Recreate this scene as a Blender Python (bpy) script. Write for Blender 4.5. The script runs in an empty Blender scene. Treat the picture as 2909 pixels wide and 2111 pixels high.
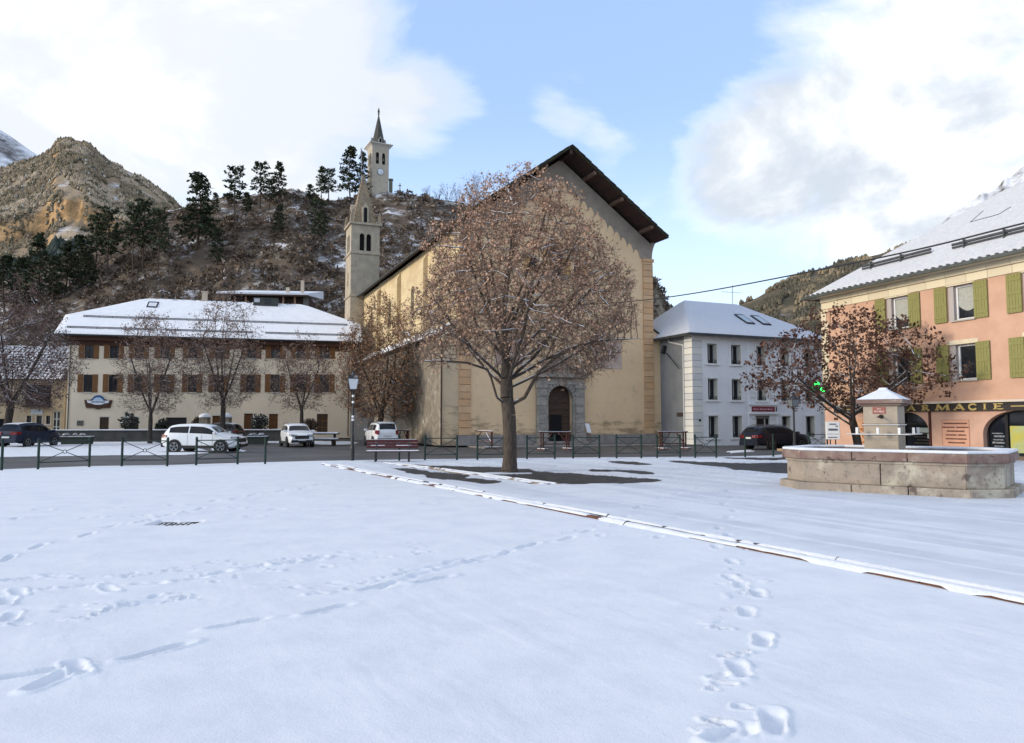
import bpy, math, random
import numpy as np
from mathutils import Vector, Matrix
R = math.radians
sc = bpy.context.scene
COL = sc.collection

# ------------------------------------------------------------------ camera
PW, PH, FOC, EYE = 2909.0, 2111.0, 2100.0, 1.6
TH = math.atan(143.5 / FOC)
cd = bpy.data.cameras.new('camera')
cam = bpy.data.objects.new('camera', cd); COL.objects.link(cam)
cam.location = (0, 0, EYE)
cam.rotation_euler = (R(90) + TH, 0, 0)
cd.sensor_fit = 'HORIZONTAL'; cd.sensor_width = 36.0
cd.lens = 36.0 * FOC / PW
cd.clip_start = 0.1; cd.clip_end = 12000
sc.camera = cam

def ray(u, v):
    a = (u - PW / 2) / FOC; b = (PH / 2 - v) / FOC
    c, s = math.cos(TH), math.sin(TH)
    return Vector((a, c - b * s, s + b * c))
def gp(u, v, z=0.0):
    d = ray(u, v); t = (z - EYE) / d.z
    return Vector((d.x * t, d.y * t, z))
def at(u, v, Y):
    d = ray(u, v); t = Y / d.y
    return Vector((d.x * t, Y, EYE + d.z * t))
def zat(v, Y):
    return at(PW / 2, v, Y).z

# ------------------------------------------------------------------ world / sky
SUN_DIR = Vector((-0.91, -0.26, 0.29)).normalized()
SUN_EL = math.asin(SUN_DIR.z)
world = bpy.data.worlds.new('World'); sc.world = world; world.use_nodes = True
wn = world.node_tree; wn.nodes.clear()
def N(tree, t, **kw):
    n = tree.nodes.new(t)
    for k, v in kw.items():
        if k.startswith('i_'):
            key = k[2:]
            key = int(key) if key.isdigit() else key
            n.inputs[key].default_value = v
        else:
            setattr(n, k, v)
    return n
def L(tree, a, b): tree.links.new(a, b)
def MATH(tree, op, a, b=None, c=None, clamp=False):
    n = tree.nodes.new('ShaderNodeMath'); n.operation = op; n.use_clamp = clamp
    for i, x in enumerate((a, b, c)):
        if x is None: continue
        if isinstance(x, (int, float)): n.inputs[i].default_value = x
        else: tree.links.new(x, n.inputs[i])
    return n.outputs[0]
def MAPR(tree, val, a, b, c=0.0, d=1.0, smooth=True):
    n = tree.nodes.new('ShaderNodeMapRange')
    if smooth: n.interpolation_type = 'SMOOTHSTEP'
    tree.links.new(val, n.inputs[0])
    for i, x in zip((1, 2, 3, 4), (a, b, c, d)): n.inputs[i].default_value = x
    return n.outputs[0]
def MIXC(tree, fac, a, b, blend='MIX'):
    n = tree.nodes.new('ShaderNodeMix'); n.data_type = 'RGBA'; n.blend_type = blend
    if isinstance(fac, (int, float)): n.inputs[0].default_value = fac
    else: tree.links.new(fac, n.inputs[0])
    for k, x in ((6, a), (7, b)):
        if isinstance(x, (tuple, list)): n.inputs[k].default_value = (x[0], x[1], x[2], 1)
        else: tree.links.new(x, n.inputs[k])
    return n.outputs[2]

sky = N(wn, 'ShaderNodeTexSky', sky_type='NISHITA', sun_disc=False)
sky.sun_elevation = SUN_EL
sky.sun_rotation = math.atan2(SUN_DIR.x, SUN_DIR.y)
sky.altitude = 1000; sky.air_density = 1.0; sky.dust_density = 1.2; sky.ozone_density = 1.5
tc = N(wn, 'ShaderNodeTexCoord')
gen = tc.outputs['Generated']
mp = N(wn, 'ShaderNodeMapping'); mp.inputs['Scale'].default_value = (1.0, 1.0, 1.7)
L(wn, gen, mp.inputs['Vector'])
def wnoise(scale, detail, rough, dist, off):
    m2 = N(wn, 'ShaderNodeMapping'); m2.inputs['Location'].default_value = off
    L(wn, mp.outputs[0], m2.inputs['Vector'])
    n = N(wn, 'ShaderNodeTexNoise'); n.inputs['Scale'].default_value = scale
    n.inputs['Detail'].default_value = detail; n.inputs['Roughness'].default_value = rough
    n.inputs['Distortion'].default_value = dist
    L(wn, m2.outputs[0], n.inputs['Vector']); return n.outputs['Fac']
def blob(u, v, r, amp):
    d = ray(u, v).normalized()
    vm = N(wn, 'ShaderNodeVectorMath', operation='DOT_PRODUCT'); L(wn, gen, vm.inputs[0])
    vm.inputs[1].default_value = d
    return MAPR(wn, vm.outputs['Value'], math.cos(R(r)), 1.0, 0.0, amp)
n1 = wnoise(2.1, 12, 0.60, 0.45, (3.1, 7.7, 0.4))
n0 = wnoise(0.9, 3, 0.5, 0.2, (1.4, 2.2, 6.0))
cov = MATH(wn, 'ADD', MATH(wn, 'MULTIPLY_ADD', n1, 2.7, -0.70), MATH(wn, 'MULTIPLY_ADD', n0, 0.5, -0.25))
for b in ((20, 380, 22, .34), (820, 310, 13, .44), (450, 330, 10, .16), (330, 60, 8, -.14), (560, 560, 7, -.42), (600, 60, 8, -.14), (1500, 220, 18, -.44), (1950, 60, 14, -.38), (2020, 700, 12, -.42), (1300, 600, 9, -.30),
          (2640, 330, 19, .30), (2150, 330, 9, .24), (2200, 520, 8, .20), (2300, 580, 8, .14), (2750, 620, 9, .10), (2300, 690, 6, -.12), (1240, 320, 5, .42), (1620, 280, 4, .34), (1750, 430, 3, .3)):
    cov = MATH(wn, 'ADD', cov, blob(*b))
mask = MAPR(wn, cov, 0.40, 0.98)
n2 = wnoise(2.6, 9, 0.58, 0.4, (9.3, 1.2, 5.5))
cdark = MAPR(wn, n2, 0.38, 0.58)
thick = MAPR(wn, cov, 0.45, 0.8)
# thick cloud turned away from the sun is pale grey, the rest white
vs = N(wn, 'ShaderNodeVectorMath', operation='DOT_PRODUCT'); L(wn, gen, vs.inputs[0]); vs.inputs[1].default_value = SUN_DIR
away = MAPR(wn, vs.outputs['Value'], 0.25, -0.6)
greyf = MATH(wn, 'MULTIPLY', MATH(wn, 'MULTIPLY', cdark, thick), MATH(wn, 'MULTIPLY_ADD', away, 0.28, 0.72), clamp=True)
ccol = MIXC(wn, greyf, (6.3, 6.2, 6.05), (3.1, 3.45, 3.9))
sep = N(wn, 'ShaderNodeSeparateXYZ'); L(wn, gen, sep.inputs[0])
veil = MIXC(wn, 0.56, sky.outputs[0], (2.75, 3.95, 6.5))
hz = MAPR(wn, sep.outputs[2], 0.42, 0.05, 0.0, 0.70)
skyc = MIXC(wn, hz, veil, (4.9, 5.9, 6.9))
final = MIXC(wn, mask, skyc, ccol)
bg = N(wn, 'ShaderNodeBackground'); bg.inputs['Strength'].default_value = 0.12
L(wn, final, bg.inputs['Color'])
wo = N(wn, 'ShaderNodeOutputWorld'); L(wn, bg.outputs[0], wo.inputs['Surface'])

# ------------------------------------------------------------------ sun, exposure
sd = bpy.data.lights.new('sun', 'SUN'); sd.energy = 1.5; sd.angle = R(16); sd.color = (1.0, 0.87, 0.68)
sun = bpy.data.objects.new('sun', sd); COL.objects.link(sun)
sun.rotation_euler = SUN_DIR.to_track_quat('Z', 'Y').to_euler()
sun.location = (-60, -10, 60)
sc.view_settings.view_transform = 'Standard'; sc.view_settings.look = 'None'
sc.view_settings.exposure = 0.90; sc.view_settings.gamma = 1.0
sc.view_settings.use_curve_mapping = False
sc.render.engine = 'CYCLES'
sc.cycles.use_denoising = True
try:
    sc.cycles.denoiser = 'OPENIMAGEDENOISE'; sc.cycles.denoising_prefilter = 'ACCURATE'
except Exception: pass
sc.cycles.max_bounces = 5; sc.cycles.diffuse_bounces = 3; sc.cycles.glossy_bounces = 2
sc.cycles.transmission_bounces = 3; sc.cycles.transparent_max_bounces = 6
sc.cycles.sample_clamp_indirect = 6

# ------------------------------------------------------------------ materials
MC = {}
def pmat(name, c1, c2=None, rough=0.8, scale=4.0, lo=.35, hi=.65, bump=0.0, bscale=40.0, metal=0.0, spec=0.4,
         stretch=None, snow=None, emit=None, zstain=None, coat=0.0, detail=7, extra=None):
    """noise-mixed principled material in object space; snow=(lo,hi,scale,amp) lays snow on upward faces"""
    if name in MC: return MC[name]
    m = bpy.data.materials.new(name); m.use_nodes = True; t = m.node_tree; t.nodes.clear()
    out = N(t, 'ShaderNodeOutputMaterial'); p = N(t, 'ShaderNodeBsdfPrincipled')
    L(t, p.outputs[0], out.inputs['Surface'])
    p.inputs['Roughness'].default_value = rough; p.inputs['Metallic'].default_value = metal
    p.inputs['Specular IOR Level'].default_value = spec
    if coat: p.inputs['Coat Weight'].default_value = coat; p.inputs['Coat Roughness'].default_value = 0.08
    tcn = N(t, 'ShaderNodeTexCoord'); vec = tcn.outputs['Object']
    if stretch:
        mpn = N(t, 'ShaderNodeMapping'); mpn.inputs['Scale'].default_value = stretch
        L(t, vec, mpn.inputs['Vector']); vec = mpn.outputs[0]
    def noise(s, d=detail, ro=.6):
        n = N(t, 'ShaderNodeTexNoise'); n.inputs['Scale'].default_value = s; n.inputs['Detail'].default_value = d
        n.inputs['Roughness'].default_value = ro; L(t, vec, n.inputs['Vector']); return n.outputs['Fac']
    if c2 is None:
        col = None; p.inputs['Base Color'].default_value = (*c1, 1)
    else:
        col = MIXC(t, MAPR(t, noise(scale), lo, hi), c1, c2)
    if extra:
        for (c3, s3, l3, h3) in extra:
            col = MIXC(t, MAPR(t, noise(s3), l3, h3), col if col else c1, c3)
    if zstain:
        sz = N(t, 'ShaderNodeSeparateXYZ'); L(t, tcn.outputs['Object'], sz.inputs[0])
        mpz = N(t, 'ShaderNodeMapping'); mpz.inputs['Scale'].default_value = (.5, .5, 1.6); L(t, tcn.outputs['Object'], mpz.inputs['Vector'])
        nz = N(t, 'ShaderNodeTexNoise'); nz.inputs['Scale'].default_value = 1.1; nz.inputs['Detail'].default_value = 9; nz.inputs['Roughness'].default_value = .68; L(t, mpz.outputs[0], nz.inputs['Vector'])
        fz = MATH(t, 'ADD', MATH(t, 'MULTIPLY_ADD', sz.outputs[2], -1.0 / zstain[0], 1.0), MATH(t, 'MULTIPLY_ADD', nz.outputs['Fac'], 3.2, -1.75))
        col = MIXC(t, MAPR(t, fz, .25, .75, 0, .85), col, MIXC(t, MAPR(t, noise(5), .45, .6), zstain[1], zstain[2]))
    if snow:
        g = N(t, 'ShaderNodeNewGeometry'); sx = N(t, 'ShaderNodeSeparateXYZ'); L(t, g.outputs['Normal'], sx.inputs[0])
        f = MATH(t, 'ADD', sx.outputs[2], MATH(t, 'MULTIPLY', MATH(t, 'SUBTRACT', noise(snow[2], 6), 0.5), snow[3]))
        col = MIXC(t, MAPR(t, f, snow[0], snow[1]), col if col else c1, (.72, .735, .77))
    if col: L(t, col, p.inputs['Base Color'])
    if emit:
        p.inputs['Emission Color'].default_value = (*emit[0], 1); p.inputs['Emission Strength'].default_value = emit[1]
    if bump:
        b = N(t, 'ShaderNodeBump'); b.inputs['Strength'].default_value = 1.0; b.inputs['Distance'].default_value = bump
        L(t, noise(bscale, 5), b.inputs['Height']); L(t, b.outputs[0], p.inputs['Normal'])
    MC[name] = m; return m

def glassmat(name, col=(.02, .025, .03), rough=.06, c2=None):
    return pmat(name, col, c2, rough=rough, spec=.28, scale=1.2)

SNOW = pmat('snow', (.67, .695, .735), (.61, .64, .695), rough=.7, scale=3, bump=.02, bscale=14)
SNOWROOF = pmat('snow_roof', (.80, .81, .83), (.73, .75, .785), rough=.7, scale=2.2, lo=.4, hi=.75, bump=.03, bscale=7)

# ------------------------------------------------------------------ object helpers
def link(o): COL.objects.link(o); return o
def tag(o, label=None, cat=None, group=None, kind=None):
    if label: o['label'] = label
    if cat: o['category'] = cat
    if group: o['group'] = group
    if kind: o['kind'] = kind
    return o
def thing(name, label, cat, loc=(0, 0, 0), rz=0.0, group=None):
    o = link(bpy.data.objects.new(name, None)); o.location = loc; o.rotation_euler = (0, 0, rz)
    o.empty_display_size = .3
    return tag(o, label, cat, group)
def meshobj(name, me, mat, parent=None, smooth=False):
    if mat: me.materials.append(mat)
    if smooth: me.polygons.foreach_set('use_smooth', [True] * len(me.polygons))
    o = link(bpy.data.objects.new(name, me))
    if parent: o.parent = parent
    return o
def npmesh(name, V, Fs, mat, parent=None, smooth=False):
    """V (N,3); Fs list of (M,k) int arrays"""
    me = bpy.data.meshes.new(name)
    V = np.asarray(V, dtype=np.float32)
    me.vertices.add(len(V)); me.vertices.foreach_set('co', V.ravel())
    loops = np.concatenate([f.ravel() for f in Fs]).astype(np.int32)
    tot = np.concatenate([np.full(len(f), f.shape[1], dtype=np.int32) for f in Fs])
    st = np.concatenate([[0], np.cumsum(tot)[:-1]]).astype(np.int32)
    me.loops.add(len(loops)); me.loops.foreach_set('vertex_index', loops)
    me.polygons.add(len(tot)); me.polygons.foreach_set('loop_start', st); me.polygons.foreach_set('loop_total', tot)
    me.update(calc_edges=True); me.validate()
    return meshobj(name, me, mat, parent, smooth)

class MB:
    def __init__(s): s.v = []; s.f = []
    def add(s, vs, fs):
        o = len(s.v); s.v += [tuple(p) for p in vs]; s.f += [tuple(i + o for i in f) for f in fs]; return s
    def box(s, x0, x1, y0, y1, z0, z1):
        return s.add([(x0, y0, z0), (x1, y0, z0), (x1, y1, z0), (x0, y1, z0), (x0, y0, z1), (x1, y0, z1), (x1, y1, z1), (x0, y1, z1)],
                     [(0, 3, 2, 1), (4, 5, 6, 7), (0, 1, 5, 4), (1, 2, 6, 5), (2, 3, 7, 6), (3, 0, 4, 7)])
    def quad(s, *p): return s.add(p, [tuple(range(len(p)))])
    def prism(s, pts, y0, y1, axis='y'):
        """polygon in (x,z) (axis y), (x,y) (axis z) or (y,z) (axis x) extruded"""
        n = len(pts)
        def P(p, d):
            return (p[0], d, p[1]) if axis == 'y' else ((p[0], p[1], d) if axis == 'z' else (d, p[0], p[1]))
        vs = [P(p, y0) for p in pts] + [P(p, y1) for p in pts]
        fs = [tuple(range(n - 1, -1, -1)), tuple(range(n, 2 * n))] + [(i, (i + 1) % n, n + (i + 1) % n, n + i) for i in range(n)]
        return s.add(vs, fs)
    def tube(s, p0, p1, r0, r1=None, n=8, caps=True):
        r1 = r0 if r1 is None else r1
        p0 = Vector(p0); p1 = Vector(p1); d = (p1 - p0).normalized()
        a = d.orthogonal().normalized(); b = d.cross(a)
        vs = []
        for p, r in ((p0, r0), (p1, r1)):
            for k in range(n):
                t = 2 * math.pi * k / n; vs.append(p + a * (math.cos(t) * r) + b * (math.sin(t) * r))
        fs = [(k, (k + 1) % n, n + (k + 1) % n, n + k) for k in range(n)]
        if caps: fs += [tuple(range(n - 1, -1, -1)), tuple(range(n, 2 * n))]
        return s.add(vs, fs)
    def path(s, pts, r, n=6):
        for a, b in zip(pts[:-1], pts[1:]): s.tube(a, b, r, r, n)
        return s
    def lathe(s, prof, n=16, c=(0, 0)):
        vs = []; m = len(prof)
        for k in range(n):
            t = 2 * math.pi * k / n
            for r, z in prof: vs.append((c[0] + math.cos(t) * r, c[1] + math.sin(t) * r, z))
        fs = []
        for k in range(n):
            k2 = (k + 1) % n
            for i in range(m - 1): fs.append((k * m + i, k2 * m + i, k2 * m + i + 1, k * m + i + 1))
        fs.append(tuple(k * m for k in range(n - 1, -1, -1))); fs.append(tuple(k * m + m - 1 for k in range(n)))
        return s.add(vs, fs)
    def build(s, name, mat, parent=None, smooth=False, bevel=0.0):
        me = bpy.data.meshes.new(name); me.from_pydata(s.v, [], s.f); me.update()
        o = meshobj(name, me, mat, parent, smooth)
        if bevel:
            b = o.modifiers.new('bevel', 'BEVEL'); b.width = bevel; b.segments = 2; b.limit_method = 'ANGLE'
        return o
def kid(src, parent, loc=(0, 0, 0), rot=(0, 0, 0), scale=(1, 1, 1)):
    o = src.copy(); COL.objects.link(o); o.parent = parent
    o.location = loc; o.rotation_euler = rot; o.scale = scale
    return o

def wall_mb(mb, x0, x1, z0, z1, ops, y=0.0, depth=.25):
    """front wall face at local y with rectangular openings (xa,xb,za,zb) and their reveals running to y+depth"""
    xs = sorted({x0, x1, *[o[0] for o in ops], *[o[1] for o in ops]}); zs = sorted({z0, z1, *[o[2] for o in ops], *[o[3] for o in ops]})
    for i in range(len(xs) - 1):
        for j in range(len(zs) - 1):
            cx = (xs[i] + xs[i + 1]) / 2; cz = (zs[j] + zs[j + 1]) / 2
            if any(o[0] < cx < o[1] and o[2] < cz < o[3] for o in ops): continue
            mb.quad((xs[i], y, zs[j]), (xs[i + 1], y, zs[j]), (xs[i + 1], y, zs[j + 1]), (xs[i], y, zs[j + 1]))
    for a, b, c, d in ops:
        e = y + depth
        mb.quad((a, y, c), (a, y, d), (a, e, d), (a, e, c)); mb.quad((b, y, c), (b, e, c), (b, e, d), (b, y, d))
        mb.quad((a, y, d), (b, y, d), (b, e, d), (a, e, d)); mb.quad((a, y, c), (a, e, c), (b, e, c), (b, y, c))
    return mb
def spandrel(mb, a, b, zs, zt, y=0.0, depth=.25, n=14):
    """fills the corners above an arch inside a rectangular opening a..b whose top is zt; spring line zs"""
    c = (a + b) / 2; w = (b - a) / 2; h = zt - zs
    pts = [(c - w * math.cos(math.pi * k / n), zs + h * math.sin(math.pi * k / n)) for k in range(n + 1)]
    for (p, q) in zip(pts[:-1], pts[1:]):
        mb.quad((p[0], y, p[1]), (q[0], y, q[1]), (q[0], y, zt), (p[0], y, zt))
        mb.quad((p[0], y, p[1]), (p[0], y + depth, p[1]), (q[0], y + depth, q[1]), (q[0], y, q[1]))
    return mb
def archpts(a, b, z0, zs, zt, n=14):
    c = (a + b) / 2; w = (b - a) / 2; h = zt - zs
    return [(a, z0)] + [(b, z0)] + [(c + w * math.cos(math.pi * k / n), zs + h * math.sin(math.pi * k / n)) for k in range(n + 1)]
rnd = random.Random(11)
# ------------------------------------------------------------------ numpy noise
def _h(ix, iy, s):
    n = (ix * 374761393 + iy * 668265263 + s * 1442695041) & 0xFFFFFFFF
    n = ((n ^ (n >> 13)) * 1274126177) & 0xFFFFFFFF
    return ((n ^ (n >> 16)) & 0xFFFF) / 65535.0
def vnoise(x, y, s=0):
    x = np.asarray(x, float); y = np.asarray(y, float)
    ix = np.floor(x).astype(np.int64); iy = np.floor(y).astype(np.int64)
    fx = x - ix; fy = y - iy; fx = fx * fx * (3 - 2 * fx); fy = fy * fy * (3 - 2 * fy)
    a = _h(ix, iy, s); b = _h(ix + 1, iy, s); c = _h(ix, iy + 1, s); d = _h(ix + 1, iy + 1, s)
    return (a * (1 - fx) + b * fx) * (1 - fy) + (c * (1 - fx) + d * fx) * fy
def fbm(x, y, o=5, s=0, g=.5):
    r = 0; a = 1; t = 0
    for k in range(o):
        r = r + a * vnoise(x, y, s + 17 * k); t += a; a *= g; x = x * 2.03 + 5.1; y = y * 2.03 + 1.7
    return r / t
def sstep(a, b, x):
    t = np.clip((x - a) / (b - a), 0, 1); return t * t * (3 - 2 * t)
def in_poly(px, py, poly):
    ins = np.zeros(px.shape, bool); n = len(poly)
    for i in range(n):
        x1, y1 = poly[i]; x2, y2 = poly[(i + 1) % n]
        if y1 == y2: continue
        c = ((y1 > py) != (y2 > py)) & (px < (x2 - x1) * (py - y1) / (y2 - y1) + x1)
        ins ^= c
    return ins
def grid_faces(nr, nc):
    i = np.arange(nr - 1)[:, None] * nc + np.arange(nc - 1)[None, :]
    return np.stack([i, i + 1, i + nc + 1, i + nc], -1).reshape(-1, 4)

# ------------------------------------------------------------------ road surface (one sheet to the horizon)
def asphalt_mat():
    m = pmat('asphalt', (.040, .039, .040), (.078, .076, .076), rough=.62, scale=.35, bump=.006, bscale=60,
             extra=[((.10, .098, .10), 1.7, .60, .74)])
    t = m.node_tree
    p = [n for n in t.nodes if n.type == 'BSDF_PRINCIPLED'][0]
    base = p.inputs['Base Color'].links[0].from_socket
    tcn = [n for n in t.nodes if n.type == 'TEX_COORD'][0]
    mpn = N(t, 'ShaderNodeMapping'); mpn.inputs['Scale'].default_value = (.10, .8, 1); L(t, tcn.outputs['Object'], mpn.inputs['Vector'])
    n = N(t, 'ShaderNodeTexNoise'); n.inputs['Scale'].default_value = 1.0; n.inputs['Detail'].default_value = 9; n.inputs['Roughness'].default_value = .65
    L(t, mpn.outputs[0], n.inputs['Vector'])
    L(t, MIXC(t, MAPR(t, n.outputs['Fac'], .64, .76, 0, .55), base, (.75, .78, .83)), p.inputs['Base Color'])
    return m
ASPH = asphalt_mat()
mb = MB(); Gx = 4000
mb.quad((-Gx, -Gx, -.1), (Gx, -Gx, -.1), (Gx, Gx, -.1), (-Gx, Gx, -.1))
tag(mb.build('road', ASPH), kind='structure')

# ------------------------------------------------------------------ plaza: snow sheet with footprints and melted patches
FENCE = [(4, 1339), (107.5, 1336), (253, 1329), (345.6, 1327), (474.7, 1327), (557, 1324), (674.5, 1321), (753, 1320.5), (1134, 1311),
         (1207, 1309.6), (1298, 1309), (1356, 1308.6), (1431, 1307.5), (1497, 1306.5), (1576, 1306), (1628, 1304.5), (1703, 1304),
         (1751.5, 1304), (1822, 1303.8), (1867, 1303.5), (1932, 1303.2), (1975, 1303), (2035, 1302.5), (2117, 1300), (2197, 1299)]
edge_px = [(-420, 1349), (4, 1336.5), (253, 1327), (474, 1324), (674, 1318), (900, 1312), (1134, 1308), (1300, 1306.2), (1500, 1303.5), (1700, 1301.5),
           (1900, 1300.5), (2035, 1300), (2200, 1296), (2262, 1289), (2360, 1281), (2700, 1281), (2909, 1281), (3400, 1281)]
edge = [gp(u, v) for u, v in edge_px]
e_t = np.array([p.x / p.y for p in edge]); e_y = np.array([p.y for p in edge])
NR, NCOL = 700, 560
tt = np.linspace(-.98, .92, NCOL); s_ = np.linspace(0, 1, NR)
yed = np.interp(tt, e_t, e_y)
inv = (1 / 2.2) * (1 - s_)[:, None] + (1 / yed)[None, :] * s_[:, None]
GY = 1 / inv; GX = GY * tt[None, :]
Hs = .012 * (fbm(GX * .9, GY * .9, 4, 3) - .5) + .006 * (fbm(GX * 5, GY * 5, 3, 5) - .5)
ED0 = gp(917, 1321); ED1 = gp(2909, 1725)
edv = (ED1 - ED0).normalized(); edn = Vector((-edv.y, edv.x, 0))      # edn points to the right (fountain) side
if edn.x < 0: edn = -edn
AL = GX * edv.x + GY * edv.y; AC = (GX - ED0.x) * edn.x + (GY - ED0.y) * edn.y
# wind ridges that follow the paving on the fountain side
right = sstep(.2, 1.4, AC)
lines = np.abs(((AC + .10 * (fbm(AL * .35, AC * .6, 3, 71) - .5)) / .52) % 1.0 - .5)
joint = sstep(.16, .0, lines) * sstep(.44, .58, fbm(AL * .16, AC * 2.2, 3, 23))
streak = sstep(.50, .64, fbm(AL * .20, AC * 2.4, 5, 21)) * .7
sm = np.clip(streak + joint, 0, 1)
Hs += right * (.006 * sm)
Hs += (1 - right) * .004 * sstep(.5, .75, fbm(AL * .7, AC * 3.5, 4, 31)) * sstep(14, 6, GY)
# footprints, given as photograph pixels and turned into places on the ground
def foot(u, v, ang=None, L_=.30, W_=.115, d=.028):
    p = gp(u, v)
    lx = (GX - p.x); ly = (GY - p.y); m = (np.abs(lx) < .9) & (np.abs(ly) < .9)
    if not m.any(): return
    a = ang if ang is not None else 0
    ca, sa = math.cos(a), math.sin(a)
    X = lx[m] * ca + ly[m] * sa; Yv = -lx[m] * sa + ly[m] * ca
    w = W_ * (1 - .14 * np.exp(-((X + .03) / .05) ** 2) + .12 * X / L_) * .5 + .010 * (fbm(X * 14 + u, Yv * 14 + v, 3, 7) - .5)
    r = np.sqrt((X / (L_ * .5)) ** 4 + (Yv / w) ** 4) ** .5
    dep = -d * .95 * sstep(1.12, .80, r) * (1 + .7 * (fbm(X * 9 + v, Yv * 9, 3, 9) - .5))
    rim = .012 * np.exp(-((r - 1.35) / .22) ** 2) * (.2 + 1.5 * fbm(X * 7 + u, Yv * 7, 2, 13))
    Hs[m] += dep + rim
S = 1 / .77965
def track(pts, jit=0, **kw):
    for i, (x, y) in enumerate(pts):
        p = gp(x * S, y * S); q = pts[min(i + 1, len(pts) - 1)]; r = pts[max(i - 1, 0)]
        a = gp(q[0] * S, q[1] * S) - gp(r[0] * S, r[1] * S)
        foot(x * S, y * S, math.atan2(a.y, a.x) + rnd.uniform(-.18, .18), **kw)
track([(1622, 1640), (1714, 1612), (1637, 1492), (1690, 1428), (1654, 1364), (1680, 1322), (1621, 1288), (1642, 1303), (1622, 1250), (1588, 1216),
       (1612, 1190), (1592, 1174), (1612, 1150), (1626, 1135), (1604, 1120), (1622, 1106), (1612, 1090), (1636, 1080), (1614, 1068), (1634, 1060)])
track([(22, 1512), (90, 1500), (350, 1452), (530, 1389), (730, 1357), (838, 1306), (962, 1290), (1112, 1234), (1172, 1213), (1256, 1198), (1302, 1181), (1383, 1150), (1412, 1128),
       (1462, 1107), (1500, 1096), (1545, 1084)], d=.026, L_=.44, W_=.09)
track([(18, 1242), (84, 1216), (192, 1190), (246, 1170), (322, 1158), (366, 1146), (440, 1131), (474, 1113), (522, 1108), (562, 1099), (622, 1090), (672, 1084), (706, 1076), (760, 1066)], d=.026, L_=.42, W_=.09)
track([(34, 1153), (95, 1132), (205, 1150), (240, 1130), (310, 1147), (392, 1122), (420, 1138), (522, 1128), (560, 1148), (612, 1131), (790, 1126), (950, 1117)], d=.022)
track([(45, 1290), (120, 1283), (240, 1312), (180, 1305), (330, 1300), (420, 1290), (480, 1277), (560, 1262), (640, 1252), (700, 1243)], d=.018)
track([(110, 1520), (170, 1490), (40, 1320), (22, 1375), (14, 1340)], d=.02)
track([(1460, 1195), (1500, 1150), (1370, 1168), (1330, 1190)], d=.012)
def rut(pts, w=.05, d=.014):
    P = [gp(x * S, y * S) for x, y in pts]
    for a, b in zip(P[:-1], P[1:]):
        dx, dy = b.x - a.x, b.y - a.y; l2 = dx * dx + dy * dy
        t = np.clip(((GX - a.x) * dx + (GY - a.y) * dy) / l2, 0, 1)
        dd = np.hypot(GX - a.x - t * dx, GY - a.y - t * dy) + .02 * (fbm(GX * 9, GY * 9, 2, 41) - .5)
        Hs[:] += np.where(dd < w * 3, -d * np.exp(-(dd / w) ** 2) + .3 * d * np.exp(-((dd - 1.8 * w) / w) ** 2), 0) * (fbm(GX * 3, GY * 3, 3, 43) > .42)
rut([(150, 1352), (280, 1340), (420, 1322), (560, 1311), (640, 1306), (760, 1325), (850, 1308), (920, 1282), (1040, 1250), (1180, 1212)])
rut([(135, 1362), (300, 1348), (450, 1330), (570, 1318)])
rut([(640, 1290), (760, 1300), (880, 1280), (960, 1262), (1050, 1238)])
rut([(420, 1275), (600, 1250), (760, 1228), (900, 1222)], w=.04, d=.010)
# scuffs, clods and half-filled prints strewn along the walked lines
qq = random.Random(5)
for (xa, ya, xb, yb, n_, sp_) in ((60, 1300, 720, 1240, 26, 12), (430, 1290, 1000, 1215, 24, 14), (700, 1320, 1180, 1215, 26, 10), (1590, 1640, 1640, 1180, 22, 26), (1640, 1110, 1900, 1060, 14, 10), (20, 1390, 420, 1330, 16, 12), (1150, 1215, 1560, 1110, 16, 8)):
    for _ in range(n_):
        f_ = qq.random(); foot((xa + (xb - xa) * f_ + qq.gauss(0, sp_)) * S, (ya + (yb - ya) * f_ + qq.gauss(0, sp_ * .5)) * S, qq.uniform(0, 6.28), L_=qq.uniform(.06, .17), W_=qq.uniform(.04, .08), d=qq.choice((.012, .016, -.010)))
# melted patches
jx = GX + .9 * (fbm(GX * .8, GY * .8, 4, 51) - .5) + .35 * (fbm(GX * 4, GY * 4, 3, 57) - .5)
jy = GY + .9 * (fbm(GX * .8 + 40, GY * .8, 4, 53) - .5) + .5 * (fbm(GX * 5, GY * 5, 3, 59) - .5)
bare = np.zeros(GX.shape)
def patch(pts): bare[in_poly(jx, jy, [tuple(gp(u, v).xy) for u, v in pts])] = 1
patch([(1090, 1319), (1180, 1322), (1290, 1325), (1380, 1327), (1500, 1334), (1560, 1341), (1640, 1346), (1700, 1352), (1780, 1356), (1875, 1361),
       (1860, 1371), (1750, 1375), (1620, 1378), (1520, 1375), (1420, 1361), (1350, 1349), (1270, 1339), (1180, 1330)])
patch([(1110, 1329), (1220, 1338), (1300, 1350), (1400, 1366), (1410, 1373), (1350, 1375), (1260, 1363), (1190, 1351), (1120, 1338)])
patch([(1850, 1308), (1960, 1312), (2080, 1317), (2240, 1317), (2290, 1322), (2290, 1350), (2240, 1347), (2120, 1337), (2000, 1322), (1900, 1314)])
patch([(2030, 1301), (2260, 1301), (2265, 1307), (2160, 1309), (2080, 1306)])
patch([(1560, 1329), (1620, 1330), (1640, 1335), (1575, 1334)]); patch([(1680, 1334), (1790, 1338), (1885, 1349), (1800, 1346), (1700, 1342)])
patch([(1720, 1311), (1800, 1313), (1890, 1322), (1820, 1322), (1745, 1317)])
patch([(2240, 1290), (2420, 1286), (2420, 1300), (2240, 1301)])
tr = gp(1447, 1345); ringd = np.hypot((GX - tr.x) * .7, (GY - tr.y))
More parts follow.
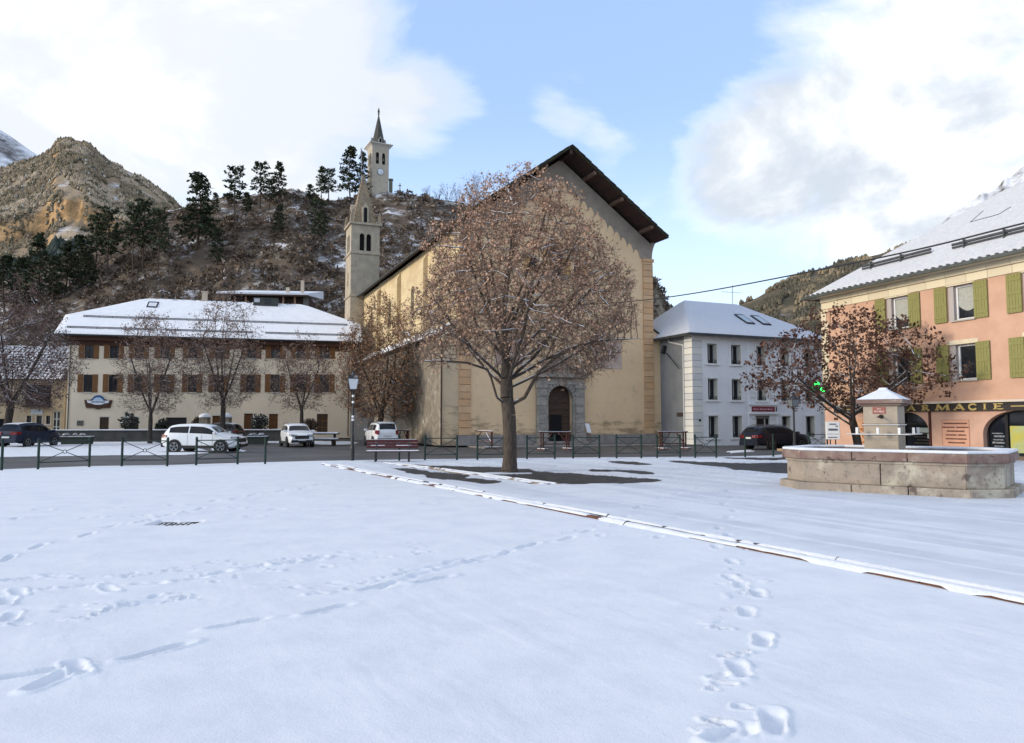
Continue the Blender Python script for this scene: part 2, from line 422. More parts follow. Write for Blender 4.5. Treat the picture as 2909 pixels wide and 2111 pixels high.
bare[(ringd < .62 + .35 * (fbm(GX * 3, GY * 3, 3, 61) - .5)) & (GY < tr.y + .25)] = 0
# soften the mask for the material's own fine edge
k = bare.copy()
for _ in range(2):
    k = (k + np.roll(k, 1, 0) + np.roll(k, -1, 0) + np.roll(k, 1, 1) + np.roll(k, -1, 1)) / 5
speck = sstep(.62, .75, fbm(GX * 6, GY * 6, 4, 67)) * np.exp(-(((GX + 6.6) / 2.2) ** 2 + ((GY - 25.5) / 3.0) ** 2))
k = np.clip(k + .45 * speck, 0, 1)
Z = .03 + Hs * (1 - k) - .03 * k
gr = gp(497, 1491); gmask = (np.abs(GX - gr.x) < .34) & (np.abs(GY - gr.y) < .26)
Z[gmask] = np.minimum(Z[gmask], -.05)
me_o = npmesh('plaza', np.stack([GX, GY, Z], -1).reshape(-1, 3), [grid_faces(NR, NCOL)], None, smooth=True)
tag(me_o, kind='structure')
for nm, arr in (('bare', k), ('thin', right * (1 - sm))):
    a = me_o.data.attributes.new(nm, 'FLOAT', 'POINT'); a.data.foreach_set('value', arr.ravel().astype(np.float32))
def plaza_mat():
    m = bpy.data.materials.new('plaza_snow'); m.use_nodes = True; t = m.node_tree; t.nodes.clear()
    out = N(t, 'ShaderNodeOutputMaterial'); p = N(t, 'ShaderNodeBsdfPrincipled'); L(t, p.outputs[0], out.inputs['Surface'])
    tcn = N(t, 'ShaderNodeTexCoord')
    def noise(s, d, ro=.6, st=None):
        v = tcn.outputs['Object']
        if st:
            mpn = N(t, 'ShaderNodeMapping'); mpn.inputs['Scale'].default_value = st; L(t, v, mpn.inputs['Vector']); v = mpn.outputs[0]
        n = N(t, 'ShaderNodeTexNoise'); n.inputs['Scale'].default_value = s; n.inputs['Detail'].default_value = d; n.inputs['Roughness'].default_value = ro
        L(t, v, n.inputs['Vector']); return n.outputs['Fac']
    ab = N(t, 'ShaderNodeAttribute', attribute_name='bare'); at_ = N(t, 'ShaderNodeAttribute', attribute_name='thin')
    snow = MIXC(t, MAPR(t, noise(1.6, 8), .35, .7), (.67, .70, .745), (.61, .645, .705))
    snow = MIXC(t, MATH(t, 'MULTIPLY', at_.outputs['Fac'], MAPR(t, noise(.8, 8), .3, .75, .45, .95)), snow, (.47, .51, .58))
    gnd = MIXC(t, MAPR(t, noise(3, 8), .35, .68), (.022, .022, .023), (.055, .05, .045))
    gnd = MIXC(t, MAPR(t, noise(26, 4), .62, .72, 0, .55), gnd, (.55, .57, .6))
    e = MATH(t, 'ADD', ab.outputs['Fac'], MATH(t, 'MULTIPLY', MATH(t, 'SUBTRACT', noise(9, 6, .7), .5), .9))
    f = MAPR(t, e, .42, .58)
    L(t, MIXC(t, f, snow, gnd), p.inputs['Base Color'])
    p.inputs['Roughness'].default_value = .72; p.inputs['Specular IOR Level'].default_value = .25
    b = N(t, 'ShaderNodeBump'); b.inputs['Distance'].default_value = .012
    h = MATH(t, 'ADD', MATH(t, 'MULTIPLY', noise(14, 6, .6), .45), MATH(t, 'MULTIPLY', noise(75, 4, .7), .34))
    L(t, h, b.inputs['Height']); b.inputs['Strength'].default_value = .8; L(t, b.outputs[0], p.inputs['Normal'])
    return m
me_o.data.materials.append(plaza_mat())
# the rest of the square beside and behind the viewer
mb = MB(); mb.quad((-60, -60, .03), (60, -60, .03), (60, 2.2, .03), (-60, 2.2, .03)); mb.quad((-2.156, 2.2, .03), (-23.4, 23.9, .03), (-60, 26, .03), (-60, 2.2, .03)); mb.quad((2.02, 2.2, .03), (60, 2.2, .03), (28, 19, .03), (19.5, 21.2, .03))
for f_ in range(3): mb.f[f_] = tuple(mb.f[f_])
tag(mb.build('square', SNOW), kind='structure')
# the pavement slab under the snow, with its kerb down to the road
mb = MB(); pl = [(p.x * 1.004, p.y * 1.004) for p in edge]
mb.prism([(-30, -6), (30, -6)] + [pl[i] for i in range(len(pl) - 1, -1, -1)], -.16, -.06, axis='z')
tag(mb.build('pavement', pmat('kerb_stone', (.22, .21, .2), (.3, .29, .27), scale=3)), kind='structure')
kb = MB()
for a, b in zip(pl[:-1], pl[1:]):
    kb.add([(a[0], a[1], -.16), (b[0], b[1], -.16), (b[0] * 1.004, b[1] * 1.006, -.16), (a[0] * 1.004, a[1] * 1.006, -.16),
            (a[0], a[1], .02), (b[0], b[1], .02), (b[0] * 1.004, b[1] * 1.006, .02), (a[0] * 1.004, a[1] * 1.006, .02)],
           [(0, 3, 2, 1), (4, 5, 6, 7), (0, 1, 5, 4), (1, 2, 6, 5), (2, 3, 7, 6), (3, 0, 4, 7)])
tag(kb.build('kerb', pmat('kerb_snowy', (.25, .24, .23), (.33, .31, .29), scale=3, snow=(.55, .9, 2.5, 1.1))), kind='structure')

# snow left lying on the parking strip
def snow_sheet(name, pts, z, seed, cell=.35, amp=1.2, hgt=.02):
    P = [tuple(gp(u, v, z).xy) for u, v in pts]
    xs = [p[0] for p in P]; ys = [p[1] for p in P]
    gx, gy = np.meshgrid(np.arange(min(xs) - 2, max(xs) + 2, cell), np.arange(min(ys) - 2, max(ys) + 2, cell))
    ins = in_poly(gx + amp * (fbm(gx * .7, gy * .7, 4, seed) - .5) * 2, gy + amp * (fbm(gx * .7, gy * .7, 4, seed + 3) - .5) * 2, P)
    ins &= ~(fbm(gx * .5, gy * 1.5, 4, seed + 9) > .70)
    gz = z + np.where(ins, hgt + .02 * fbm(gx * 2, gy * 2, 3, seed), -.06)
    fs = grid_faces(*gx.shape); keep = ins.ravel()[fs].any(1)
    o = npmesh(name, np.stack([gx, gy, gz], -1).reshape(-1, 3), [fs[keep]], SNOW, smooth=True)
    return tag(o, kind='structure')
snow_sheet('parking_snow', [(-260, 1302), (120, 1296), (330, 1293.5), (520, 1292), (600, 1287), (560, 1268), (470, 1262), (420, 1253), (-260, 1254)], -.1, 101, cell=.3, amp=.5)
snow_sheet('verge_snow', [(560, 1256), (800, 1259), (960, 1263), (1010, 1262), (1010, 1255), (800, 1253), (560, 1252)], -.1, 111, cell=.3, amp=.5)
snow_sheet('roadside_snow', [(590, 1276), (640, 1284), (700, 1285), (690, 1279), (640, 1274)], -.1, 121, cell=.2, amp=.5)
snow_sheet('roadside_snow', [(2060, 1283), (2130, 1279), (2135, 1283), (2075, 1288)], -.1, 131, cell=.2, amp=.4)
# faint painted line along the road
mb = MB()
for i in range(len(edge) - 9):
    a, b = edge[i], edge[i + 1]
    mb.quad((a.x * 1.04, a.y * 1.045, -.094), (b.x * 1.04, b.y * 1.045, -.094), (b.x * 1.045, b.y * 1.05, -.094), (a.x * 1.045, a.y * 1.05, -.094))
tag(mb.build('road_marking', pmat('road_paint', (.30, .30, .30), (.07, .07, .07), scale=.8, lo=.4, hi=.6)), kind='structure')

# ------------------------------------------------------------------ terrain behind: hill with the clock tower, sunlit mountain, far ridges
def px_terrain(name, prof, y0, yr, y1, t0, t1, mat, nt=260, ny=90, seed=1, rough=1.0, power=1.15, back=.9, z0=-1.0, cliff=None):
    """heightfield over (x/y, y): rises from depth y0 to a ridge at depth yr whose height follows prof (u, v), then falls behind"""
    us = np.array([p[0] for p in prof], float); vs = np.array([p[1] for p in prof], float)
    tu = np.array([ray(u, v).x / ray(u, v).y for u, v in prof]); zr = np.array([at(u, v, yr).z for u, v in prof])
    t = np.linspace(t0, t1, nt); y = np.concatenate([np.linspace(y0, yr, int(ny * .8)), np.linspace(yr, y1, int(ny * .25))[1:]])
    T, Yg = np.meshgrid(t, y); X = T * Yg
    ridge = np.interp(T, tu, zr)
    q = np.clip((Yg - y0) / (yr - y0), 0, 1)
    f = q ** power
    f = np.where(Yg > yr, 1 - (1 - back) * ((Yg - yr) / (y1 - yr)), f)
    sca = (yr - y0) / 110.0
    env = np.sin(np.clip(q, 0, 1) * math.pi) * .9 + .10
    env = np.where(Yg > yr, .3, env)
    nz = (fbm(X / (22 * sca) + 3, Yg / (22 * sca), 6, seed) - .5) * 13 * sca * rough
    rk = np.abs(fbm(X / (9 * sca), Yg / (14 * sca), 5, seed + 7) - .5) * 9 * sca * rough
    Zg = z0 + (ridge - z0) * f + env * (nz - rk * .8)
    if cliff is not None: Zg = cliff(T, q, X, Yg, Zg)
    o = npmesh(name, np.stack([X, Yg, Zg], -1).reshape(-1, 3), [grid_faces(*T.shape)], mat, smooth=True)
    tag(o, kind='structure')
    return dict(t=t, y=y, Z=Zg)
def ter_z(ter, t, Y):
    i = np.interp(t, ter['t'], np.arange(len(ter['t']))); j = np.interp(Y, ter['y'], np.arange(len(ter['y'])))
    i0 = np.clip(np.floor(i).astype(int), 0, len(ter['t']) - 2); j0 = np.clip(np.floor(j).astype(int), 0, len(ter['y']) - 2)
    fi = i - i0; fj = j - j0; Z = ter['Z']
    return (Z[j0, i0] * (1 - fi) + Z[j0, i0 + 1] * fi) * (1 - fj) + (Z[j0 + 1, i0] * (1 - fi) + Z[j0 + 1, i0 + 1] * fi) * fj
def on_ter(ter, u, v, ylo=None, yhi=None):
    """the point of the terrain nearest the viewer that is seen at pixel (u,v); falls back to its ridge"""
    ys = np.linspace(ylo or ter['y'][0], yhi or ter['y'][-1], 400)
    d = ray(u, v); tpx = d.x / d.y
    z = ter_z(ter, np.full(ys.shape, tpx), ys); zr = EYE + ys * d.z / d.y
    hit = np.nonzero(z >= zr)[0]
    k = hit[0] if len(hit) else int(np.argmax((z - EYE) / ys))
    return Vector((tpx * ys[k], ys[k], float(z[k])))

def hill_mat(name, sc_, cols, snowlo, snowhi, amp=1.0, bscale=1.0, cliffcol=None):
    m = bpy.data.materials.new(name); m.use_nodes = True; t = m.node_tree; t.nodes.clear()
    out = N(t, 'ShaderNodeOutputMaterial'); p = N(t, 'ShaderNodeBsdfPrincipled'); L(t, p.outputs[0], out.inputs['Surface'])
    tcn = N(t, 'ShaderNodeTexCoord')
    def noise(s, d=8, ro=.65):
        n = N(t, 'ShaderNodeTexNoise'); n.inputs['Scale'].default_value = s; n.inputs['Detail'].default_value = d; n.inputs['Roughness'].default_value = ro
        L(t, tcn.outputs['Object'], n.inputs['Vector']); return n.outputs['Fac']
    c = MIXC(t, MAPR(t, noise(.05 * sc_), .4, .6), cols[0], cols[1])
    c = MIXC(t, MAPR(t, noise(.16 * sc_), .52, .66), c, cols[2])
    g = N(t, 'ShaderNodeNewGeometry'); sx = N(t, 'ShaderNodeSeparateXYZ'); L(t, g.outputs['Normal'], sx.inputs[0])
    if cliffcol:
        c = MIXC(t, MAPR(t, sx.outputs[2], .62, .44), c, MIXC(t, MAPR(t, noise(.3 * sc_), .4, .6), cliffcol, tuple(.5 * q for q in cliffcol)))
    f = MATH(t, 'ADD', sx.outputs[2], MATH(t, 'MULTIPLY', MATH(t, 'SUBTRACT', noise(.12 * sc_, 10, .75), .5), amp))
    c = MIXC(t, MAPR(t, f, snowlo, snowhi), c, (.78, .80, .84))
    L(t, c, p.inputs['Base Color']); p.inputs['Roughness'].default_value = .95; p.inputs['Specular IOR Level'].default_value = .1
    b = N(t, 'ShaderNodeBump'); b.inputs['Distance'].default_value = .8 * bscale; L(t, noise(.5 * sc_, 8, .7), b.inputs['Height']); L(t, b.outputs[0], p.inputs['Normal'])
    return m
HILLM = hill_mat('hill_scrub', 1.6, ((.10, .076, .056), (.145, .112, .083), (.23, .20, .165)), .80, 1.06, 1.35, cliffcol=(.28, .24, .18))
hill = px_terrain('hill', [(-900, 980), (-400, 900), (-150, 850), (0, 800), (150, 745), (280, 690), (380, 630), (456, 600), (517, 589), (591, 567), (640, 556), (740, 552), (828, 534), (852, 540), (871, 546),
                           (925, 570), (968, 567), (1030, 556), (1097, 545), (1119, 550), (1173, 553), (1301, 577), (1400, 600), (1500, 630), (1620, 680), (1760, 735), (1847, 778),
                           (1863, 795), (1875, 819), (1884, 846), (1909, 878), (1940, 960), (1990, 1100), (2100, 1190), (2300, 1198)],
                  92, 205, 330, -.95, .42, HILLM, nt=420, ny=110, seed=5, rough=.75, power=1.05)
MTM = hill_mat('mountain', .16, ((.27, .205, .135), (.36, .28, .19), (.44, .35, .25)), .86, 1.15, 1.4, 8.0, cliffcol=(.66, .42, .21))
def cliffs(T, q, X, Yg, Zg):
    q0 = .625 + .035 * (fbm(X / 16, Yg * 0, 4, 79) - .5) + .03 * (fbm(X / 90, Yg * 0 + 3, 2, 83) - .5)
    on = sstep(-.44, -.52, T) * sstep(.36, .46, fbm(X / 70, Yg * 0 + 9, 3, 77))
    return Zg - on * 30 * (1 - sstep(0, .016, q - q0)) * sstep(.30, .60, q)
mount = px_terrain('mountain', [(-900, 560), (-300, 520), (0, 482), (46, 467), (106, 449), (134, 437), (149, 421), (167, 397), (194, 396), (228, 400), (261, 418), (286, 443), (310, 464), (343, 476), (380, 494),
                                (425, 522), (465, 549), (486, 564), (505, 585), (560, 640), (700, 760), (1000, 950), (1400, 1150)],
                   420, 1150, 1500, -1.1, -.05, MTM, nt=320, ny=190, seed=9, rough=.34, power=1.1, cliff=cliffs)
SNM = hill_mat('snowy_mountain', .05, ((.07, .07, .075), (.11, .10, .10), (.2, .2, .2)), .62, .92, 1.2, 20.0)
px_terrain('far_mountain', [(-1400, 330), (-300, 230), (0, 368), (30, 386), (60, 408), (95, 432), (125, 452), (170, 500), (300, 640), (500, 900)], 1700, 3200, 4000, -1.2, -.4, SNM, nt=160, ny=70, seed=13, rough=.5)
RM = hill_mat('wooded_ridge', .14, ((.075, .07, .05), (.12, .10, .07), (.25, .20, .13)), .95, 1.25, 1.0, 6.0)
rridge = px_terrain('right_ridge', [(1680, 1199), (1800, 1100), (1960, 960), (2050, 905), (2105, 862), (2150, 848), (2220, 806), (2300, 775), (2370, 750), (2430, 738), (2500, 720), (2600, 690), (2700, 660), (2900, 640), (3400, 560), (4200, 600)],
           350, 900, 1200, .12, 1.2, RM, nt=220, ny=90, seed=19, rough=.5)
RKM = hill_mat('rock_mountain', .05, ((.13, .12, .11), (.2, .18, .165), (.3, .28, .25)), .58, .9, 1.2, 22.0)
px_terrain('rock_peak', [(2060, 1199), (2300, 1100), (2500, 760), (2600, 672), (2660, 648), (2700, 610), (2740, 585), (2775, 560), (2790, 545), (2810, 548), (2840, 525), (2855, 505), (2870, 505), (2885, 492), (2909, 470), (3100, 400), (3500, 300), (4300, 420)],
           1500, 2600, 3300, .3, 1.3, RKM, nt=320, ny=80, seed=27, rough=.45)
# ------------------------------------------------------------------ shared building materials
OCHRE = pmat('ochre_render', (.76, .555, .335), (.68, .495, .30), rough=.9, scale=.45, lo=.3, hi=.7, bump=.015, bscale=9,
             extra=[((.60, .47, .32), 2.6, .55, .70), ((.46, .36, .235), .9, .60, .76), ((.82, .64, .42), 1.7, .64, .74)], zstain=(2.6, (.30, .21, .12), (.20, .155, .105)))
OCHRE_LOW = pmat('stained_render', (.44, .31, .16), (.30, .225, .145), rough=.95, scale=.9, lo=.35, hi=.65, bump=.02, bscale=8, stretch=(1, 1, 2.4),
                 extra=[((.17, .15, .12), 2.2, .60, .72)])
QUOIN = pmat('quoin_stone', (.60, .36, .19), (.50, .33, .19), rough=.9, scale=1.6, bump=.012, bscale=14)
GREYREN = pmat('grey_render', (.31, .265, .215), (.245, .215, .18), rough=.95, scale=1.2, bump=.015, bscale=10)
PORTAL = pmat('portal_stone', (.23, .215, .19), (.35, .32, .275), rough=.85, scale=2.2, bump=.02, bscale=12, extra=[((.09, .085, .08), 4, .6, .75)])
STONEW = pmat('rough_stone_wall', (.28, .24, .185), (.16, .14, .11), rough=.95, scale=2.2, lo=.3, hi=.7, bump=.05, bscale=5, extra=[((.42, .40, .36), .9, .56, .7), ((.08, .07, .06), 4, .60, .70)])  # mottled old stone, with the low wall's shade put into darker tones
TOWERM = pmat('tower_stone', (.46, .395, .295), (.36, .31, .24), rough=.95, scale=1.6, bump=.04, bscale=6, extra=[((.28, .24, .19), 5, .6, .72)])
SPIREM = pmat('spire_stone', (.33, .25, .16), (.22, .18, .13), rough=.95, scale=2.5, bump=.05, bscale=8, extra=[((.45, .42, .38), 5, .63, .72)])
DARKWOOD = pmat('dark_wood', (.035, .022, .017), (.060, .034, .024), rough=.8, scale=3, stretch=(6, 1, 1))
BROWNWOOD = pmat('brown_door', (.075, .043, .026), (.045, .027, .019), rough=.75, scale=3, stretch=(1, 1, 6))
SHUTTER = pmat('brown_shutter', (.19, .085, .022), (.13, .055, .016), rough=.7, scale=3, stretch=(8, 1, 1))
MOSSROOF = pmat('mossy_shingle', (.030, .030, .022), (.05, .055, .025), rough=.95, scale=2.5, bump=.05, bscale=6, snow=(.98, 1.2, 2, .6))
BLACKIN = pmat('dark_interior', (.006, .006, .008), rough=.9)
GLASS = glassmat('window_glass', (.018, .02, .024), .05)
GLASSB = glassmat('leaded_glass', (.03, .03, .04), .25, (.012, .013, .018))
WHITEF = pmat('white_frame', (.74, .74, .73), (.66, .66, .65), rough=.55, scale=3)
GUTTER = pmat('zinc_gutter', (.055, .065, .065), (.035, .04, .042), rough=.5, metal=.3)
PIPEM = pmat('downpipe', (.035, .022, .018), rough=.6)
STEEL = pmat('dark_steel', (.03, .032, .034), rough=.5, metal=.5)

# ------------------------------------------------------------------ the church
CH = thing('church', 'ochre stone church with broad gabled front behind the plaza tree', 'church', gp(1588, 1262.5), R(23))
NX0, NX1, AX0, AX1 = -7.6, 8.08, -8.75, 9.1      # nave front, aisle ends
RC, ZR, ZE, YB, OV = .24, 21.4, 15.6, 32.0, 1.8   # ridge x, ridge height, eave height, back, front overhang
sl = (ZR - ZE) / (8.3 - RC)
def roofz(x, drop=0.0): return ZR - sl * abs(x - RC) - drop
TH_R = .38
# front wall: openings for door and the triple window, gable above
mbw = MB(); win = [(-.70, .43, 12.4, 14.6), (-2.25, -1.55, 12.4, 13.5), (1.3, 2.0, 12.4, 13.5), (-.95, 1.03, 0, 4.25)]
wall_mb(mbw, NX0, NX1, .68, 15.0, [win[0], win[1], win[2], (-.95, 1.03, .68, 4.25)], 0, .5)
spandrel(mbw, -.70, .43, 14.0, 14.6, 0, .5); spandrel(mbw, -2.25, -1.55, 13.1, 13.5, 0, .5); spandrel(mbw, 1.3, 2.0, 13.1, 13.5, 0, .5)
mbw.add([(NX0, 0, 15.0), (NX1, 0, 15.0), (NX1, 0, roofz(NX1, TH_R + .1)), (RC, 0, roofz(RC, TH_R + .1)), (NX0, 0, roofz(NX0, TH_R + .1))], [(0, 1, 2, 3, 4)])
mbw.quad((NX1, 0, 0), (NX1, YB, 0), (NX1, YB, 15.3), (NX1, 0, 15.3)); mbw.quad((NX0, YB, 0), (NX1, YB, 0), (NX1, YB, 15), (NX0, YB, 15))
mbw.add([(NX0, YB, 15.0), (NX1, YB, 15.0), (RC, YB, 20.9)], [(0, 1, 2)])
front = mbw.build('front_wall', OCHRE, CH)
mbl = MB()     # left nave wall, built facing -x, with arched windows
def swall(ops, x, y0, y1, z0, z1, dep):
    m = MB(); wall_mb(m, y0, y1, z0, z1, ops, 0, dep)
    for a, b, c, d in ops: spandrel(m, a, b, d - .5, d, 0, dep)
    m.v = [(x + p[1], p[0], p[2]) for p in m.v]; m.f = [tuple(reversed(f)) for f in m.f]; return m
lw = [(3.6, 4.6, 10.3, 13.0), (11.6, 12.6, 10.3, 13.0), (19.6, 20.6, 10.3, 13.0), (27.4, 28.4, 10.3, 13.0)]
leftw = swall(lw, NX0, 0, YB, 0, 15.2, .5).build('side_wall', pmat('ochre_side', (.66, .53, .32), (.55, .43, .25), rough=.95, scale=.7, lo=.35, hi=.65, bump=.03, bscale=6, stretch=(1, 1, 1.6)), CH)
for a, b, c, d in lw:
    m = MB(); m.prism([(p[0], p[1]) for p in archpts(a, b, c, d - .5, d)], NX0 + .38, NX0 + .42, axis='x'); m.build('window', GLASSB, CH)
for y in (8.0, 16.3, 24.2):
    m = MB(); m.box(NX0 - .35, NX0 + .02, y - .28, y + .28, 7.8, 14.3); m.prism([(NX0 - .35, 14.3), (NX0 + .02, 14.3), (NX0 + .02, 14.9)], y - .28, y + .28); m.build('buttress', MC['ochre_side'], CH)
# triple window glazing with orange painted surrounds and lead bars
for i, (a, b, c, d) in enumerate(win[:3]):
    m = MB(); m.prism(archpts(a, b, c, d - (.6 if i == 0 else .4), d), .30, .34); w = m.build('window', GLASSB, CH)
    m = MB()
    for k in range(1, 4 if i == 0 else 2): x = a + (b - a) * k / (4 if i == 0 else 2); m.box(x - .02, x + .02, .26, .30, c, d - .1)
    for k in range(1, 5): z = c + (d - c) * k / 5; m.box(a, b, .265, .295, z - .015, z + .015)
    m.build('glazing_bar', STEEL, w)
ORANGE = pmat('orange_stone', (.62, .36, .10), (.50, .30, .12), rough=.9, scale=3)
for a, b, zt in ((.47, .95, 14.0), (-1.22, -.74, 14.0), (2.03, 2.45, 13.4), (-2.72, -2.28, 13.4)):
    m = MB(); m.box(a, b, -.05, .1, 12.3, zt); m.build('window_pier', ORANGE, CH, bevel=.01)
m = MB(); m.box(-2.8, 2.55, -.16, .1, 12.1, 12.28); m.build('window_sill', GREYREN, CH, bevel=.02)
m = MB(); m.prism([(-.9, 14.0)] + [(-.135 + .72 * math.cos(math.pi - math.pi * k / 12), 14.05 + .75 * math.sin(math.pi * k / 12)) for k in range(13)] +
                  [(-.135 + .57 * math.cos(math.pi * k / 12), 14.05 + .56 * math.sin(math.pi * k / 12)) for k in range(13)], -.05, .02)
m.build('window_arch', ORANGE, CH)
# plinth
for a, b in ((NX0 - .1, -1.83), (1.93, NX1 + .1)):
    m = MB(); m.box(a, b, -.10, .3, 0, .70); m.build('plinth', pmat('plinth_render', (.30, .28, .26), (.24, .22, .21), rough=.95, scale=2.2, bump=.02), CH, bevel=.02)
# damp-stained strip above the plinth: render coat with its own wear
for a, b, h in ():
    pts = [(a, .69)] + [(b, .69)] + [(b + (a - b) * k / 16, .69 + h * (.55 + .9 * rnd.random() * (.6 + .4 * abs(k - 8) / 8))) for k in range(17)]
    m = MB(); m.prism(pts, -.012, .05); m.build('stained_render', OCHRE_LOW, CH)
# corner pilasters of coursed stone: every block a piece
def pilaster(x0, x1, z0, z1, h=.485):
    k = 0; z = z0
    while z < z1 - .1:
        zt = min(z + h * rnd.uniform(.94, 1.06), z1); d = rnd.uniform(.10, .13)
        m = MB(); m.box(x0 + rnd.uniform(-.01, .01), x1 + rnd.uniform(-.01, .01), -d, .1, z + .018, zt - .018)
        m.build('quoin', QUOIN if k % 3 else pmat('quoin_stone_pale', (.62, .42, .24), (.55, .36, .2), rough=.9, scale=2), CH, bevel=.012); z = zt; k += 1
    m = MB(); m.box(x0 + .02, x1 - .02, -.085, .05, z0, z1); m.build('pilaster_core', pmat('joint', (.27, .17, .10), rough=1), CH)
pilaster(NX0, NX0 + .85, .70, 13.9); pilaster(NX1 - .86, NX1, .70, 13.9)
for a, b in ((NX0 - .08, NX0 + .9), (NX1 - .92, NX1 + .08)):
    m = MB(); m.box(a, b, -.2, .1, 13.88, 14.12); m.build('pilaster_cap', QUOIN, CH, bevel=.02)
# grey band below the gable with scalloped edge
for sgn, xe in ((1, NX1), (-1, NX0)):
    xc = 6.75 * sgn + (RC if sgn > 0 else RC)
    top = [(RC, roofz(RC, TH_R + .12)), (xe, roofz(xe, TH_R + .12)), (xe, 14.12), (xc, 14.12)]
    low = []
    n = 12; step = (abs(xc - RC)) / n
    for k in range(n, 0, -1):
        x = RC + sgn * k * step; xm = RC + sgn * (k - .5) * step; z = roofz(xm, 2.35)
        for j in range(9):
            a = j / 8; ang = math.pi * a
            low.append((x - sgn * step * a * 1.0, z + .46 * max(0, math.sin(ang)) ** .6 - .08 - (a - .5) * -step * sl * .9))
    m = MB(); pts = top + low
    if sgn < 0: pts = pts[::-1]
    m.prism(pts, -.028, .02); m.build('gable_band', GREYREN, CH)
for sgn, xe in ((1, NX1), (-1, NX0)):     # coved corner under the eave
    pts = [(xe - sgn * .02, 14.12)] + [(xe + sgn * .34 * (k / 8) ** 2.2, 14.12 + 1.35 * k / 8) for k in range(9)] + [(xe - sgn * .02, 15.47)]
    m = MB(); m.prism(pts if sgn > 0 else pts[::-1], -.02, 1.2 if sgn < 0 else YB); m.build('eave_cove', GREYREN, CH)
# roof: two slabs, dark boards below, purlins and gutter
for sgn in (1, -1):
    xe = RC + sgn * (8.06 if sgn > 0 else 8.5); zE_ = ZR - sl * abs(xe - RC)
    p = [(RC, ZR), (xe, zE_), (xe, zE_ - .16), (RC, ZR - .16)]
    m = MB(); m.prism(p if sgn > 0 else p[::-1], -OV, YB + .5); rf = m.build('roof', MOSSROOF, CH)
    for k in range(16):           # courses of shingle along the front verge
        a0 = k / 16; a1 = (k + 1.06) / 16
        xa, xb = RC + sgn * 8.1 * a0, RC + sgn * 8.1 * a1; za, zb = ZR - sl * 8.1 * a0 + .05, ZR - sl * 8.1 * a1 + .05
        m = MB(); q = [(xa, za - .02), (xb, zb + .035), (xb, zb - .05), (xa, za - .07)]
        m.prism(q if sgn > 0 else q[::-1], -OV - .05 - rnd.random() * .05, -OV + 1.2); m.build('shingle', MOSSROOF, rf)
    nb = 30
    for k in range(nb):           # soffit boards of the front overhang
        a0 = k / nb; a1 = (k + .94) / nb
        xa, xb = RC + sgn * 8.0 * a0, RC + sgn * 8.0 * a1
        q = [(xa, roofz(xa, .17)), (xb, roofz(xb, .17)), (xb, roofz(xb, .20)), (xa, roofz(xa, .20))]
        m = MB(); m.prism(q if sgn > 0 else q[::-1], -OV + .05, .0); m.build('soffit_board', pmat('soffit_%d' % (k % 3), [(.05, .028, .022), (.035, .02, .018), (.07, .032, .022)][k % 3], [(.028, .018, .016), (.06, .03, .022), (.04, .022, .018)][k % 3], rough=.85, scale=3, stretch=(5, 1, 1)), rf)
    q = [(RC, roofz(RC, .205)), (xe, roofz(xe, .205)), (xe, roofz(xe, .24)), (RC, roofz(RC, .24))]
    m = MB(); m.prism(q if sgn > 0 else q[::-1], .02, YB); m.build('roof_boarding', DARKWOOD, rf)
    for dx in (1.95, 4.24, 6.8):
        x = RC + sgn * dx; m = MB(); z = roofz(x, .24); m.box(x - .11, x + .11, -OV + .12, .02, z - .22, z + .02); m.build('purlin', pmat('purlin_wood', (.17, .11, .075), (.11, .07, .05), scale=4), CH)
    m = MB(); m.tube((xe + sgn * .05, -OV, zE_ - .12), (xe + sgn * .05, YB, zE_ - .12), .075, n=8); m.build('gutter', GUTTER, CH)
m = MB(); m.box(RC - .12, RC + .12, -OV + .1, .02, ZR - .62, ZR - .3); m.build('ridge_beam', DARKWOOD, CH)
# aisles: low lean-to wings either side
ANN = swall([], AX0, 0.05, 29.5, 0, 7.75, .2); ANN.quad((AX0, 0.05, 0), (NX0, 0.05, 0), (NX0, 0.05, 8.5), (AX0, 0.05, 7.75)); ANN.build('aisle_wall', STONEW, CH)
m = MB(); m.add([(AX0 - .02, -.02, 0), (NX0, -.02, 0), (NX0, -.02, 8.45), (AX0 - .02, -.02, 7.7), (AX0 - .02, .3, 0), (AX0 - .02, .3, 7.7)], [(0, 1, 2, 3), (4, 0, 3, 5)]); m.build('aisle_front', pmat('ochre_patchy', (.66, .50, .31), (.54, .43, .29), rough=.95, scale=.8, bump=.02, extra=[((.42, .37, .30), 1.3, .58, .72)], zstain=(3.5, (.30, .22, .14), (.22, .19, .15))), CH)
m = MB(); m.add([(NX1, -.02, 0), (AX1, -.02, 0), (AX1, -.02, 8.0), (NX1, -.02, 8.65), (AX1, 26, 0), (AX1, 26, 8.0)], [(0, 1, 2, 3), (1, 4, 5, 2)]); m.build('aisle_front', OCHRE, CH)
for (xa, za, xb, zb, ya, yb, mt) in ((AX0 - .35, 7.62, NX0, 8.62, -.15, 29.6, 0), (NX1, 8.72, AX1 + .12, 8.05, -.2, 26, 1)):
    m = MB(); m.prism([(xa, za), (xb, zb), (xb, zb - .09), (xa, za - .09)][::-1], ya, yb); ar = m.build('aisle_roof', MOSSROOF, CH)
    m = MB(); m.prism([(xa + .03, za + .07), (xb, zb + .07), (xb, zb + .003), (xa, za + .003)][::-1], ya + .1, yb)
    if mt == 0: m.build('snow_cover', SNOWROOF, ar)
m = MB(); m.tube((AX0 - .38, -.1, 7.52), (AX0 - .38, 29.5, 7.52), .07); m.path([(AX0 - .38, .1, 7.5), (AX0 - .12, -.12, 7.0), (AX0 - .12, -.12, 0)], .06); m.build('downpipe', PIPEM, CH)
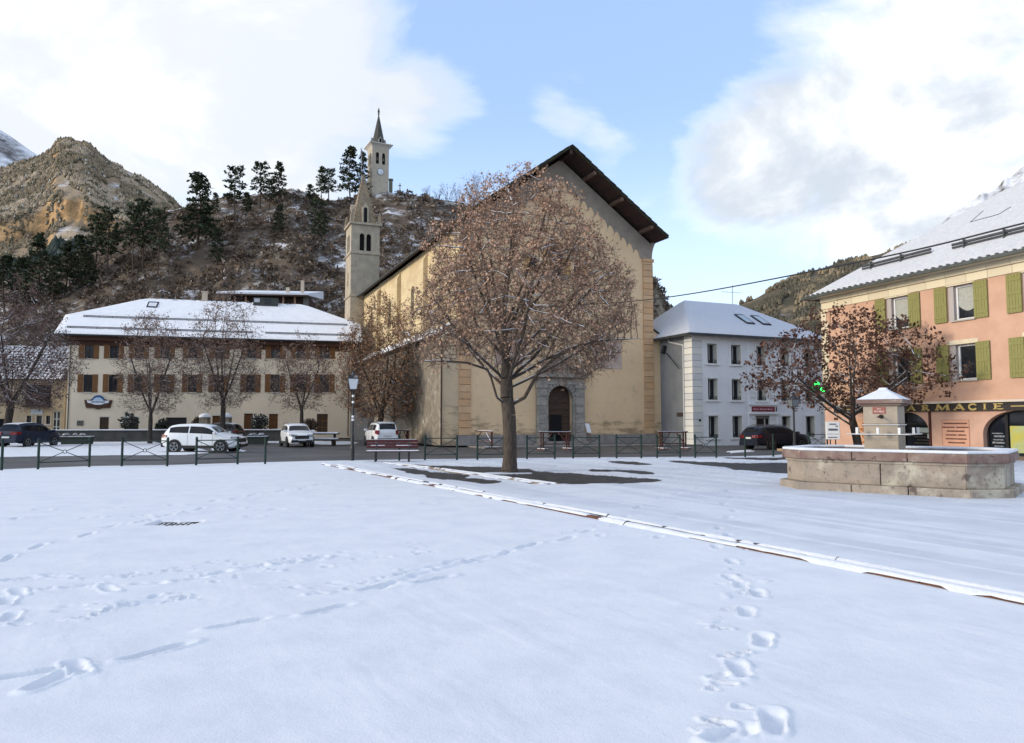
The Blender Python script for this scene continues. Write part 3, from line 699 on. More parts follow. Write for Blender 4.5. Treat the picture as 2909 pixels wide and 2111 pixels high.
m = MB(); m.tube((AX0 - .09, 13, 7.4), (AX0 - .09, 13, 0), .06); m.build('downpipe', PIPEM, CH)
# portal
def pbox(name, *a, mat=PORTAL, bev=.02): m = MB(); m.box(*a); return m.build(name, mat, CH, bevel=bev)
for x0, x1 in ((-1.83, -1.12), (1.21, 1.93)):
    z = 0; hs = [.85, .62, .7, .58, .66, .6]
    for i, h in enumerate(hs):
        pbox('portal_stone', x0 - (.06 if i == 0 else 0), x1 + (.06 if i == 0 else 0), -.38 if i else -.46, .1, z + .008, z + h - .008); z += h
    pbox('portal_capital', x0 - .08, x1 + .08, -.46, .1, z, z + .26)
n = 13; cx = .04
for k in range(n):
    a0 = math.pi * k / n + .012; a1 = math.pi * (k + 1) / n - .012
    q = [(cx + r * math.cos(a), 3.2 + r * math.sin(a)) for r, a in ((1.0, a0), (1.0, (a0 + a1) / 2), (1.0, a1), (1.34, a1), (1.34, (a0 + a1) / 2), (1.34, a0))]
    m = MB(); m.prism(q, -.30 if k != n // 2 else -.42, .1); m.build('voussoir', PORTAL if k != n // 2 else pmat('keystone', (.40, .32, .25), (.3, .26, .2), scale=3), CH, bevel=.012)
for x0, x1 in ((-1.12, -.96), (1.04, 1.21)): pbox('portal_jamb', x0, x1, -.28, .2, 0, 3.2)
m = MB(); xs_ = [-1.12 + 2.33 * k / 24 for k in range(25)]
za_ = [3.2 + math.sqrt(max(1.335 ** 2 - (x - cx) ** 2, 0)) for x in xs_]
for k in range(24):
    m.quad((xs_[k], -.24, za_[k]), (xs_[k + 1], -.24, za_[k + 1]), (xs_[k + 1], -.24, 4.75), (xs_[k], -.24, 4.75)); m.quad((xs_[k], -.24, za_[k]), (xs_[k], .1, za_[k]), (xs_[k + 1], .1, za_[k + 1]), (xs_[k + 1], -.24, za_[k + 1]))
m.build('portal_spandrel', PORTAL, CH)
pbox('portal_frieze', -1.86, 1.96, -.34, .1, 4.28, 4.72); pbox('portal_cornice', -2.05, 2.15, -.62, .1, 4.78, 5.0)
for sg in (1, -1):        # broken pediment scrolls and the niche between
    q = [(cx + sg * (2.05 - 1.25 * k / 8), 5.0 + .66 * math.sin(math.pi / 2 * k / 8)) for k in range(9)]; q += [(p[0], p[1] - .2) for p in q[::-1]]
    m = MB(); m.prism(q if sg < 0 else q[::-1], -.5, .05); m.build('pediment', PORTAL, CH)
    pbox('portal_tympanum', *(sorted((cx + sg * .7, cx + sg * 1.75))), -.18, .05, 5.0, 5.32, mat=pmat('niche_stone', (.4, .32, .25), (.3, .24, .19), scale=3))
    pbox('niche_column', *(sorted((cx + sg * .46, cx + sg * .66))), -.34, .05, 5.0, 6.25)
pbox('niche', -.42, .5, -.2, .04, 5.0, 6.2, mat=pmat('niche_stone', (.4, .32, .25))); pbox('niche_cornice', -.72, .8, -.42, .05, 6.25, 6.42)
# door: planked leaves with an open wicket
DX0, DX1 = -.95, 1.03
m = MB(); m.prism(archpts(DX0, DX1, 0, 3.2, 4.2), .30, .36); dr = m.build('door', BROWNWOOD, CH)
for k in range(8):
    z0 = .02 + k * .49
    if z0 + .46 < 3.9:
        for (a, b) in (((DX0 + .03, -.60), (.36, DX1 - .03)) if z0 < 1.9 else ((DX0 + .03, DX1 - .03),)):
            hw = 1 if z0 < 2.8 else max(.3, math.sqrt(max(.05, 1 - ((z0 + .46 - 3.2)) ** 2)) * .93)
            if hw != 1: a, b = cx - .95 * hw, cx + .95 * hw
            m = MB(); m.box(a, b, .255, .32, z0, z0 + .44); m.build('door_panel', BROWNWOOD, dr, bevel=.02)
m = MB(); m.box(-.57, .33, .245, .40, .0, 2.1); m.build('wicket_opening', BLACKIN, dr)
m = MB(); m.box(-.63, -.575, .22, .33, 0, 2.16); m.box(.335, .39, .22, .33, 0, 2.16); m.box(-.63, .39, .225, .33, 2.11, 2.17); m.build('wicket_frame', DARKWOOD, dr)
for i in range(2):
    pbox('step', -2.2 + .3 * i, 2.3 - .3 * i, -1.5 + .4 * i, -.45, .0 + .001, .12 + .12 * i - .002, mat=pmat('step_stone', (.25, .23, .22), (.18, .17, .16), scale=3))
# faded painted panels (sundials)
FRES = pmat('faded_fresco', (.40, .28, .24), (.50, .40, .33), rough=.95, scale=2.2, lo=.35, hi=.62, extra=[((.58, .52, .45), 4, .58, .7)])
for a, b in ((2.95, 5.3), (-5.0, -2.65)):
    m = MB(); m.box(a, b, -.02, .02, 5.55, 7.6); d = m.build('painted_panel', FRES, CH)
    m = MB(); m.box(a + .06, b - .06, -.026, -.02, 5.61, 5.66); m.box(a + .06, a + .11, -.026, -.02, 5.66, 7.5); m.box(b - .11, b - .06, -.026, -.02, 5.66, 7.5); m.build('painted_border', pmat('fresco_line', (.55, .48, .42)), d)
    m = MB(); m.tube((a + 1.17, -.02, 7.0), (a + 1.17, -.35, 6.6), .012); m.build('gnomon', STEEL, d)
# forecourt with its kerb
m = MB(); m.prism([(-7.0, -3.6), (9.4, -4.2), (9.4, 0.0), (-7.0, 0.0)], -.14, .0, axis='z')
fc = m.build('forecourt', pmat('forecourt', (.20, .185, .175), (.13, .125, .12), rough=.8, scale=.9, extra=[((.34, .33, .33), 1.2, .6, .72)])); fc.location = CH.location; fc.rotation_euler = CH.rotation_euler; tag(fc, kind='structure')

# ------------------------------------------------------------------ church bell tower
def local(o, x, y, z=0): return o.matrix_basis @ Vector((x, y, z)) if False else Matrix.LocRotScale(o.location, o.rotation_euler, None) @ Vector((x, y, z))
BT = thing('bell_tower', 'slender stone bell tower with brown pyramid spire behind the church', 'tower', local(CH, -7.5, 33.6, 0), R(23))
W = 1.56
m = MB()
for (ya, rot) in ((-W, 0),):
    ops = [(-.64, -.10, 20.3, 22.2), (.10, .64, 20.3, 22.2)]
for kf in range(4):
    q = MB(); wall_mb(q, -W, W, 0, 23.2, ops if kf in (0, 3) else [], 0, .35)
    if kf in (0, 3):
        for o in ops: spandrel(q, o[0], o[1], o[3] - .27, o[3], 0, .35)
    c, s = math.cos(kf * math.pi / 2), math.sin(kf * math.pi / 2)
    q.v = [(p[0] * c - (p[1] - W) * s, p[0] * s + (p[1] - W) * c, p[2]) for p in q.v]
    m.add(q.v, q.f)
tw = m.build('shaft', TOWERM, BT)
m = MB(); m.box(-W + .4, W - .4, -W + .4, W - .4, 20, 22.6); m.build('belfry_interior', BLACKIN, BT)
m = MB(); m.tube((0, -W + .18, 20.3), (0, -W + .18, 21.9), .07); m.box(-.12, .12, -W + .04, -W + .3, 21.85, 21.98); m.build('belfry_column', pmat('pale_stone', (.6, .57, .5), (.5, .47, .4)), BT)
for z, e in ((15.2, .12), (19.9, .10), (23.15, .22)):
    m = MB(); m.box(-W - e, W + e, -W - e, W + e, z, z + .22); m.build('string_course', TOWERM, BT, bevel=.03)
m = MB(); b = 1.26; T = (0, 0, 29.3)
m.add([(-b, -b, 23.37), (b, -b, 23.37), (b, b, 23.37), (-b, b, 23.37), (.07, -.07, 29.3), (-.07, -.07, 29.3), (-.07, .07, 29.3), (.07, .07, 29.3)], [(0, 1, 4, 5), (1, 2, 7, 4), (2, 3, 6, 7), (3, 0, 5, 6), (4, 7, 6, 5)])
sp = m.build('spire', SPIREM, BT)
m = MB()
for k in range(14):
    a = k / 14; bb = b * (1 - a)
    for sx in (-1, 1):
        for sy in (-1, 1):
            m.box(sx * bb - .07, sx * bb + .07, sy * bb - .07, sy * bb + .07, 23.37 + 5.93 * a, 23.37 + 5.93 * a + .16)
m.build('spire_crocket', SPIREM, BT)['kind'] = 'stuff'
for kf in (0, 3):
    c, s = math.cos(kf * math.pi / 2), math.sin(kf * math.pi / 2)
    def rot(q): q.v = [(p[0] * c - p[1] * s, p[0] * s + p[1] * c, p[2]) for p in q.v]; return q
    q = MB(); q.prism([(-.36, 23.37), (.36, 23.37), (.36, 25.2), (0, 25.75), (-.36, 25.2)], -b - .12, -.9); dm = rot(q).build('lucarne', TOWERM, BT)
    q = MB(); q.prism(archpts(-.18, .18, 23.5, 24.95, 25.2), -b - .14, -b - .05); rot(q).build('lucarne_opening', BLACKIN, dm)
for sx in (-1, 1):
    for sy in (-1, 1):
        m = MB(); m.box(sx * 1.52 - .17, sx * 1.52 + .17, sy * 1.52 - .17, sy * 1.52 + .17, 23.37, 24.1); m.prism([(sx * 1.52 - .17, 24.1), (sx * 1.52 + .17, 24.1), (sx * 1.52, 24.7)], sy * 1.52 - .17, sy * 1.52 + .17); m.build('corner_pinnacle', pmat('pinnacle_stone', (.36, .29, .2), (.27, .22, .16), snow=(.5, .9, 2, .4)), BT)
m = MB(); m.box(-W - .01, -W + .02, -.15, .15, 16.5, 18); m.build('slit', BLACKIN, BT)

# ------------------------------------------------------------------ clock tower on the hill
ctb = at(1073, 545, 206); CT = thing('clock_tower', 'pale clock tower with dark pointed spire on the hilltop', 'tower', (ctb.x, ctb.y, ctb.z - 3.0), R(27))
CW = 2.42; z1 = 79.0 - CT.location.z
CTM = pmat('clock_tower_render', (.52, .46, .36), (.44, .39, .31), rough=.95, scale=.8, bump=.03, bscale=5)
m = MB(); ops = [(-1.35, -.45, z1 - 4.9, z1 - 1.6), (.45, 1.35, z1 - 4.9, z1 - 1.6)]
for kf in range(4):
    q = MB(); wall_mb(q, -CW, CW, 0, z1, ops if kf in (0, 3) else [], 0, .4)
    if kf in (0, 3):
        for o in ops: spandrel(q, o[0], o[1], o[3] - .45, o[3], 0, .4)
    c, s = math.cos(kf * math.pi / 2), math.sin(kf * math.pi / 2)
    q.v = [(p[0] * c - (p[1] - CW) * s, p[0] * s + (p[1] - CW) * c, p[2]) for p in q.v]; m.add(q.v, q.f)
m.build('shaft', CTM, CT)
m = MB(); m.box(-CW + .45, CW - .45, -CW + .45, CW - .45, z1 - 5.5, z1 - .5); m.build('belfry_interior', BLACKIN, CT)
for o in ops:
    m = MB(); m.lathe([(.05, z1 - 2.9), (.2, z1 - 3.0), (.28, z1 - 3.5), (.42, z1 - 3.9)], 12, ((o[0] + o[1]) / 2, -CW + .38)); m.build('bell', pmat('bronze', (.12, .10, .07), metal=.6, rough=.5), CT)
m = MB(); k_ = [(CW, z1 - .2), (CW + .15, z1 + .1), (CW + .55, z1 + .5), (CW + .95, z1 + .75), (CW + .95, z1 + .95)]
vs = []; fs = []
for r, z in k_: vs += [(-r, -r, z), (r, -r, z), (r, r, z), (-r, r, z)]
for i in range(len(k_) - 1):
    for j in range(4): fs.append((i * 4 + j, i * 4 + (j + 1) % 4, i * 4 + 4 + (j + 1) % 4, i * 4 + 4 + j))
fs.append((16, 17, 18, 19)); m.add(vs, fs); m.build('cornice', pmat('cornice_stone', (.66, .62, .55), (.58, .54, .48)), CT)
m = MB(); zs = z1 + .97; b = 1.95; zt = zs + 9.2
vs = [(b * 1.02 * math.cos(R(22.5 + 45 * k)), b * 1.02 * math.sin(R(22.5 + 45 * k)), zs) for k in range(8)] + [(.12 * math.cos(R(22.5 + 45 * k)), .12 * math.sin(R(22.5 + 45 * k)), zt) for k in range(8)]
m.add(vs, [(k, (k + 1) % 8, 8 + (k + 1) % 8, 8 + k) for k in range(8)] + [tuple(range(8, 16))]); m.build('spire', pmat('spire_slate', (.085, .085, .07), (.055, .057, .05), rough=.8, scale=3, bump=.03, bscale=6), CT)
for kf in (0, 3, 1):
    c, s = math.cos(kf * math.pi / 2), math.sin(kf * math.pi / 2)
    q = MB(); q.prism([(-.5, zs), (.5, zs), (.5, zs + 1.6), (0, zs + 2.3), (-.5, zs + 1.6)], -b - .15, -.9)
    q.v = [(p[0] * c - p[1] * s, p[0] * s + p[1] * c, p[2]) for p in q.v]; dm = q.build('lucarne', pmat('lucarne_stone', (.30, .30, .27), (.22, .22, .2)), CT)
    q = MB(); q.prism(archpts(-.28, .28, zs + .15, zs + 1.35, zs + 1.7), -b - .18, -b); q.v = [(p[0] * c - p[1] * s, p[0] * s + p[1] * c, p[2]) for p in q.v]; q.build('lucarne_opening', BLACKIN, dm)
m = MB(); m.lathe([(.16, zt), (.3, zt + .25), (.16, zt + .45), (.24, zt + .7), (.34, zt + 1.0), (.26, zt + 1.5), (.12, zt + 1.75), (.17, zt + 1.95), (.05, zt + 2.15)], 10); m.build('statue', pmat('statue', (.10, .12, .09), metal=.3), CT, smooth=True)
zc = 71.9 - CT.location.z
def disc(r, y0, y1, zc, n=36): q = MB(); q.prism([(r * math.cos(2 * math.pi * k / n), zc + r * math.sin(2 * math.pi * k / n)) for k in range(n)], y0, y1); return q
cl = disc(1.0, -CW - .10, -CW + .05, zc).build('clock_rim', pmat('clock_rim', (.10, .12, .15), rough=.5), CT)
fcx = disc(.86, -CW - .13, -CW - .05, zc).build('clock_face', pmat('clock_face', (.74, .77, .80), rough=.5), CT)
m = MB()
for k in range(12):
    a = 2 * math.pi * k / 12; m.tube((.70 * math.sin(a), -CW - .135, zc + .70 * math.cos(a)), (.82 * math.sin(a), -CW - .135, zc + .82 * math.cos(a)), .022, n=4)
m.build('hour_mark', STEEL, fcx)
for a, l, nm in ((R(128), .66, 'minute_hand'), (R(150), .45, 'hour_hand')):
    m = MB(); m.tube((0, -CW - .15, zc), (l * math.sin(a), -CW - .15, zc + l * math.cos(a)), .04, .02, 5); m.build(nm, STEEL, fcx)
# gate post and cross beside it, and the flag
hp = at(1110, 541, 207); po = thing('gate_pillar', 'mossy stone gate pillar right of the hilltop clock tower', 'pillar', (hp.x, hp.y, hp.z - 2))
m = MB(); m.box(-.45, .45, -.45, .45, 0, 4.9); m.build('shaft', pmat('pillar_stone', (.2, .21, .16), (.14, .15, .11)), po); m = MB(); m.box(-.62, .62, -.62, .62, 4.9, 5.25); m.build('cap', MC['pillar_stone'], po)
hp = at(1136, 549, 207); po = thing('hilltop_cross', 'small stone cross on stepped base on the hill skyline', 'cross', (hp.x, hp.y, hp.z - .8))
m = MB(); m.prism([(-1.1, 0), (1.1, 0), (.35, 1.6), (-.35, 1.6)], -.5, .5); m.build('base', pmat('cross_stone', (.3, .28, .25)), po); m = MB(); m.box(-.12, .12, -.1, .1, 1.6, 3.7); m.box(-.45, .45, -.1, .1, 2.9, 3.1); m.build('cross', MC['cross_stone'], po)
hp = at(1027, 470, 199); fl = thing('flag', 'dark flag hanging on a pole beside the clock tower', 'flag', (hp.x, hp.y, hp.z - 9))
m = MB(); m.tube((0, 0, 0), (0, 0, 14.2), .06); m.build('pole', pmat('flag_pole', (.4, .4, .4)), fl)
m = MB(); n = 8
for k in range(n):
    z = 13.9 - 2.6 * k / n; z2 = 13.9 - 2.6 * (k + 1) / n
    w0 = .25 + .9 * (k / n); w1 = .25 + .9 * ((k + 1) / n)
    if k > 5: w0 *= .75; w1 *= .45
    m.quad((-.35 + .05 * k, .05 * math.sin(k), z), (-.35 + .05 * k + w0 * .6, .05 * math.cos(k), z - .1), (-.30 + .05 * k + w1 * .6, .05 * math.cos(k + 1), z2 - .1), (-.30 + .05 * k, .05 * math.sin(k + 1), z2))
m.build('cloth', pmat('flag_cloth', (.05, .05, .07)), fl)
# low wall along the hilltop to the right of the tower
hw_ = MB(); us = list(range(1120, 1340, 20)); ptw = [at(u, 549 + (u - 1120) * .145, 205) for u in us]
for a, b in zip(ptw[:-1], ptw[1:]): hw_.add([(a.x, a.y, a.z - 2.5), (b.x, b.y, b.z - 2.5), (b.x, b.y, b.z + .1), (a.x, a.y, a.z + .1), (a.x, a.y + .5, a.z - 2.5), (b.x, b.y + .5, b.z - 2.5), (b.x, b.y + .5, b.z + .1), (a.x, a.y + .5, a.z + .1)], [(0, 1, 2, 3), (3, 2, 6, 7), (5, 4, 7, 6)])
tag(hw_.build('hilltop_wall', pmat('hilltop_wall', (.11, .095, .075), (.08, .07, .055))), 'low dark stone wall along the hill crest right of the clock tower', 'wall')

# ------------------------------------------------------------------ long cream building on the left
LC = gp(190, 1255); LO = Vector(((190 - 1454.5) / FOC * 68, 68, 0))
CB = thing('cream_building', 'long cream building with snowy hipped roof and brown shutters', 'building', LO, R(15))
def cw(u):
    t = (u - 1454.5) / FOC * math.cos(TH) * 1.0; return (68 * t - LO.x) / (math.cos(R(15)) - math.sin(R(15)) * t)
def cz(v, x): return zat(v, 68 + math.sin(R(15)) * x)
CREAM = pmat('cream_render', (.78, .665, .50), (.70, .60, .45), rough=.95, scale=.35, bump=.012, bscale=10, extra=[((.44, .38, .30), .9, .64, .8)])
BL = cw(996); BH = cz(962, 10) ; EAVE = cz(958, 10)
cols = [245, 317, 388, 462, 543, 618, 709, 779, 851, 920]
ops = []; wins = []
for u in cols:
    x = cw(u); hw = (cw(u + 13) - cw(u - 13)) / 2
    a = (x - hw, x + hw, cz(1019, x) + .02, cz(981, x)); b = (x - hw, x + hw, cz(1114, x), cz(1064, x)); ops += [a, b]; wins += [a, b]
doors = []
for u0, u1, vt, kind in ((283, 309, 1185, 'dark'), (367, 394, 1186, 'dark'), (470, 530, 1186, 'garage'), (603, 628, 1181, 'wood'), (693, 718, 1175, 'wood'), (764, 789, 1176, 'wood'), (900, 931, 1176, 'panel')):
    o = (cw(u0), cw(u1), .35, cz(vt, cw(u0))); ops.append(o); doors.append((o, kind))
mbw = MB(); wall_mb(mbw, 0, BL, 0, BH + .3, ops, 0, .22)
BD = 11.0
mbw.quad((0, 0, 0), (0, BD, 0), (0, BD, BH), (0, 0, BH)); mbw.quad((BL, 0, 0), (BL, BD, 0), (BL, BD, BH), (BL, 0, BH)); mbw.quad((0, BD, 0), (BL, BD, 0), (BL, BD, BH), (0, BD, BH))
mbw.build('wall', CREAM, CB)
for a, b, c, d in wins:
    m = MB(); m.box(a, b, .14, .2, c, d); w = m.build('window', GLASS, CB)
    m = MB(); f = .05; m.box(a, a + f, .10, .15, c, d); m.box(b - f, b, .10, .15, c, d); m.box(a + f, b - f, .10, .15, c, c + f); m.box(a + f, b - f, .10, .15, d - f, d); m.box((a + b) / 2 - .03, (a + b) / 2 + .03, .10, .15, c + f, d - f); m.build('frame', DARKWOOD, w)
    for sx in (-1, 1):
        x0 = a - (b - a) * .62 if sx < 0 else b; x1 = a if sx < 0 else b + (b - a) * .62
        sh = MB(); sh.box(x0 + .01, x1 - .01, -.055, -.01, c - .02, d + .02); s = sh.build('shutter', SHUTTER, CB)
        sh = MB(); sh.box(x0 + .04, x1 - .04, -.075, -.055, c + (d - c) * .2 - .05, c + (d - c) * .2 + .05); sh.build('shutter_batten', SHUTTER, s); sh = MB(); sh.box(x0 + .04, x1 - .04, -.075, -.055, d - (d - c) * .2 - .05, d - (d - c) * .2 + .05); sh.build('shutter_batten', SHUTTER, s)
    m = MB(); m.box(a - .05, b + .05, -.1, .1, c - .1, c - .02); m.build('sill', pmat('sill_stone', (.5, .46, .4), (.42, .39, .34), snow=(.8, 1.0, 3, .8)), w)
for (a, b, c, d), kd in doors:
    mt = {'dark': DARKWOOD, 'garage': pmat('dark_garage', (.012, .011, .011), rough=.6), 'wood': pmat('orange_door', (.15, .062, .016), (.10, .042, .013), scale=4, stretch=(6, 1, 1)), 'panel': pmat('panel_door', (.16, .085, .022), (.11, .055, .016), scale=4, stretch=(6, 1, 1))}[kd]
    m = MB(); m.box(a, b, .12, .18, c, d); dd = m.build('door', mt, CB)
    if kd != 'garage':
        m = MB(); w = b - a
        for ix in range(2):
            for iz in range(3): m.box(a + w * (.10 + .45 * ix), a + w * (.45 + .45 * ix), .09, .12, c + (d - c) * (.06 + .32 * iz), c + (d - c) * (.32 + .32 * iz))
        m.build('door_panel', BROWNWOOD if kd in ('dark', 'panel') else mt, dd, bevel=.015)
        m = MB(); m.box(a - .1, b + .1, -.03, .02, d, d + .12); m.build('lintel', pmat('lintel_stone', (.62, .57, .48)), dd)
m = MB(); m.box(-.5, BL + .5, -.6, 0.0, BH - .45, BH - .05); m.box(-.02, BL + .02, -.05, .05, BH - .9, BH - .45); m.build('eave_boarding', pmat('red_brown_boards', (.085, .036, .02), (.055, .025, .015), scale=4, stretch=(1, 1, 8)), CB)
# half-hipped roof
E = 1.0; RD = BD / 2; RZ = BH + .02; RH = zat(857, 68 + 6.5 + 2.3) - RZ; fk = .47
hipx = cw(341) - 0 ; hipx2 = BL - cw(860) + 0
def roof_pts(off, lift):
    xa, xb = -E - .0, BL + E; y0, y1 = -E, BD + E; zk = RZ + RH * fk; yk0 = y0 + (RD - y0) * fk; yk1 = y1 - (y1 - RD) * fk
    P = [(xa, y0, RZ), (xb, y0, RZ), (xb, y1, RZ), (xa, y1, RZ), (xa, yk0, zk), (xb, yk0, zk), (xb, yk1, zk), (xa, yk1, zk), (hipx + 1.2, RD, RZ + RH), (BL - hipx2 - .6, RD, RZ + RH)]
    return [(p[0] * off, p[1], p[2] + lift) if False else (p[0], p[1], p[2] + lift) for p in P]
RF = [(0, 1, 5, 9, 8, 4), (2, 3, 7, 8, 9, 6), (7, 4, 8), (5, 6, 9), (0, 4, 7, 3), (1, 2, 6, 5)]
m = MB(); m.add(roof_pts(1, 0), RF); m.add([p for p in roof_pts(1, -.12)[:4]], [(3, 2, 1, 0)]); cr = m.build('roof', pmat('brown_tile', (.08, .06, .05), (.06, .05, .045)), CB)
# snow blanket: subdivided front plane with a soft uneven surface
def snow_plane(name, quad, mat, parent, nu, nv, lift, amp, seed, holes=None):
    A, B, C_, D = [np.array(p) for p in quad]
    u, v = np.meshgrid(np.linspace(0, 1, nu), np.linspace(0, 1, nv))
    P = (A[None, None] * (1 - u)[..., None] * (1 - v)[..., None] + B * (u * (1 - v))[..., None] + C_ * (u * v)[..., None] + D * ((1 - u) * v)[..., None])
    nrm = np.cross(B - A, D - A); nrm = nrm / np.linalg.norm(nrm)
    if nrm[2] < 0: nrm = -nrm
    ed = np.minimum(np.minimum(u, 1 - u) * nu / 2, np.minimum(v, 1 - v) * nv / 2).clip(0, 1)
    h = lift * ed + amp * ed * (fbm(u * nu / 5, v * nv / 5, 4, seed) - .5)
    if holes is not None: h = np.where(holes(u, v), -.03, h)
    P = P + nrm * h[..., None]
    return npmesh(name, P.reshape(-1, 3), [grid_faces(nv, nu)], mat, parent, smooth=True)
rp = roof_pts(1, .004)
def tile_peek(u, v): return (v > .86) & (fbm(u * 160, v * 26, 2, 201) > .60)
snow_plane('snow_cover', (rp[0], rp[1], rp[5], rp[4]), SNOWROOF, cr, 130, 22, .12, .05, 203)
snow_plane('snow_cover', (rp[4], rp[5], rp[9], rp[8]), SNOWROOF, cr, 150, 22, .12, .06, 205, tile_peek)
snow_plane('snow_cover', (rp[7], rp[4], rp[8], rp[8]), SNOWROOF, cr, 20, 16, .12, .04, 207); snow_plane('snow_cover', (rp[5], rp[6], rp[9], rp[9]), SNOWROOF, cr, 20, 16, .12, .04, 209)
def rz(y): return RZ + RH * (y + E) / (RD + E)
for fy, segs in ((.12, ((.03, .30), (.33, .62), (.66, .97))), (.40, ((.06, .5), (.53, .95)))):
    y = -E + (RD + E) * fy
    for a, b in segs:
        m = MB(); x0, x1 = -E + (BL + 2 * E) * a, -E + (BL + 2 * E) * b; m.tube((x0, y - .06, rz(y) + .26), (x1, y - .06, rz(y) + .26), .045, n=6); m.tube((x0, y - .06, rz(y) + .16), (x1, y - .06, rz(y) + .16), .035, n=6)
        k = x0 + .3
        while k < x1: m.box(k - .02, k + .02, y - .1, y + .05, rz(y) - .05, rz(y) + .3); k += 1.1
        m.build('snow_guard', pmat('snow_guard', (.13, .13, .14), (.2, .2, .2), rough=.6), CB)
m = MB(); m.tube((-E, -E - .06, RZ - .03), (BL + E, -E - .06, RZ - .03), .08); m.path([(-.3, -.5, RZ - .1), (.18, -.1, RZ - .9), (.18, -.1, .2)], .05); m.build('gutter', GUTTER, CB)
m = MB(); m.path([(BL - .3, -.5, RZ - .1), (BL - .25, -.1, RZ - .9), (BL - .25, -.1, .2)], .05); m.build('downpipe', PIPEM, CB)
def on_roof(name, x, fy, w, l, mat, h=.12):
    y0 = -E + (RD + E) * fy; y1 = y0 + l; m = MB()
    m.add([(x, y0, rz(y0) + .1), (x + w, y0, rz(y0) + .1), (x + w, y1, rz(y1) + .1), (x, y1, rz(y1) + .1), (x, y0, rz(y0) + .1 + h), (x + w, y0, rz(y0) + .1 + h), (x + w, y1, rz(y1) + .1 + h), (x, y1, rz(y1) + .1 + h)],
          [(4, 5, 6, 7), (0, 1, 5, 4), (1, 2, 6, 5), (2, 3, 7, 6), (3, 0, 4, 7)]); return m.build(name, mat, CB)
sk = on_roof('skylight', cw(380), .70, 1.0, 1.0, STEEL)
y0 = -E + (RD + E) * .70
m = MB(); m.add([(cw(380) + .14, y0 + .14, rz(y0 + .14) + .226), (cw(380) + .86, y0 + .14, rz(y0 + .14) + .226), (cw(380) + .86, y0 + .8, rz(y0 + .8) + .226), (cw(380) + .14, y0 + .8, rz(y0 + .8) + .226)], [(0, 1, 2, 3)]); m.build('skylight_snow', SNOW, sk)
m = MB(); m.box(cw(700), cw(776), RD - .9, RD + 1.2, RZ + RH - .45, RZ + RH + .42); dm = m.build('roof_lantern', pmat('lantern_box', (.035, .04, .038), (.06, .065, .06), scale=3), CB)
m = MB(); m.box(cw(700) + .1, cw(720), RD - .94, RD - .9, RZ + RH - .1, RZ + RH + .3); m.build('pane', pmat('lantern_pane', (.45, .48, .5)), dm); m = MB(); m.box(cw(735), cw(752), RD - .94, RD - .9, RZ + RH - .2, RZ + RH + .3); m.build('pane', GLASS, dm)
for u in (548, 968):
    m = MB(); x = cw(u); zz = RZ + RH * (.98 if u == 548 else .30); m.box(x - .25, x + .25, RD - .3, RD + .3, zz - .6, zz + .9); m.box(x - .33, x + .33, RD - .38, RD + .38, zz + .9, zz + 1.02); m.build('chimney', pmat('chimney_render', (.55, .47, .36), (.47, .40, .31)), CB)
# carved wooden sign with a blue and white plaque
sx, szv = cw(278), (cz(1162, 3) + cz(1127, 3)) / 2
SG = thing('carved_wooden_sign', 'carved brown wooden sign with blue and white plaque on cream wall', 'sign', Matrix.LocRotScale(LO, CB.rotation_euler, None) @ Vector((sx, -.06, szv)), R(15))
w = (cw(318) - cw(238)) / 2; h = .62
m = MB(); m.prism([(-w, .42 * h), (-.62 * w, .42 * h), (-.4 * w, .62 * h), (.4 * w, .62 * h), (.62 * w, .42 * h), (w, .42 * h), (.93 * w, -.2 * h), (.86 * w, -.75 * h), (.3 * w, -.8 * h), (0, -h), (-.3 * w, -.8 * h), (-.86 * w, -.75 * h), (-.93 * w, -.2 * h)], -.08, .05); m.build('board', pmat('sign_wood', (.085, .04, .02), (.05, .025, .014), scale=5), SG, bevel=.02)
m = MB(); m.prism([(.46 * w * math.cos(math.pi * k / 16), .28 * h + .85 * h * math.sin(math.pi * k / 16)) for k in range(17)], -.12, -.07); m.build('blue_arch', pmat('sign_blue', (.02, .07, .2), (.03, .1, .26)), SG)
m = MB(); m.prism([(.36 * w * math.cos(math.pi * k / 16), .26 * h + .55 * h * math.sin(math.pi * k / 16)) for k in range(17)], -.135, -.11); m.build('mountain_picture', pmat('sign_sky', (.30, .45, .62), (.55, .65, .72), scale=6), SG)
m = MB(); m.prism([(-.8 * w, .38 * h), (-.62 * w, .30 * h), (.62 * w, .30 * h), (.8 * w, .38 * h), (.74 * w, -.02 * h), (.5 * w, -.08 * h), (.2 * w, -.3 * h), (-.2 * w, -.3 * h), (-.5 * w, -.08 * h), (-.74 * w, -.02 * h)], -.145, -.10); bn = m.build('white_banner', pmat('sign_white', (.72, .74, .76)), SG)
m = MB()
x = -.48 * w
for k in range(9): ww = .07 * w * (1 + .5 * (k % 3 == 1)); m.box(x, x + ww, -.152, -.144, .02 * h, .22 * h); x += ww + .028 * w
m.build('lettering', pmat('sign_letter', (.05, .10, .18)), bn)
m = MB(); m.box(cw(219), cw(237), -.07, .0, cz(1209, 1), cz(1195, 1)); tag(m.build('notice_case', pmat('notice_dark', (.05, .05, .045), (.16, .15, .13), scale=8)), 'small dark framed notice case on the cream wall below the carved sign', 'notice case'); o = bpy.context.scene.objects['notice_case']; o.location = LO; o.rotation_euler = (0, 0, R(15))

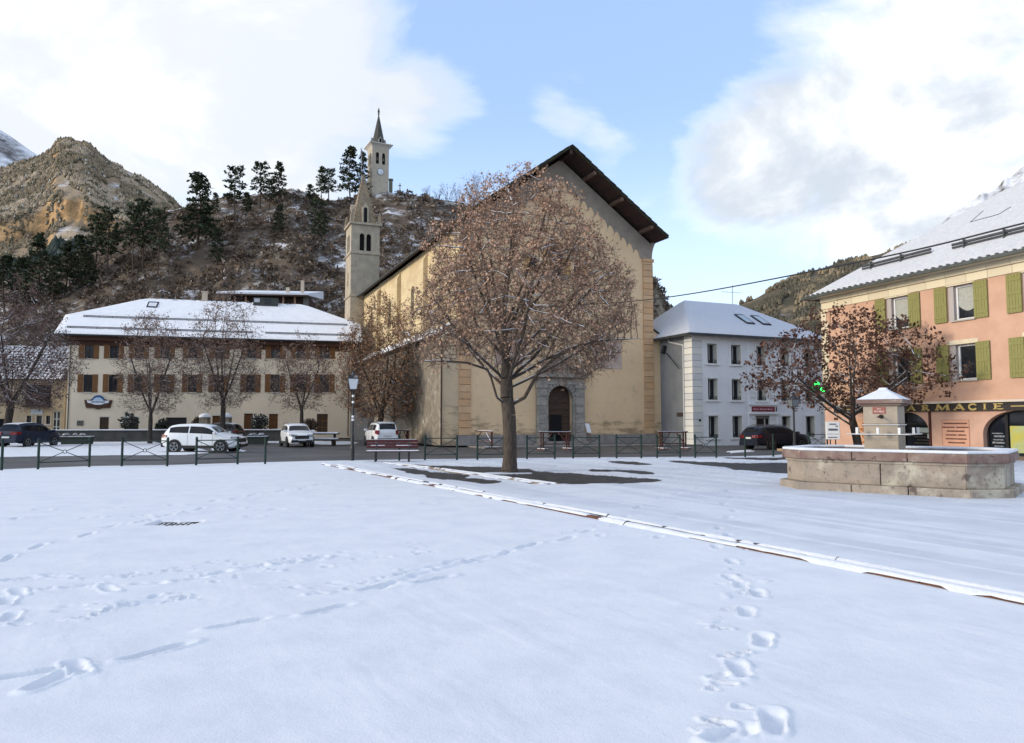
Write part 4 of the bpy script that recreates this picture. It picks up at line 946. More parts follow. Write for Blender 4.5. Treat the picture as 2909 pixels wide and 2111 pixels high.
# ------------------------------------------------------------------ small tile-roofed building at the far left
TO = Vector(((-105 - 1454.5) / FOC * 70, 70, 0)); TB = thing('tiled_house', 'tan house with snow dusted tile roof at the left edge', 'house', TO, R(12))
tl = 13.2 * (185 + 105) / 290.0 * .72; 
def tw_(u): return (70 * ((u - 1454.5) / FOC) - TO.x) / (math.cos(R(12)) - math.sin(R(12)) * (u - 1454.5) / FOC)
tl = tw_(186); ez = zat(1079, 71); rzv = zat(988, 76)
TAN = pmat('tan_render', (.46, .36, .23), (.38, .31, .21), rough=.95, scale=.7, bump=.015, extra=[((.33, .28, .22), 1.2, .6, .75)])
o1 = [(tw_(-20), tw_(35), .4, zat(1190, 71)), (tw_(78), tw_(92), zat(1205, 71), zat(1181, 71)), (tw_(106), tw_(122), zat(1205, 71), zat(1181, 71)), (tw_(133), tw_(146), zat(1205, 71), zat(1181, 71)), (tw_(151), tw_(173), .3, zat(1168, 71)),
      (tw_(72), tw_(145), zat(1154, 71), zat(1093, 71))]
m = MB(); wall_mb(m, 0, tl, 0, ez, o1, 0, .3); m.quad((tl, 0, 0), (tl, 8, 0), (tl, 8, ez), (tl, 0, ez)); m.quad((0, 0, 0), (0, 8, 0), (0, 8, ez), (0, 0, ez)); m.build('wall', TAN, TB)
for i, (a, b, c, d) in enumerate(o1):
    m = MB(); m.box(a, b, .22, .28, c, d); w = m.build('door' if i in (0, 4) else 'window', [BLACKIN, GLASS, GLASS, GLASS, GLASS, BLACKIN][i], TB)
    m = MB(); f = .07
    if i == 4:
        m.box(a, a + f, .15, .22, c, d); m.box(b - f, b, .15, .22, c, d)
        for q in (0, .35, .68, 1): m.box(a + f, b - f, .15, .22, c + (d - c - f) * q, c + (d - c - f) * q + f)
        m.box((a + b) / 2 - .04, (a + b) / 2 + .04, .155, .215, c, d)
        m.build('door_frame', pmat('pale_green_frame', (.62, .68, .64)), w)
    elif 0 < i < 4:
        m.box(a - .06, a, -.03, .2, c, d); m.box(b, b + .06, -.03, .2, c, d); m.box(a - .1, b + .1, -.08, .2, c - .12, c); m.build('frame', pmat('grey_frame', (.52, .5, .47)), w)
m = MB(); m.box(tw_(90), tw_(124), -.03, .0, zat(1178, 71), zat(1162, 71)); m.build('sign_panel', pmat('pale_panel', (.48, .52, .55), (.40, .44, .48)), TB)
m = MB(); a, b = tw_(72), tw_(145)
m.box(a - .1, b + .1, -.75, -.69, zat(1152, 70), zat(1152, 70) + .1); m.box(a - .1, b + .1, -.75, -.69, zat(1118, 70), zat(1118, 70) + .08); m.box(a - .1, b + .1, -.8, .0, zat(1156, 70), zat(1156, 70) + .1)
k = a
while k < b: m.box(k, k + .05, -.74, -.70, zat(1152, 70), zat(1118, 70)); k += .16
m.build('balcony', DARKWOOD, TB)
rd = 5.2; E2 = .6
m = MB(); m.add([(-.4, -E2, ez - .05), (tl + .15, -E2, ez - .05), (tl + .15, rd, rzv), (-.4, rd, rzv), (-.4, 2 * rd + E2, ez), (tl + .15, 2 * rd + E2, ez)], [(0, 1, 2, 3), (3, 2, 5, 4)]); rf = m.build('roof', pmat('clay_shadow', (.05, .035, .03), (.07, .05, .045)), TB)
m = MB(); nseg = 6
for i in range(nseg):
    a0, a1 = math.pi * i / nseg, math.pi * (i + 1) / nseg
    m.add([(-.26 * math.cos(a0), 0, .10 * math.sin(a0)), (-.26 * math.cos(a1), 0, .10 * math.sin(a1)), (-.22 * math.cos(a1), .56, .09 * math.sin(a1)), (-.22 * math.cos(a0), .56, .09 * math.sin(a0))], [(0, 1, 2, 3)])
m.add([(-.26 * math.cos(math.pi * i / nseg), 0, .10 * math.sin(math.pi * i / nseg)) for i in range(nseg + 1)], [tuple(range(nseg + 1))])
proto = m.build('roof_tile', pmat('snowy_tile', (.10, .05, .035), (.14, .07, .05), scale=6, snow=(.45, .7, 3.2, .95)), rf); pitch = math.atan2(rzv - ez, rd + E2); first = True
nr_, nc_ = 12, 23
for r_ in range(nr_):
    for c_ in range(nc_):
        y = -E2 + (rd + E2) * r_ / nr_; x = -.1 + (tl - .1) * (c_ + .5 * (r_ % 2) * .0 + .5) / nc_
        loc = (x + rnd.uniform(-.02, .02), y, ez - .03 + (rzv - ez) * r_ / nr_ + .03); rot = (pitch - .05, 0, rnd.uniform(-.04, .04)); scl = (tl / nc_ / .55, (rd + E2) / nr_ / .50 / math.cos(pitch), 1)
        if first: proto.location, proto.rotation_euler, proto.scale = loc, rot, scl; first = False
        else: kid(proto, rf, loc, rot, scl)
m = MB(); m.box(-.4, tl + .2, rd - .15, rd + .15, rzv - .02, rzv + .16); m.build('ridge_snow', SNOW, TB)

# ------------------------------------------------------------------ chalet on the slope behind
CO = at(655, 905, 98); HC = thing('hillside_chalet', 'dark timber house with flat snowy roof behind the cream building', 'house', (CO.x, CO.y, CO.z), R(6))
kx = 98 / FOC; Lc = (872 - 655) * kx; zt_ = at(700, 840, 98).z - CO.z
m = MB(); m.box(0, Lc, 0, 6, -3, zt_); m.build('wall', pmat('red_brown_timber', (.05, .024, .02), (.03, .016, .015), scale=3), HC)
m = MB(); m.box(Lc - .7, Lc, -.06, .0, -3, zt_ - .02); m.build('grey_wall_panel', pmat('grey_wall', (.17, .17, .155)), HC)
for x in (.2, .68, .83): m = MB(); m.box(Lc * x - .12, Lc * x + .12, -.5, -.3, -3, zt_); m.build('post', pmat('pale_post', (.36, .22, .15)), HC)
for x0, x1 in ((.30, .42), (.45, .55)): m = MB(); m.box(Lc * x0, Lc * x1, -.05, .0, .2, 2.0); m.build('window', GLASS, HC)
m = MB(); m.add([(-1.6, -1.2, zt_), (Lc + .2, -1.2, zt_), (Lc + 1.0, 6.5, zt_ + .75), (.2, 6.5, zt_ + .75), (-1.6, -1.2, zt_ + .3), (Lc + .2, -1.2, zt_ + .3), (Lc + 1.0, 6.5, zt_ + 1.9), (.2, 6.5, zt_ + 1.9)], [(0, 3, 2, 1), (4, 5, 6, 7), (0, 1, 5, 4), (1, 2, 6, 5), (3, 0, 4, 7), (2, 3, 7, 6)]); m.build('snow_roof', SNOW, HC)
m = MB(); m.box(-1.6, Lc + .2, -1.3, -1.2, zt_ - .15, zt_ + .06); m.build('fascia', DARKWOOD, HC)
for x, hh in ((.72, .9), (.91, 1.9)): m = MB(); m.box(Lc * x - .2, Lc * x + .2, .2, .7, zt_, zt_ + .4 + hh); m.build('chimney', pmat('chimney_tan', (.5, .42, .33)), HC)
# ------------------------------------------------------------------ white building right of the church
WO = Vector(((1968 - 1454.5) / FOC * 53, 53, -.1)); WB = thing('white_building', 'white three storey building with snowy hipped roof right of the church', 'building', WO, R(23))
c23, s23 = math.cos(R(23)), math.sin(R(23))
def ww(u): t = (u - 1454.5) / FOC; return (53 * t - WO.x) / (c23 - s23 * t)
WHITE = pmat('white_render', (.78, .78, .78), (.72, .73, .74), rough=.95, scale=.6, bump=.008, bscale=14)
WSTONE = pmat('white_stone', (.80, .79, .77), (.72, .72, .70), rough=.9, scale=2, bump=.01)
WLn, WDp, WEv = 12.9, 10.0, 8.05
WSUNLIT = pmat('sunlit_reveal', (.74, .69, .56), (.68, .64, .53), rough=.9)  # warm side light on the right jambs is put into this colour
rows = [(5.95, 7.4), (3.3, 4.85), (.55, 2.15)]
colx = [(1.34, 2.2), (3.48, 4.37), (5.85, 6.7), (8.12, 8.98), (10.5, 11.4)]
ops = []; ww_ = []
for (c, d) in rows:
    for i, (a, b) in enumerate(colx):
        if i == 2 and c < 1: continue
        ops.append((a, b, c, d))
door = (5.35, 7.1, .1, 2.05)
m = MB(); wall_mb(m, 0, WLn, 0, WEv, ops + [door], 0, .46)
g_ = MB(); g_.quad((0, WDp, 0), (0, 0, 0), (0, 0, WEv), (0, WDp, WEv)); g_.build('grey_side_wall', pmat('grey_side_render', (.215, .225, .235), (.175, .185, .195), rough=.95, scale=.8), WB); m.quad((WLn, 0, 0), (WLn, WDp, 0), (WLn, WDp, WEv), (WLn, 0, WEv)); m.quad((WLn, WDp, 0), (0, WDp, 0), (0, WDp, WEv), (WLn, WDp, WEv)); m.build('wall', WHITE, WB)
for (a, b, c, d) in ops:
    m = MB(); m.box(a, b, .40, .45, c, d); w = m.build('window', GLASS, WB)
    m = MB(); f = .06; m.box(a + .01, a + f, .35, .41, c, d); m.box(b - f, b - .01, .35, .41, c, d); m.box(a + f, b - f, .35, .41, c, c + f); m.box(a + f, b - f, .35, .41, d - f, d); m.box((a + b) / 2 - .035, (a + b) / 2 + .035, .35, .41, c + f, d - f); m.build('frame', pmat('grey_white_frame', (.42, .43, .43)), w)
    m = MB(); m.box(b - .012, b - .002, .002, .35, c, d); m.build('reveal', WSUNLIT, w)
    for (x0, x1, z0, z1) in ((a - .16, a, c, d), (b, b + .16, c, d), (a - .16, b + .16, d, d + .16)):
        m = MB(); m.box(x0, x1, -.035, .02, z0, z1); m.build('surround', WSTONE, w, bevel=.01)
    m = MB(); m.box(a - .2, b + .2, -.10, .1, c - .13, c); m.build('sill', WSTONE, w, bevel=.01)
    m = MB()
    for zz in (.08, .26): m.box(a + .02, b - .02, .03, .06, c + zz, c + zz + .025)
    for k in range(6): x = a + .05 + (b - a - .1) * k / 5; m.box(x - .01, x + .01, .03, .06, c + .02, c + .27)
    m.build('railing', STEEL, w)
a, b, c, d = door
m = MB(); m.box(a, b, .2, .28, c, d); dd = m.build('door', GLASS, WB)
m = MB()
for x in (a, a + .42, b - .5, b - .08): m.box(x, x + .08, .14, .2, c, d)
m.box(a, b, .141, .199, d - .08, d); m.build('door_frame', pmat('cream_door', (.60, .57, .48)), dd)
m = MB(); m.box(a - .02, a + .05, -.03, .1, c, d + .1); m.box(a, b, -.03, .1, d, d + .1); m.build('door_surround', pmat('brown_surround', (.07, .06, .06)), dd)
# rusticated middle bay and corner quoins, block by block
z = .3
k = 0
while z < WEv - .55:
    h = .40
    for (xa, xb) in ((5.05, 5.62), (6.93, 7.62)) if (any(r[0] - .35 < z + .2 < r[1] + .2 for r in rows[:2]) or z < 2.1) else ((5.05, 7.62),):
        if 2.3 < z < 3.1: continue
        m = MB(); m.box(xa if xa > 5.06 else 5.05, xb, -.05, .05, z + .012, z + h - .012); m.build('stone_course', WSTONE, WB, bevel=.012)
    z += h; k += 1
for x0, x1 in ((0, .85), (WLn - .85, WLn)):
    z = .0; k = 0
    while z < WEv - .35:
        e = .0 if k % 2 else .0
        xa, xb = (x0 - .05, x1 - e) if x0 < 1 else (x0 + e, x1 + .05)
        m = MB(); m.box(xa, xb, -.055, .9 if x0 < 1 else .3, z + .014, z + .456); m.build('quoin', pmat('quoin_white_%d' % (k % 3), [(.66, .65, .61), (.60, .60, .58), (.70, .68, .62)][k % 3], rough=.9), WB, bevel=.02); z += .47; k += 1
for x in (5.03, 7.62): m = MB(); m.box(x - .1, x + .1, -.085, .02, .0, WEv - .3); m.build('pilaster', pmat('pale_pilaster', (.76, .77, .78)), WB)
m = MB(); m.box(-.05, WLn + .05, -.12, .05, WEv - .34, WEv - .05); m.build('cornice', WSTONE, WB, bevel=.03)
m = MB(); m.box(4.95, 7.8, -.2, .05, 2.95, 3.06); m.box(4.95, 7.8, -.2, .05, 2.28, 2.38); m.build('fascia_ledge', WSTONE, WB)
m = MB(); m.box(5.1, 7.65, -.14, .02, 2.382, 2.948); fs_ = m.build('sign_backing', pmat('sign_back_white', (.74, .74, .74)), WB)
m = MB(); m.box(5.18, 7.35, -.17, -.141, 2.48, 2.86); rs = m.build('red_sign', pmat('deep_red', (.20, .008, .02), (.16, .006, .016), rough=.4), fs_)
m = MB(); x = 5.3
for k, wd in enumerate((.14, .10, .12, .09, .11, 0, .15, .09, .1, .1, .12, .09, 0, .14, .08, .06, .1, .1)):
    if wd: m.box(x, x + wd - .025, -.176, -.17, 2.60, 2.60 + (.13 if k in (0, 6, 13) else .095)); x += wd
    else: x += .07
m.build('lettering', pmat('pale_pink', (.55, .30, .34)), rs)
m = MB(); m.box(7.46, 7.56, -.16, -.141, 2.5, 2.82); m.build('sign_mark', STEEL, fs_)
for x, z in ((.55, 1.75),): m = MB(); m.box(x - .09, x + .09, -.08, -.055, z, z + .16); m.build('house_plate', STEEL, WB)
m = MB(); m.box(-.04, .0, 1.0, 1.9, 2.1, 2.4); m.build('wall_plate', pmat('plate_dark', (.05, .035, .03)), WB)
m = MB(); m.path([(-.02, .95, 7.3), (-.12, 2.6, 7.7), (-.12, 2.7, 7.9)], .06); m.path([(-.10, .93, 7.3), (-.10, .93, 0)], .05); m.build('downpipe', pmat('white_pipe', (.6, .6, .58)), WB)
m = MB(); m.path([(-.12, 3.0, 6.9), (-.35, 1.1, 5.6)], .035); m.path([(-.12, 3.2, 7.5), (-.2, 3.4, 6.9)], .16); m.build('wall_lamp', STEEL, WB)
# hip roof
e = .55; zr = 11.45
P = [(-e, -e, WEv), (WLn + e, -e, WEv), (WLn + e, WDp + e, WEv), (-e, WDp + e, WEv), (3.1, 5, zr), (8.3, 5, zr)]
m = MB(); m.add(P, [(0, 1, 5, 4), (1, 2, 5), (2, 3, 4, 5), (3, 0, 4)]); m.add([(p[0], p[1], p[2] - .1) for p in P[:4]], [(3, 2, 1, 0)]); wr = m.build('roof', pmat('grey_slate', (.10, .11, .12), (.07, .075, .08)), WB)
FROST = pmat('frosted_slate', (.50, .53, .585), (.43, .46, .52), rough=.8, scale=9, lo=.3, hi=.7, bump=.02, bscale=16, stretch=(1, 1, 3), extra=[((.60, .62, .66), 3.2, .55, .8), ((.26, .29, .34), 16, .58, .68)])
snow_plane('snow_cover', (P[0], P[1], P[5], P[4]), FROST, wr, 60, 30, .05, .03, 301); snow_plane('snow_cover', (P[3], P[0], P[4], P[4]), FROST, wr, 40, 30, .05, .03, 303); snow_plane('snow_cover', (P[1], P[2], P[5], P[5]), FROST, wr, 30, 24, .05, .03, 305)
m = MB(); m.box(-e - .1, WLn + e + .1, -e - .14, -e + .0, WEv - .16, WEv + .01); m.box(-e - .14, -e, -e, WDp + e, WEv - .16, WEv + .01); m.build('gutter', GUTTER, WB)
m = MB(); m.box(-e, WLn + e, -e + .02, 0, WEv - .09, WEv - .06); m.build('soffit', pmat('soffit_grey', (.30, .30, .31)), WB)
def wrz(y): return WEv + (zr - WEv) * (y + e) / (5 + e)
for x in (6.15, 7.75):
    y0, y1 = 1.3, 2.75; m = MB()
    m.add([(x, y0, wrz(y0) + .05), (x + .8, y0, wrz(y0) + .05), (x + .8, y1, wrz(y1) + .05), (x, y1, wrz(y1) + .05), (x, y0, wrz(y0) + .16), (x + .8, y0, wrz(y0) + .16), (x + .8, y1, wrz(y1) + .16), (x, y1, wrz(y1) + .16)], [(4, 5, 6, 7), (0, 1, 5, 4), (1, 2, 6, 5), (2, 3, 7, 6), (3, 0, 4, 7)]); s = m.build('skylight', STEEL, WB)
    m = MB(); m.add([(x + .1, y0 + .12, wrz(y0 + .12) + .168), (x + .7, y0 + .12, wrz(y0 + .12) + .168), (x + .7, y1 - .18, wrz(y1 - .18) + .168), (x + .1, y1 - .18, wrz(y1 - .18) + .168)], [(0, 1, 2, 3)]); m.build('pane', pmat('skylight_glass', (.32, .38, .42), rough=.15), s)
m = MB(); m.tube((7.9, 5, zr - .2), (7.9, 5, zr + 1.55), .025); m.tube((6.8, 5, zr + .95), (8.8, 5, zr + 1.0), .012)
for k in range(7): m.tube((6.9 + .3 * k, 4.8, zr + .96), (6.9 + .3 * k, 5.2, zr + .96), .008, n=4)
m.build('antenna', pmat('aerial', (.45, .45, .46), metal=.5), WB)

# ------------------------------------------------------------------ pink pharmacy building
PO = Vector((18.97, 44.9, 0)); PK = thing('pink_building', 'salmon pink pharmacy building with green shutters on the right', 'building', PO, math.atan2(-.941, .338))
def ps(u): t = (u - 1454.5) / FOC; return (44.9 * t - 18.97) / (.338 + .941 * t)
PINK = pmat('pink_render', (.60, .37, .26), (.54, .33, .23), rough=.95, scale=1.1, bump=.012, bscale=22, extra=[((.61, .38, .27), 2.5, .58, .72)])
PINKL = pmat('pink_render_pale', (.60, .39, .30), (.54, .345, .265), rough=.95, scale=1.3, bump=.012, bscale=24)
CREAMS = pmat('cream_stone', (.70, .61, .44), (.62, .54, .39), rough=.9, scale=2, bump=.01)
LEN, PE, PD = 20.0, 9.25, 14.0
wx = [(4.82, 6.3), (8.6, 10.05), (12.42, 13.85), (16.2, 17.65)]
ops = [(a, b, 6.62, 8.36) for a, b in wx] + [(a, b, 3.65, 5.42) for a, b in wx]
m = MB(); wall_mb(m, 0, LEN, 2.66, PE, ops, 0, .42)
m.quad((0, 0, 0), (0, PD, 0), (0, PD, PE), (0, 0, PE)); m.quad((LEN, 0, 0), (LEN, PD, 0), (LEN, PD, PE), (LEN, 0, PE)); m.quad((0, PD, 0), (LEN, PD, 0), (LEN, PD, PE), (0, PD, PE)); m.build('upper_wall', PINK, PK)
ar = [(4.55, 7.25, 0.02, 2.12), (10.2, 13.75, .02, 2.14), (14.7, 18.2, .02, 2.14)]
m = MB(); wall_mb(m, 0, LEN, 0, 2.66, ar, 0, .45)
for a in ar: spandrel(m, a[0], a[1], 1.05, a[3], 0, .45, n=18)
m.build('lower_wall', PINKL, PK)
SHG = pmat('green_shutter', (.27, .255, .085), (.215, .205, .07), rough=.75, scale=5, stretch=(9, 1, 1), extra=[((.20, .19, .06), 9, .62, .72)])
for i, (a, b, c, d) in enumerate(ops):
    m = MB(); m.box(a + .34, b, .30, .36, c, d); w = m.build('window', GLASS, PK)
    m = MB(); f = .10; x0 = a + .30
    m.box(x0, x0 + f, .22, .30, c, d); m.box(b - f * .4, b, .22, .30, c, d); m.box(x0 + f, b - f * .4, .22, .30, c, c + f); m.box(x0 + f, b - f * .4, .22, .30, d - f, d); m.build('frame', WHITEF, w, bevel=.01)
    m = MB(); m.box(a, x0, .05, .42, c, d); m.build('reveal', pmat('grey_reveal', (.42, .38, .36)), w)
    if i < 4:
        n = 14; pts = [(x0 + f, d - f), (x0 + f, c + (d - c) * .42)] + [(x0 + f + (b - x0 - f * 1.4) * k / n, c + (d - c) * (.42 - .16 * math.sin(math.pi * k / n))) for k in range(n + 1)] + [(b - f * .4, d - f)]
        m = MB(); m.prism(pts[:1] + pts[2:], .285, .293); m.build('curtain', pmat('net_curtain', (.42, .42, .38), (.34, .35, .31), scale=12), w)
    m = MB(); m.box(a - .1, b + .1, -.03, .1, d, d + .22); m.build('lintel', CREAMS, w, bevel=.01)
    m = MB(); m.box(a + .2, b + .05, -.10, .2, c - .07, c); m.build('sill', pmat('sill_grey', (.42, .38, .33)), w, bevel=.01)
    for sx in (-1, 1):
        x0, x1 = (a - .72, a - .01) if sx < 0 else (b + .01, b + .72)
        sh = MB(); sh.box(x0, x1, -.075, -.04, c - .03, d + .03); s = sh.build('shutter', SHG, PK)
        npk = 5
        for q in range(npk):
            sh = MB(); xa = x0 + (x1 - x0) * q / npk; sh.box(xa + .006, xa + (x1 - x0) / npk - .006, -.088, -.074, c - .03, d + .03); sh.build('shutter_plank', SHG, s)
        for zz in (.14, .5, .86):
            sh = MB(); zb = c + (d - c) * zz; sh.box(x0 + .03, x1 - .03, -.105, -.087, zb - .05, zb + .05); sh.build('shutter_batten', SHG, s)
x = 0; k = 0
while x < LEN:                        # cornice stones under the eave, and the corner blocks
    l = 1.25 * rnd.uniform(.85, 1.15)
    for z0, z1, dp in ((PE - .82, PE - .42, .06), (PE - .41, PE - .12, .14)):
        m = MB(); m.box(x + .006 - (.0 if z0 < PE - .5 else 0), min(x + l, LEN) - .006, -dp, .05, z0 + .006, z1 - .006); m.build('cornice_stone', pmat('cornice_cream_%d' % (k % 2), [(.70, .62, .45), (.64, .56, .41)][k % 2], rough=.9), PK, bevel=.012)
    x += l; k += 1
z = 2.7; k = 0
while z < PE - .9:
    m = MB(); m.box(-.05, .55 if k % 2 else .38, -.05, .6, z + .01, min(z + .5, PE - .83) - .01); m.build('corner_stone', CREAMS, PK, bevel=.012); z += .5; k += 1
# shop front: dark fascia with raised serif letters
m = MB(); m.box(.9, LEN, -.16, .02, 2.14, 2.52); fa = m.build('shop_fascia', pmat('fascia_dark', (.022, .018, .018), (.035, .028, .026), rough=.45), PK)
m = MB(); m.box(.8, LEN, -.26, .02, 2.525, 2.63); m.build('fascia_cap', pmat('fascia_cap', (.62, .54, .45)), PK)
GOLD = pmat('gold_letter', (.52, .40, .15), (.45, .34, .12), rough=.45)
def letter(ch, x, h, w):
    """serif capitals drawn as strokes; x left, h cap height, w width; returns MB in (x, z) with depth"""
    m = MB(); t = max(.20 * w, .085); th = max(.09 * w, .04); z0 = 2.185; sf = .10 * w
    def bar(x0, z0_, x1, z1_, tw):
        dx, dz = x1 - x0, z1_ - z0_; l = math.hypot(dx, dz); nx, nz = -dz / l * tw / 2, dx / l * tw / 2
        m.prism([(x0 - nx, z0_ - nz), (x1 - nx, z1_ - nz), (x1 + nx, z1_ + nz), (x0 + nx, z0_ + nz)], -.19, -.16)
    def stem(xc, tw=t, ztop=None):
        zt = z0 + h if ztop is None else ztop
        bar(xc, z0, xc, zt, tw)
        for zz in (z0 + th / 2, zt - th / 2): bar(xc - tw / 2 - sf, zz, xc + tw / 2 + sf, zz, th)
    def arc(cx, cz, rx, rz_, a0, a1, tw, n=12):
        p = [(cx + rx * math.cos(a0 + (a1 - a0) * k / n), cz + rz_ * math.sin(a0 + (a1 - a0) * k / n)) for k in range(n + 1)]
        for q, r_ in zip(p[:-1], p[1:]): bar(q[0], q[1], r_[0], r_[1], tw)
    H = math.pi / 2
    if ch == 'I': stem(x + w * .5)
    if ch == 'P': stem(x + .2 * w); arc(x + .3 * w, z0 + .74 * h, .45 * w, .24 * h, H, -H, th * 1.6)
    if ch == 'R': stem(x + .2 * w); arc(x + .3 * w, z0 + .74 * h, .42 * w, .24 * h, H, -H, th * 1.6); bar(x + .42 * w, z0 + .5 * h, x + .88 * w, z0, t * .9)
    if ch == 'H': stem(x + .18 * w); stem(x + .82 * w); bar(x + .2 * w, z0 + .5 * h, x + .8 * w, z0 + .5 * h, th)
    if ch == 'A': bar(x + .08 * w, z0, x + .5 * w, z0 + h, th); bar(x + .5 * w, z0 + h, x + .9 * w, z0, t); bar(x + .25 * w, z0 + .33 * h, x + .74 * w, z0 + .33 * h, th); bar(x - .02 * w, z0 + th / 2, x + .2 * w, z0 + th / 2, th); bar(x + .76 * w, z0 + th / 2, x + 1.02 * w, z0 + th / 2, th)
    if ch == 'M': bar(x + .1 * w, z0, x + .16 * w, z0 + h, th); bar(x + .16 * w, z0 + h, x + .5 * w, z0 + .1 * h, t * .8); bar(x + .5 * w, z0 + .1 * h, x + .84 * w, z0 + h, th); bar(x + .86 * w, z0 + h, x + .9 * w, z0, t * .9); bar(x, z0 + th / 2, x + .22 * w, z0 + th / 2, th); bar(x + .76 * w, z0 + th / 2, x + 1.03 * w, z0 + th / 2, th)
    if ch == 'C': arc(x + .55 * w, z0 + .5 * h, .42 * w, .47 * h, .65, 2 * math.pi - .65, th * 1.9, 18); bar(x + .88 * w, z0 + .72 * h, x + .88 * w, z0 + .95 * h, th)
    if ch == 'E': stem(x + .22 * w); bar(x + .2 * w, z0 + th / 2, x + .9 * w, z0 + th / 2, th); bar(x + .2 * w, z0 + h - th / 2, x + .86 * w, z0 + h - th / 2, th); bar(x + .25 * w, z0 + .52 * h, x + .7 * w, z0 + .52 * h, th); bar(x + .88 * w, z0, x + .88 * w, z0 + .2 * h, th); bar(x + .84 * w, z0 + h, x + .84 * w, z0 + .8 * h, th)
    return m
def pl_(z): return ps(2380 + z / 4.287)
LT = [('A', 870, 970), ('R', 1045, 1150), ('M', 1215, 1385), ('A', 1440, 1570), ('C', 1610, 1725), ('I', 1785, 1850), ('E', 1920, 2055)]
for ch, a, b in LT: x0, x1 = pl_(a), pl_(b); letter(ch, x0, .29, x1 - x0).build('letter', GOLD, fa)
letter('H', 5.05, .29, .62).build('letter', GOLD, fa); letter('P', 4.15, .29, .58).build('letter', GOLD, fa)
m = MB(); m.box(11.75, 16, -.185, -.16, 2.30, 2.345); m.box(1.2, 3.7, -.185, -.16, 2.30, 2.345); m.build('gold_line', GOLD, fa)
# shop windows and door
DK = pmat('shop_frame', (.012, .011, .012), rough=.4)
SHOPG = glassmat('shop_glass', (.012, .015, .022), .04)
for i, (a, b, c, d) in enumerate(ar):
    m = MB(); m.prism(archpts(a + .02, b - .02, c, 1.05, d - .02, 18), .34, .38); w = m.build('shop_window' if i else 'shop_door', SHOPG, PK)
    m = MB(); n = 18; cxx = (a + b) / 2; hw = (b - a) / 2
    pts = [(cxx - (hw - .02) * math.cos(math.pi * k / n), 1.05 + (d - 1.07) * math.sin(math.pi * k / n)) for k in range(n + 1)]
    for q, r_ in zip(pts[:-1], pts[1:]): m.tube((q[0], .31, q[1]), (r_[0], .31, r_[1]), .05, n=4)
    m.box(a, a + .09, .26, .36, c, 1.06); m.box(b - .09, b, .26, .36, c, 1.06); m.box(a, b, .26, .36, c, c + .1)
    xs = (a + .95,) if i == 0 else (a + .98, a + 2.3)
    for x in xs: m.box(x - .07, x + .07, .26, .36, c, d - .18)
    m.box(a + .09, b - .09, .265, .355, 1.45, 1.55) if i == 0 else None
    m.build('shop_frame', DK, w)
    # goods and posters behind the panes
    m = MB()
    if i:
        m.box(a + 1.1, a + 2.2, .318, .335, c + .16, 1.42); po = m.build('poster', pmat('yellow_poster', (.50, .47, .10), (.42, .48, .25), rough=.5, scale=2.2, lo=.4, hi=.6, extra=[((.62, .66, .6), 1.3, .55, .7), ((.25, .24, .06), 6, .62, .7)]), w)
        m = MB()
        for k in range(7): m.box(a + .2 + .05 * (k % 3), a + .75 + .06 * (k % 2), .325, .335, c + .12 + .15 * k, c + .17 + .15 * k + .03 * (k % 2))
        m.build('window_display', pmat('display_blue', (.10, .12, .16), (.30, .32, .33), scale=9), w)
    else:
        for k in range(6): m.box(b - 1.2 + .15 * (k % 2), b - .3, .325, .335, c + .14 + .16 * k, c + .18 + .16 * k)
        m.build('shelf_goods', pmat('goods', (.12, .10, .06), (.05, .04, .03), scale=14), w)
        m = MB(); m.box(b - .95, b - .2, .322, .335, 1.05, 1.3); m.box(b - .4, b - .15, .322, .335, .75, 1.0); m.build('notice', pmat('notice_pale', (.42, .50, .47)), w)
m = MB(); m.box(7.27, 7.40, -.05, .1, .0, 2.13); m.build('pier_post', pmat('red_brown_post', (.07, .022, .02)), PK)
# painted list of services: recessed board with illegible rows
x0, x1 = pl_(1255), pl_(1590)
m = MB(); m.box(x0, x1, -.02, .02, .38, 1.72); bd = m.build('painted_board', pmat('board_pink', (.62, .35, .25), (.56, .31, .22), scale=3), PK)
m = MB(); f = .03
m.box(x0, x1, -.032, -.02, 1.69, 1.72); m.box(x0, x1, -.032, -.02, .38, .41); m.box(x0, x0 + f, -.032, -.02, .41, 1.69); m.box(x1 - f, x1, -.032, -.02, .41, 1.69); m.build('board_edge', pmat('board_edge', (.42, .24, .17)), bd)
for k, (a, b, gap) in enumerate(((.07, .93, 0), (.0, 1.0, .5), (.18, .82, 0), (.15, .88, .57), (.13, .90, 0), (.22, .83, 0))):
    m = MB(); z = 1.53 - .19 * k; x = x0 + (x1 - x0) * a; xe = x0 + (x1 - x0) * b; q = random.Random(k)
    while x < xe:
        wd = q.uniform(.03, .06); m.box(x, min(x + wd - .008, xe), -.028, -.02, z - .035, z + .025 + q.random() * .02); x += wd
        if gap and abs((x - x0) / (x1 - x0) - gap) < .03: x += .07
    m.build('lettering', pmat('board_letter', (.16, .07, .05)), bd)
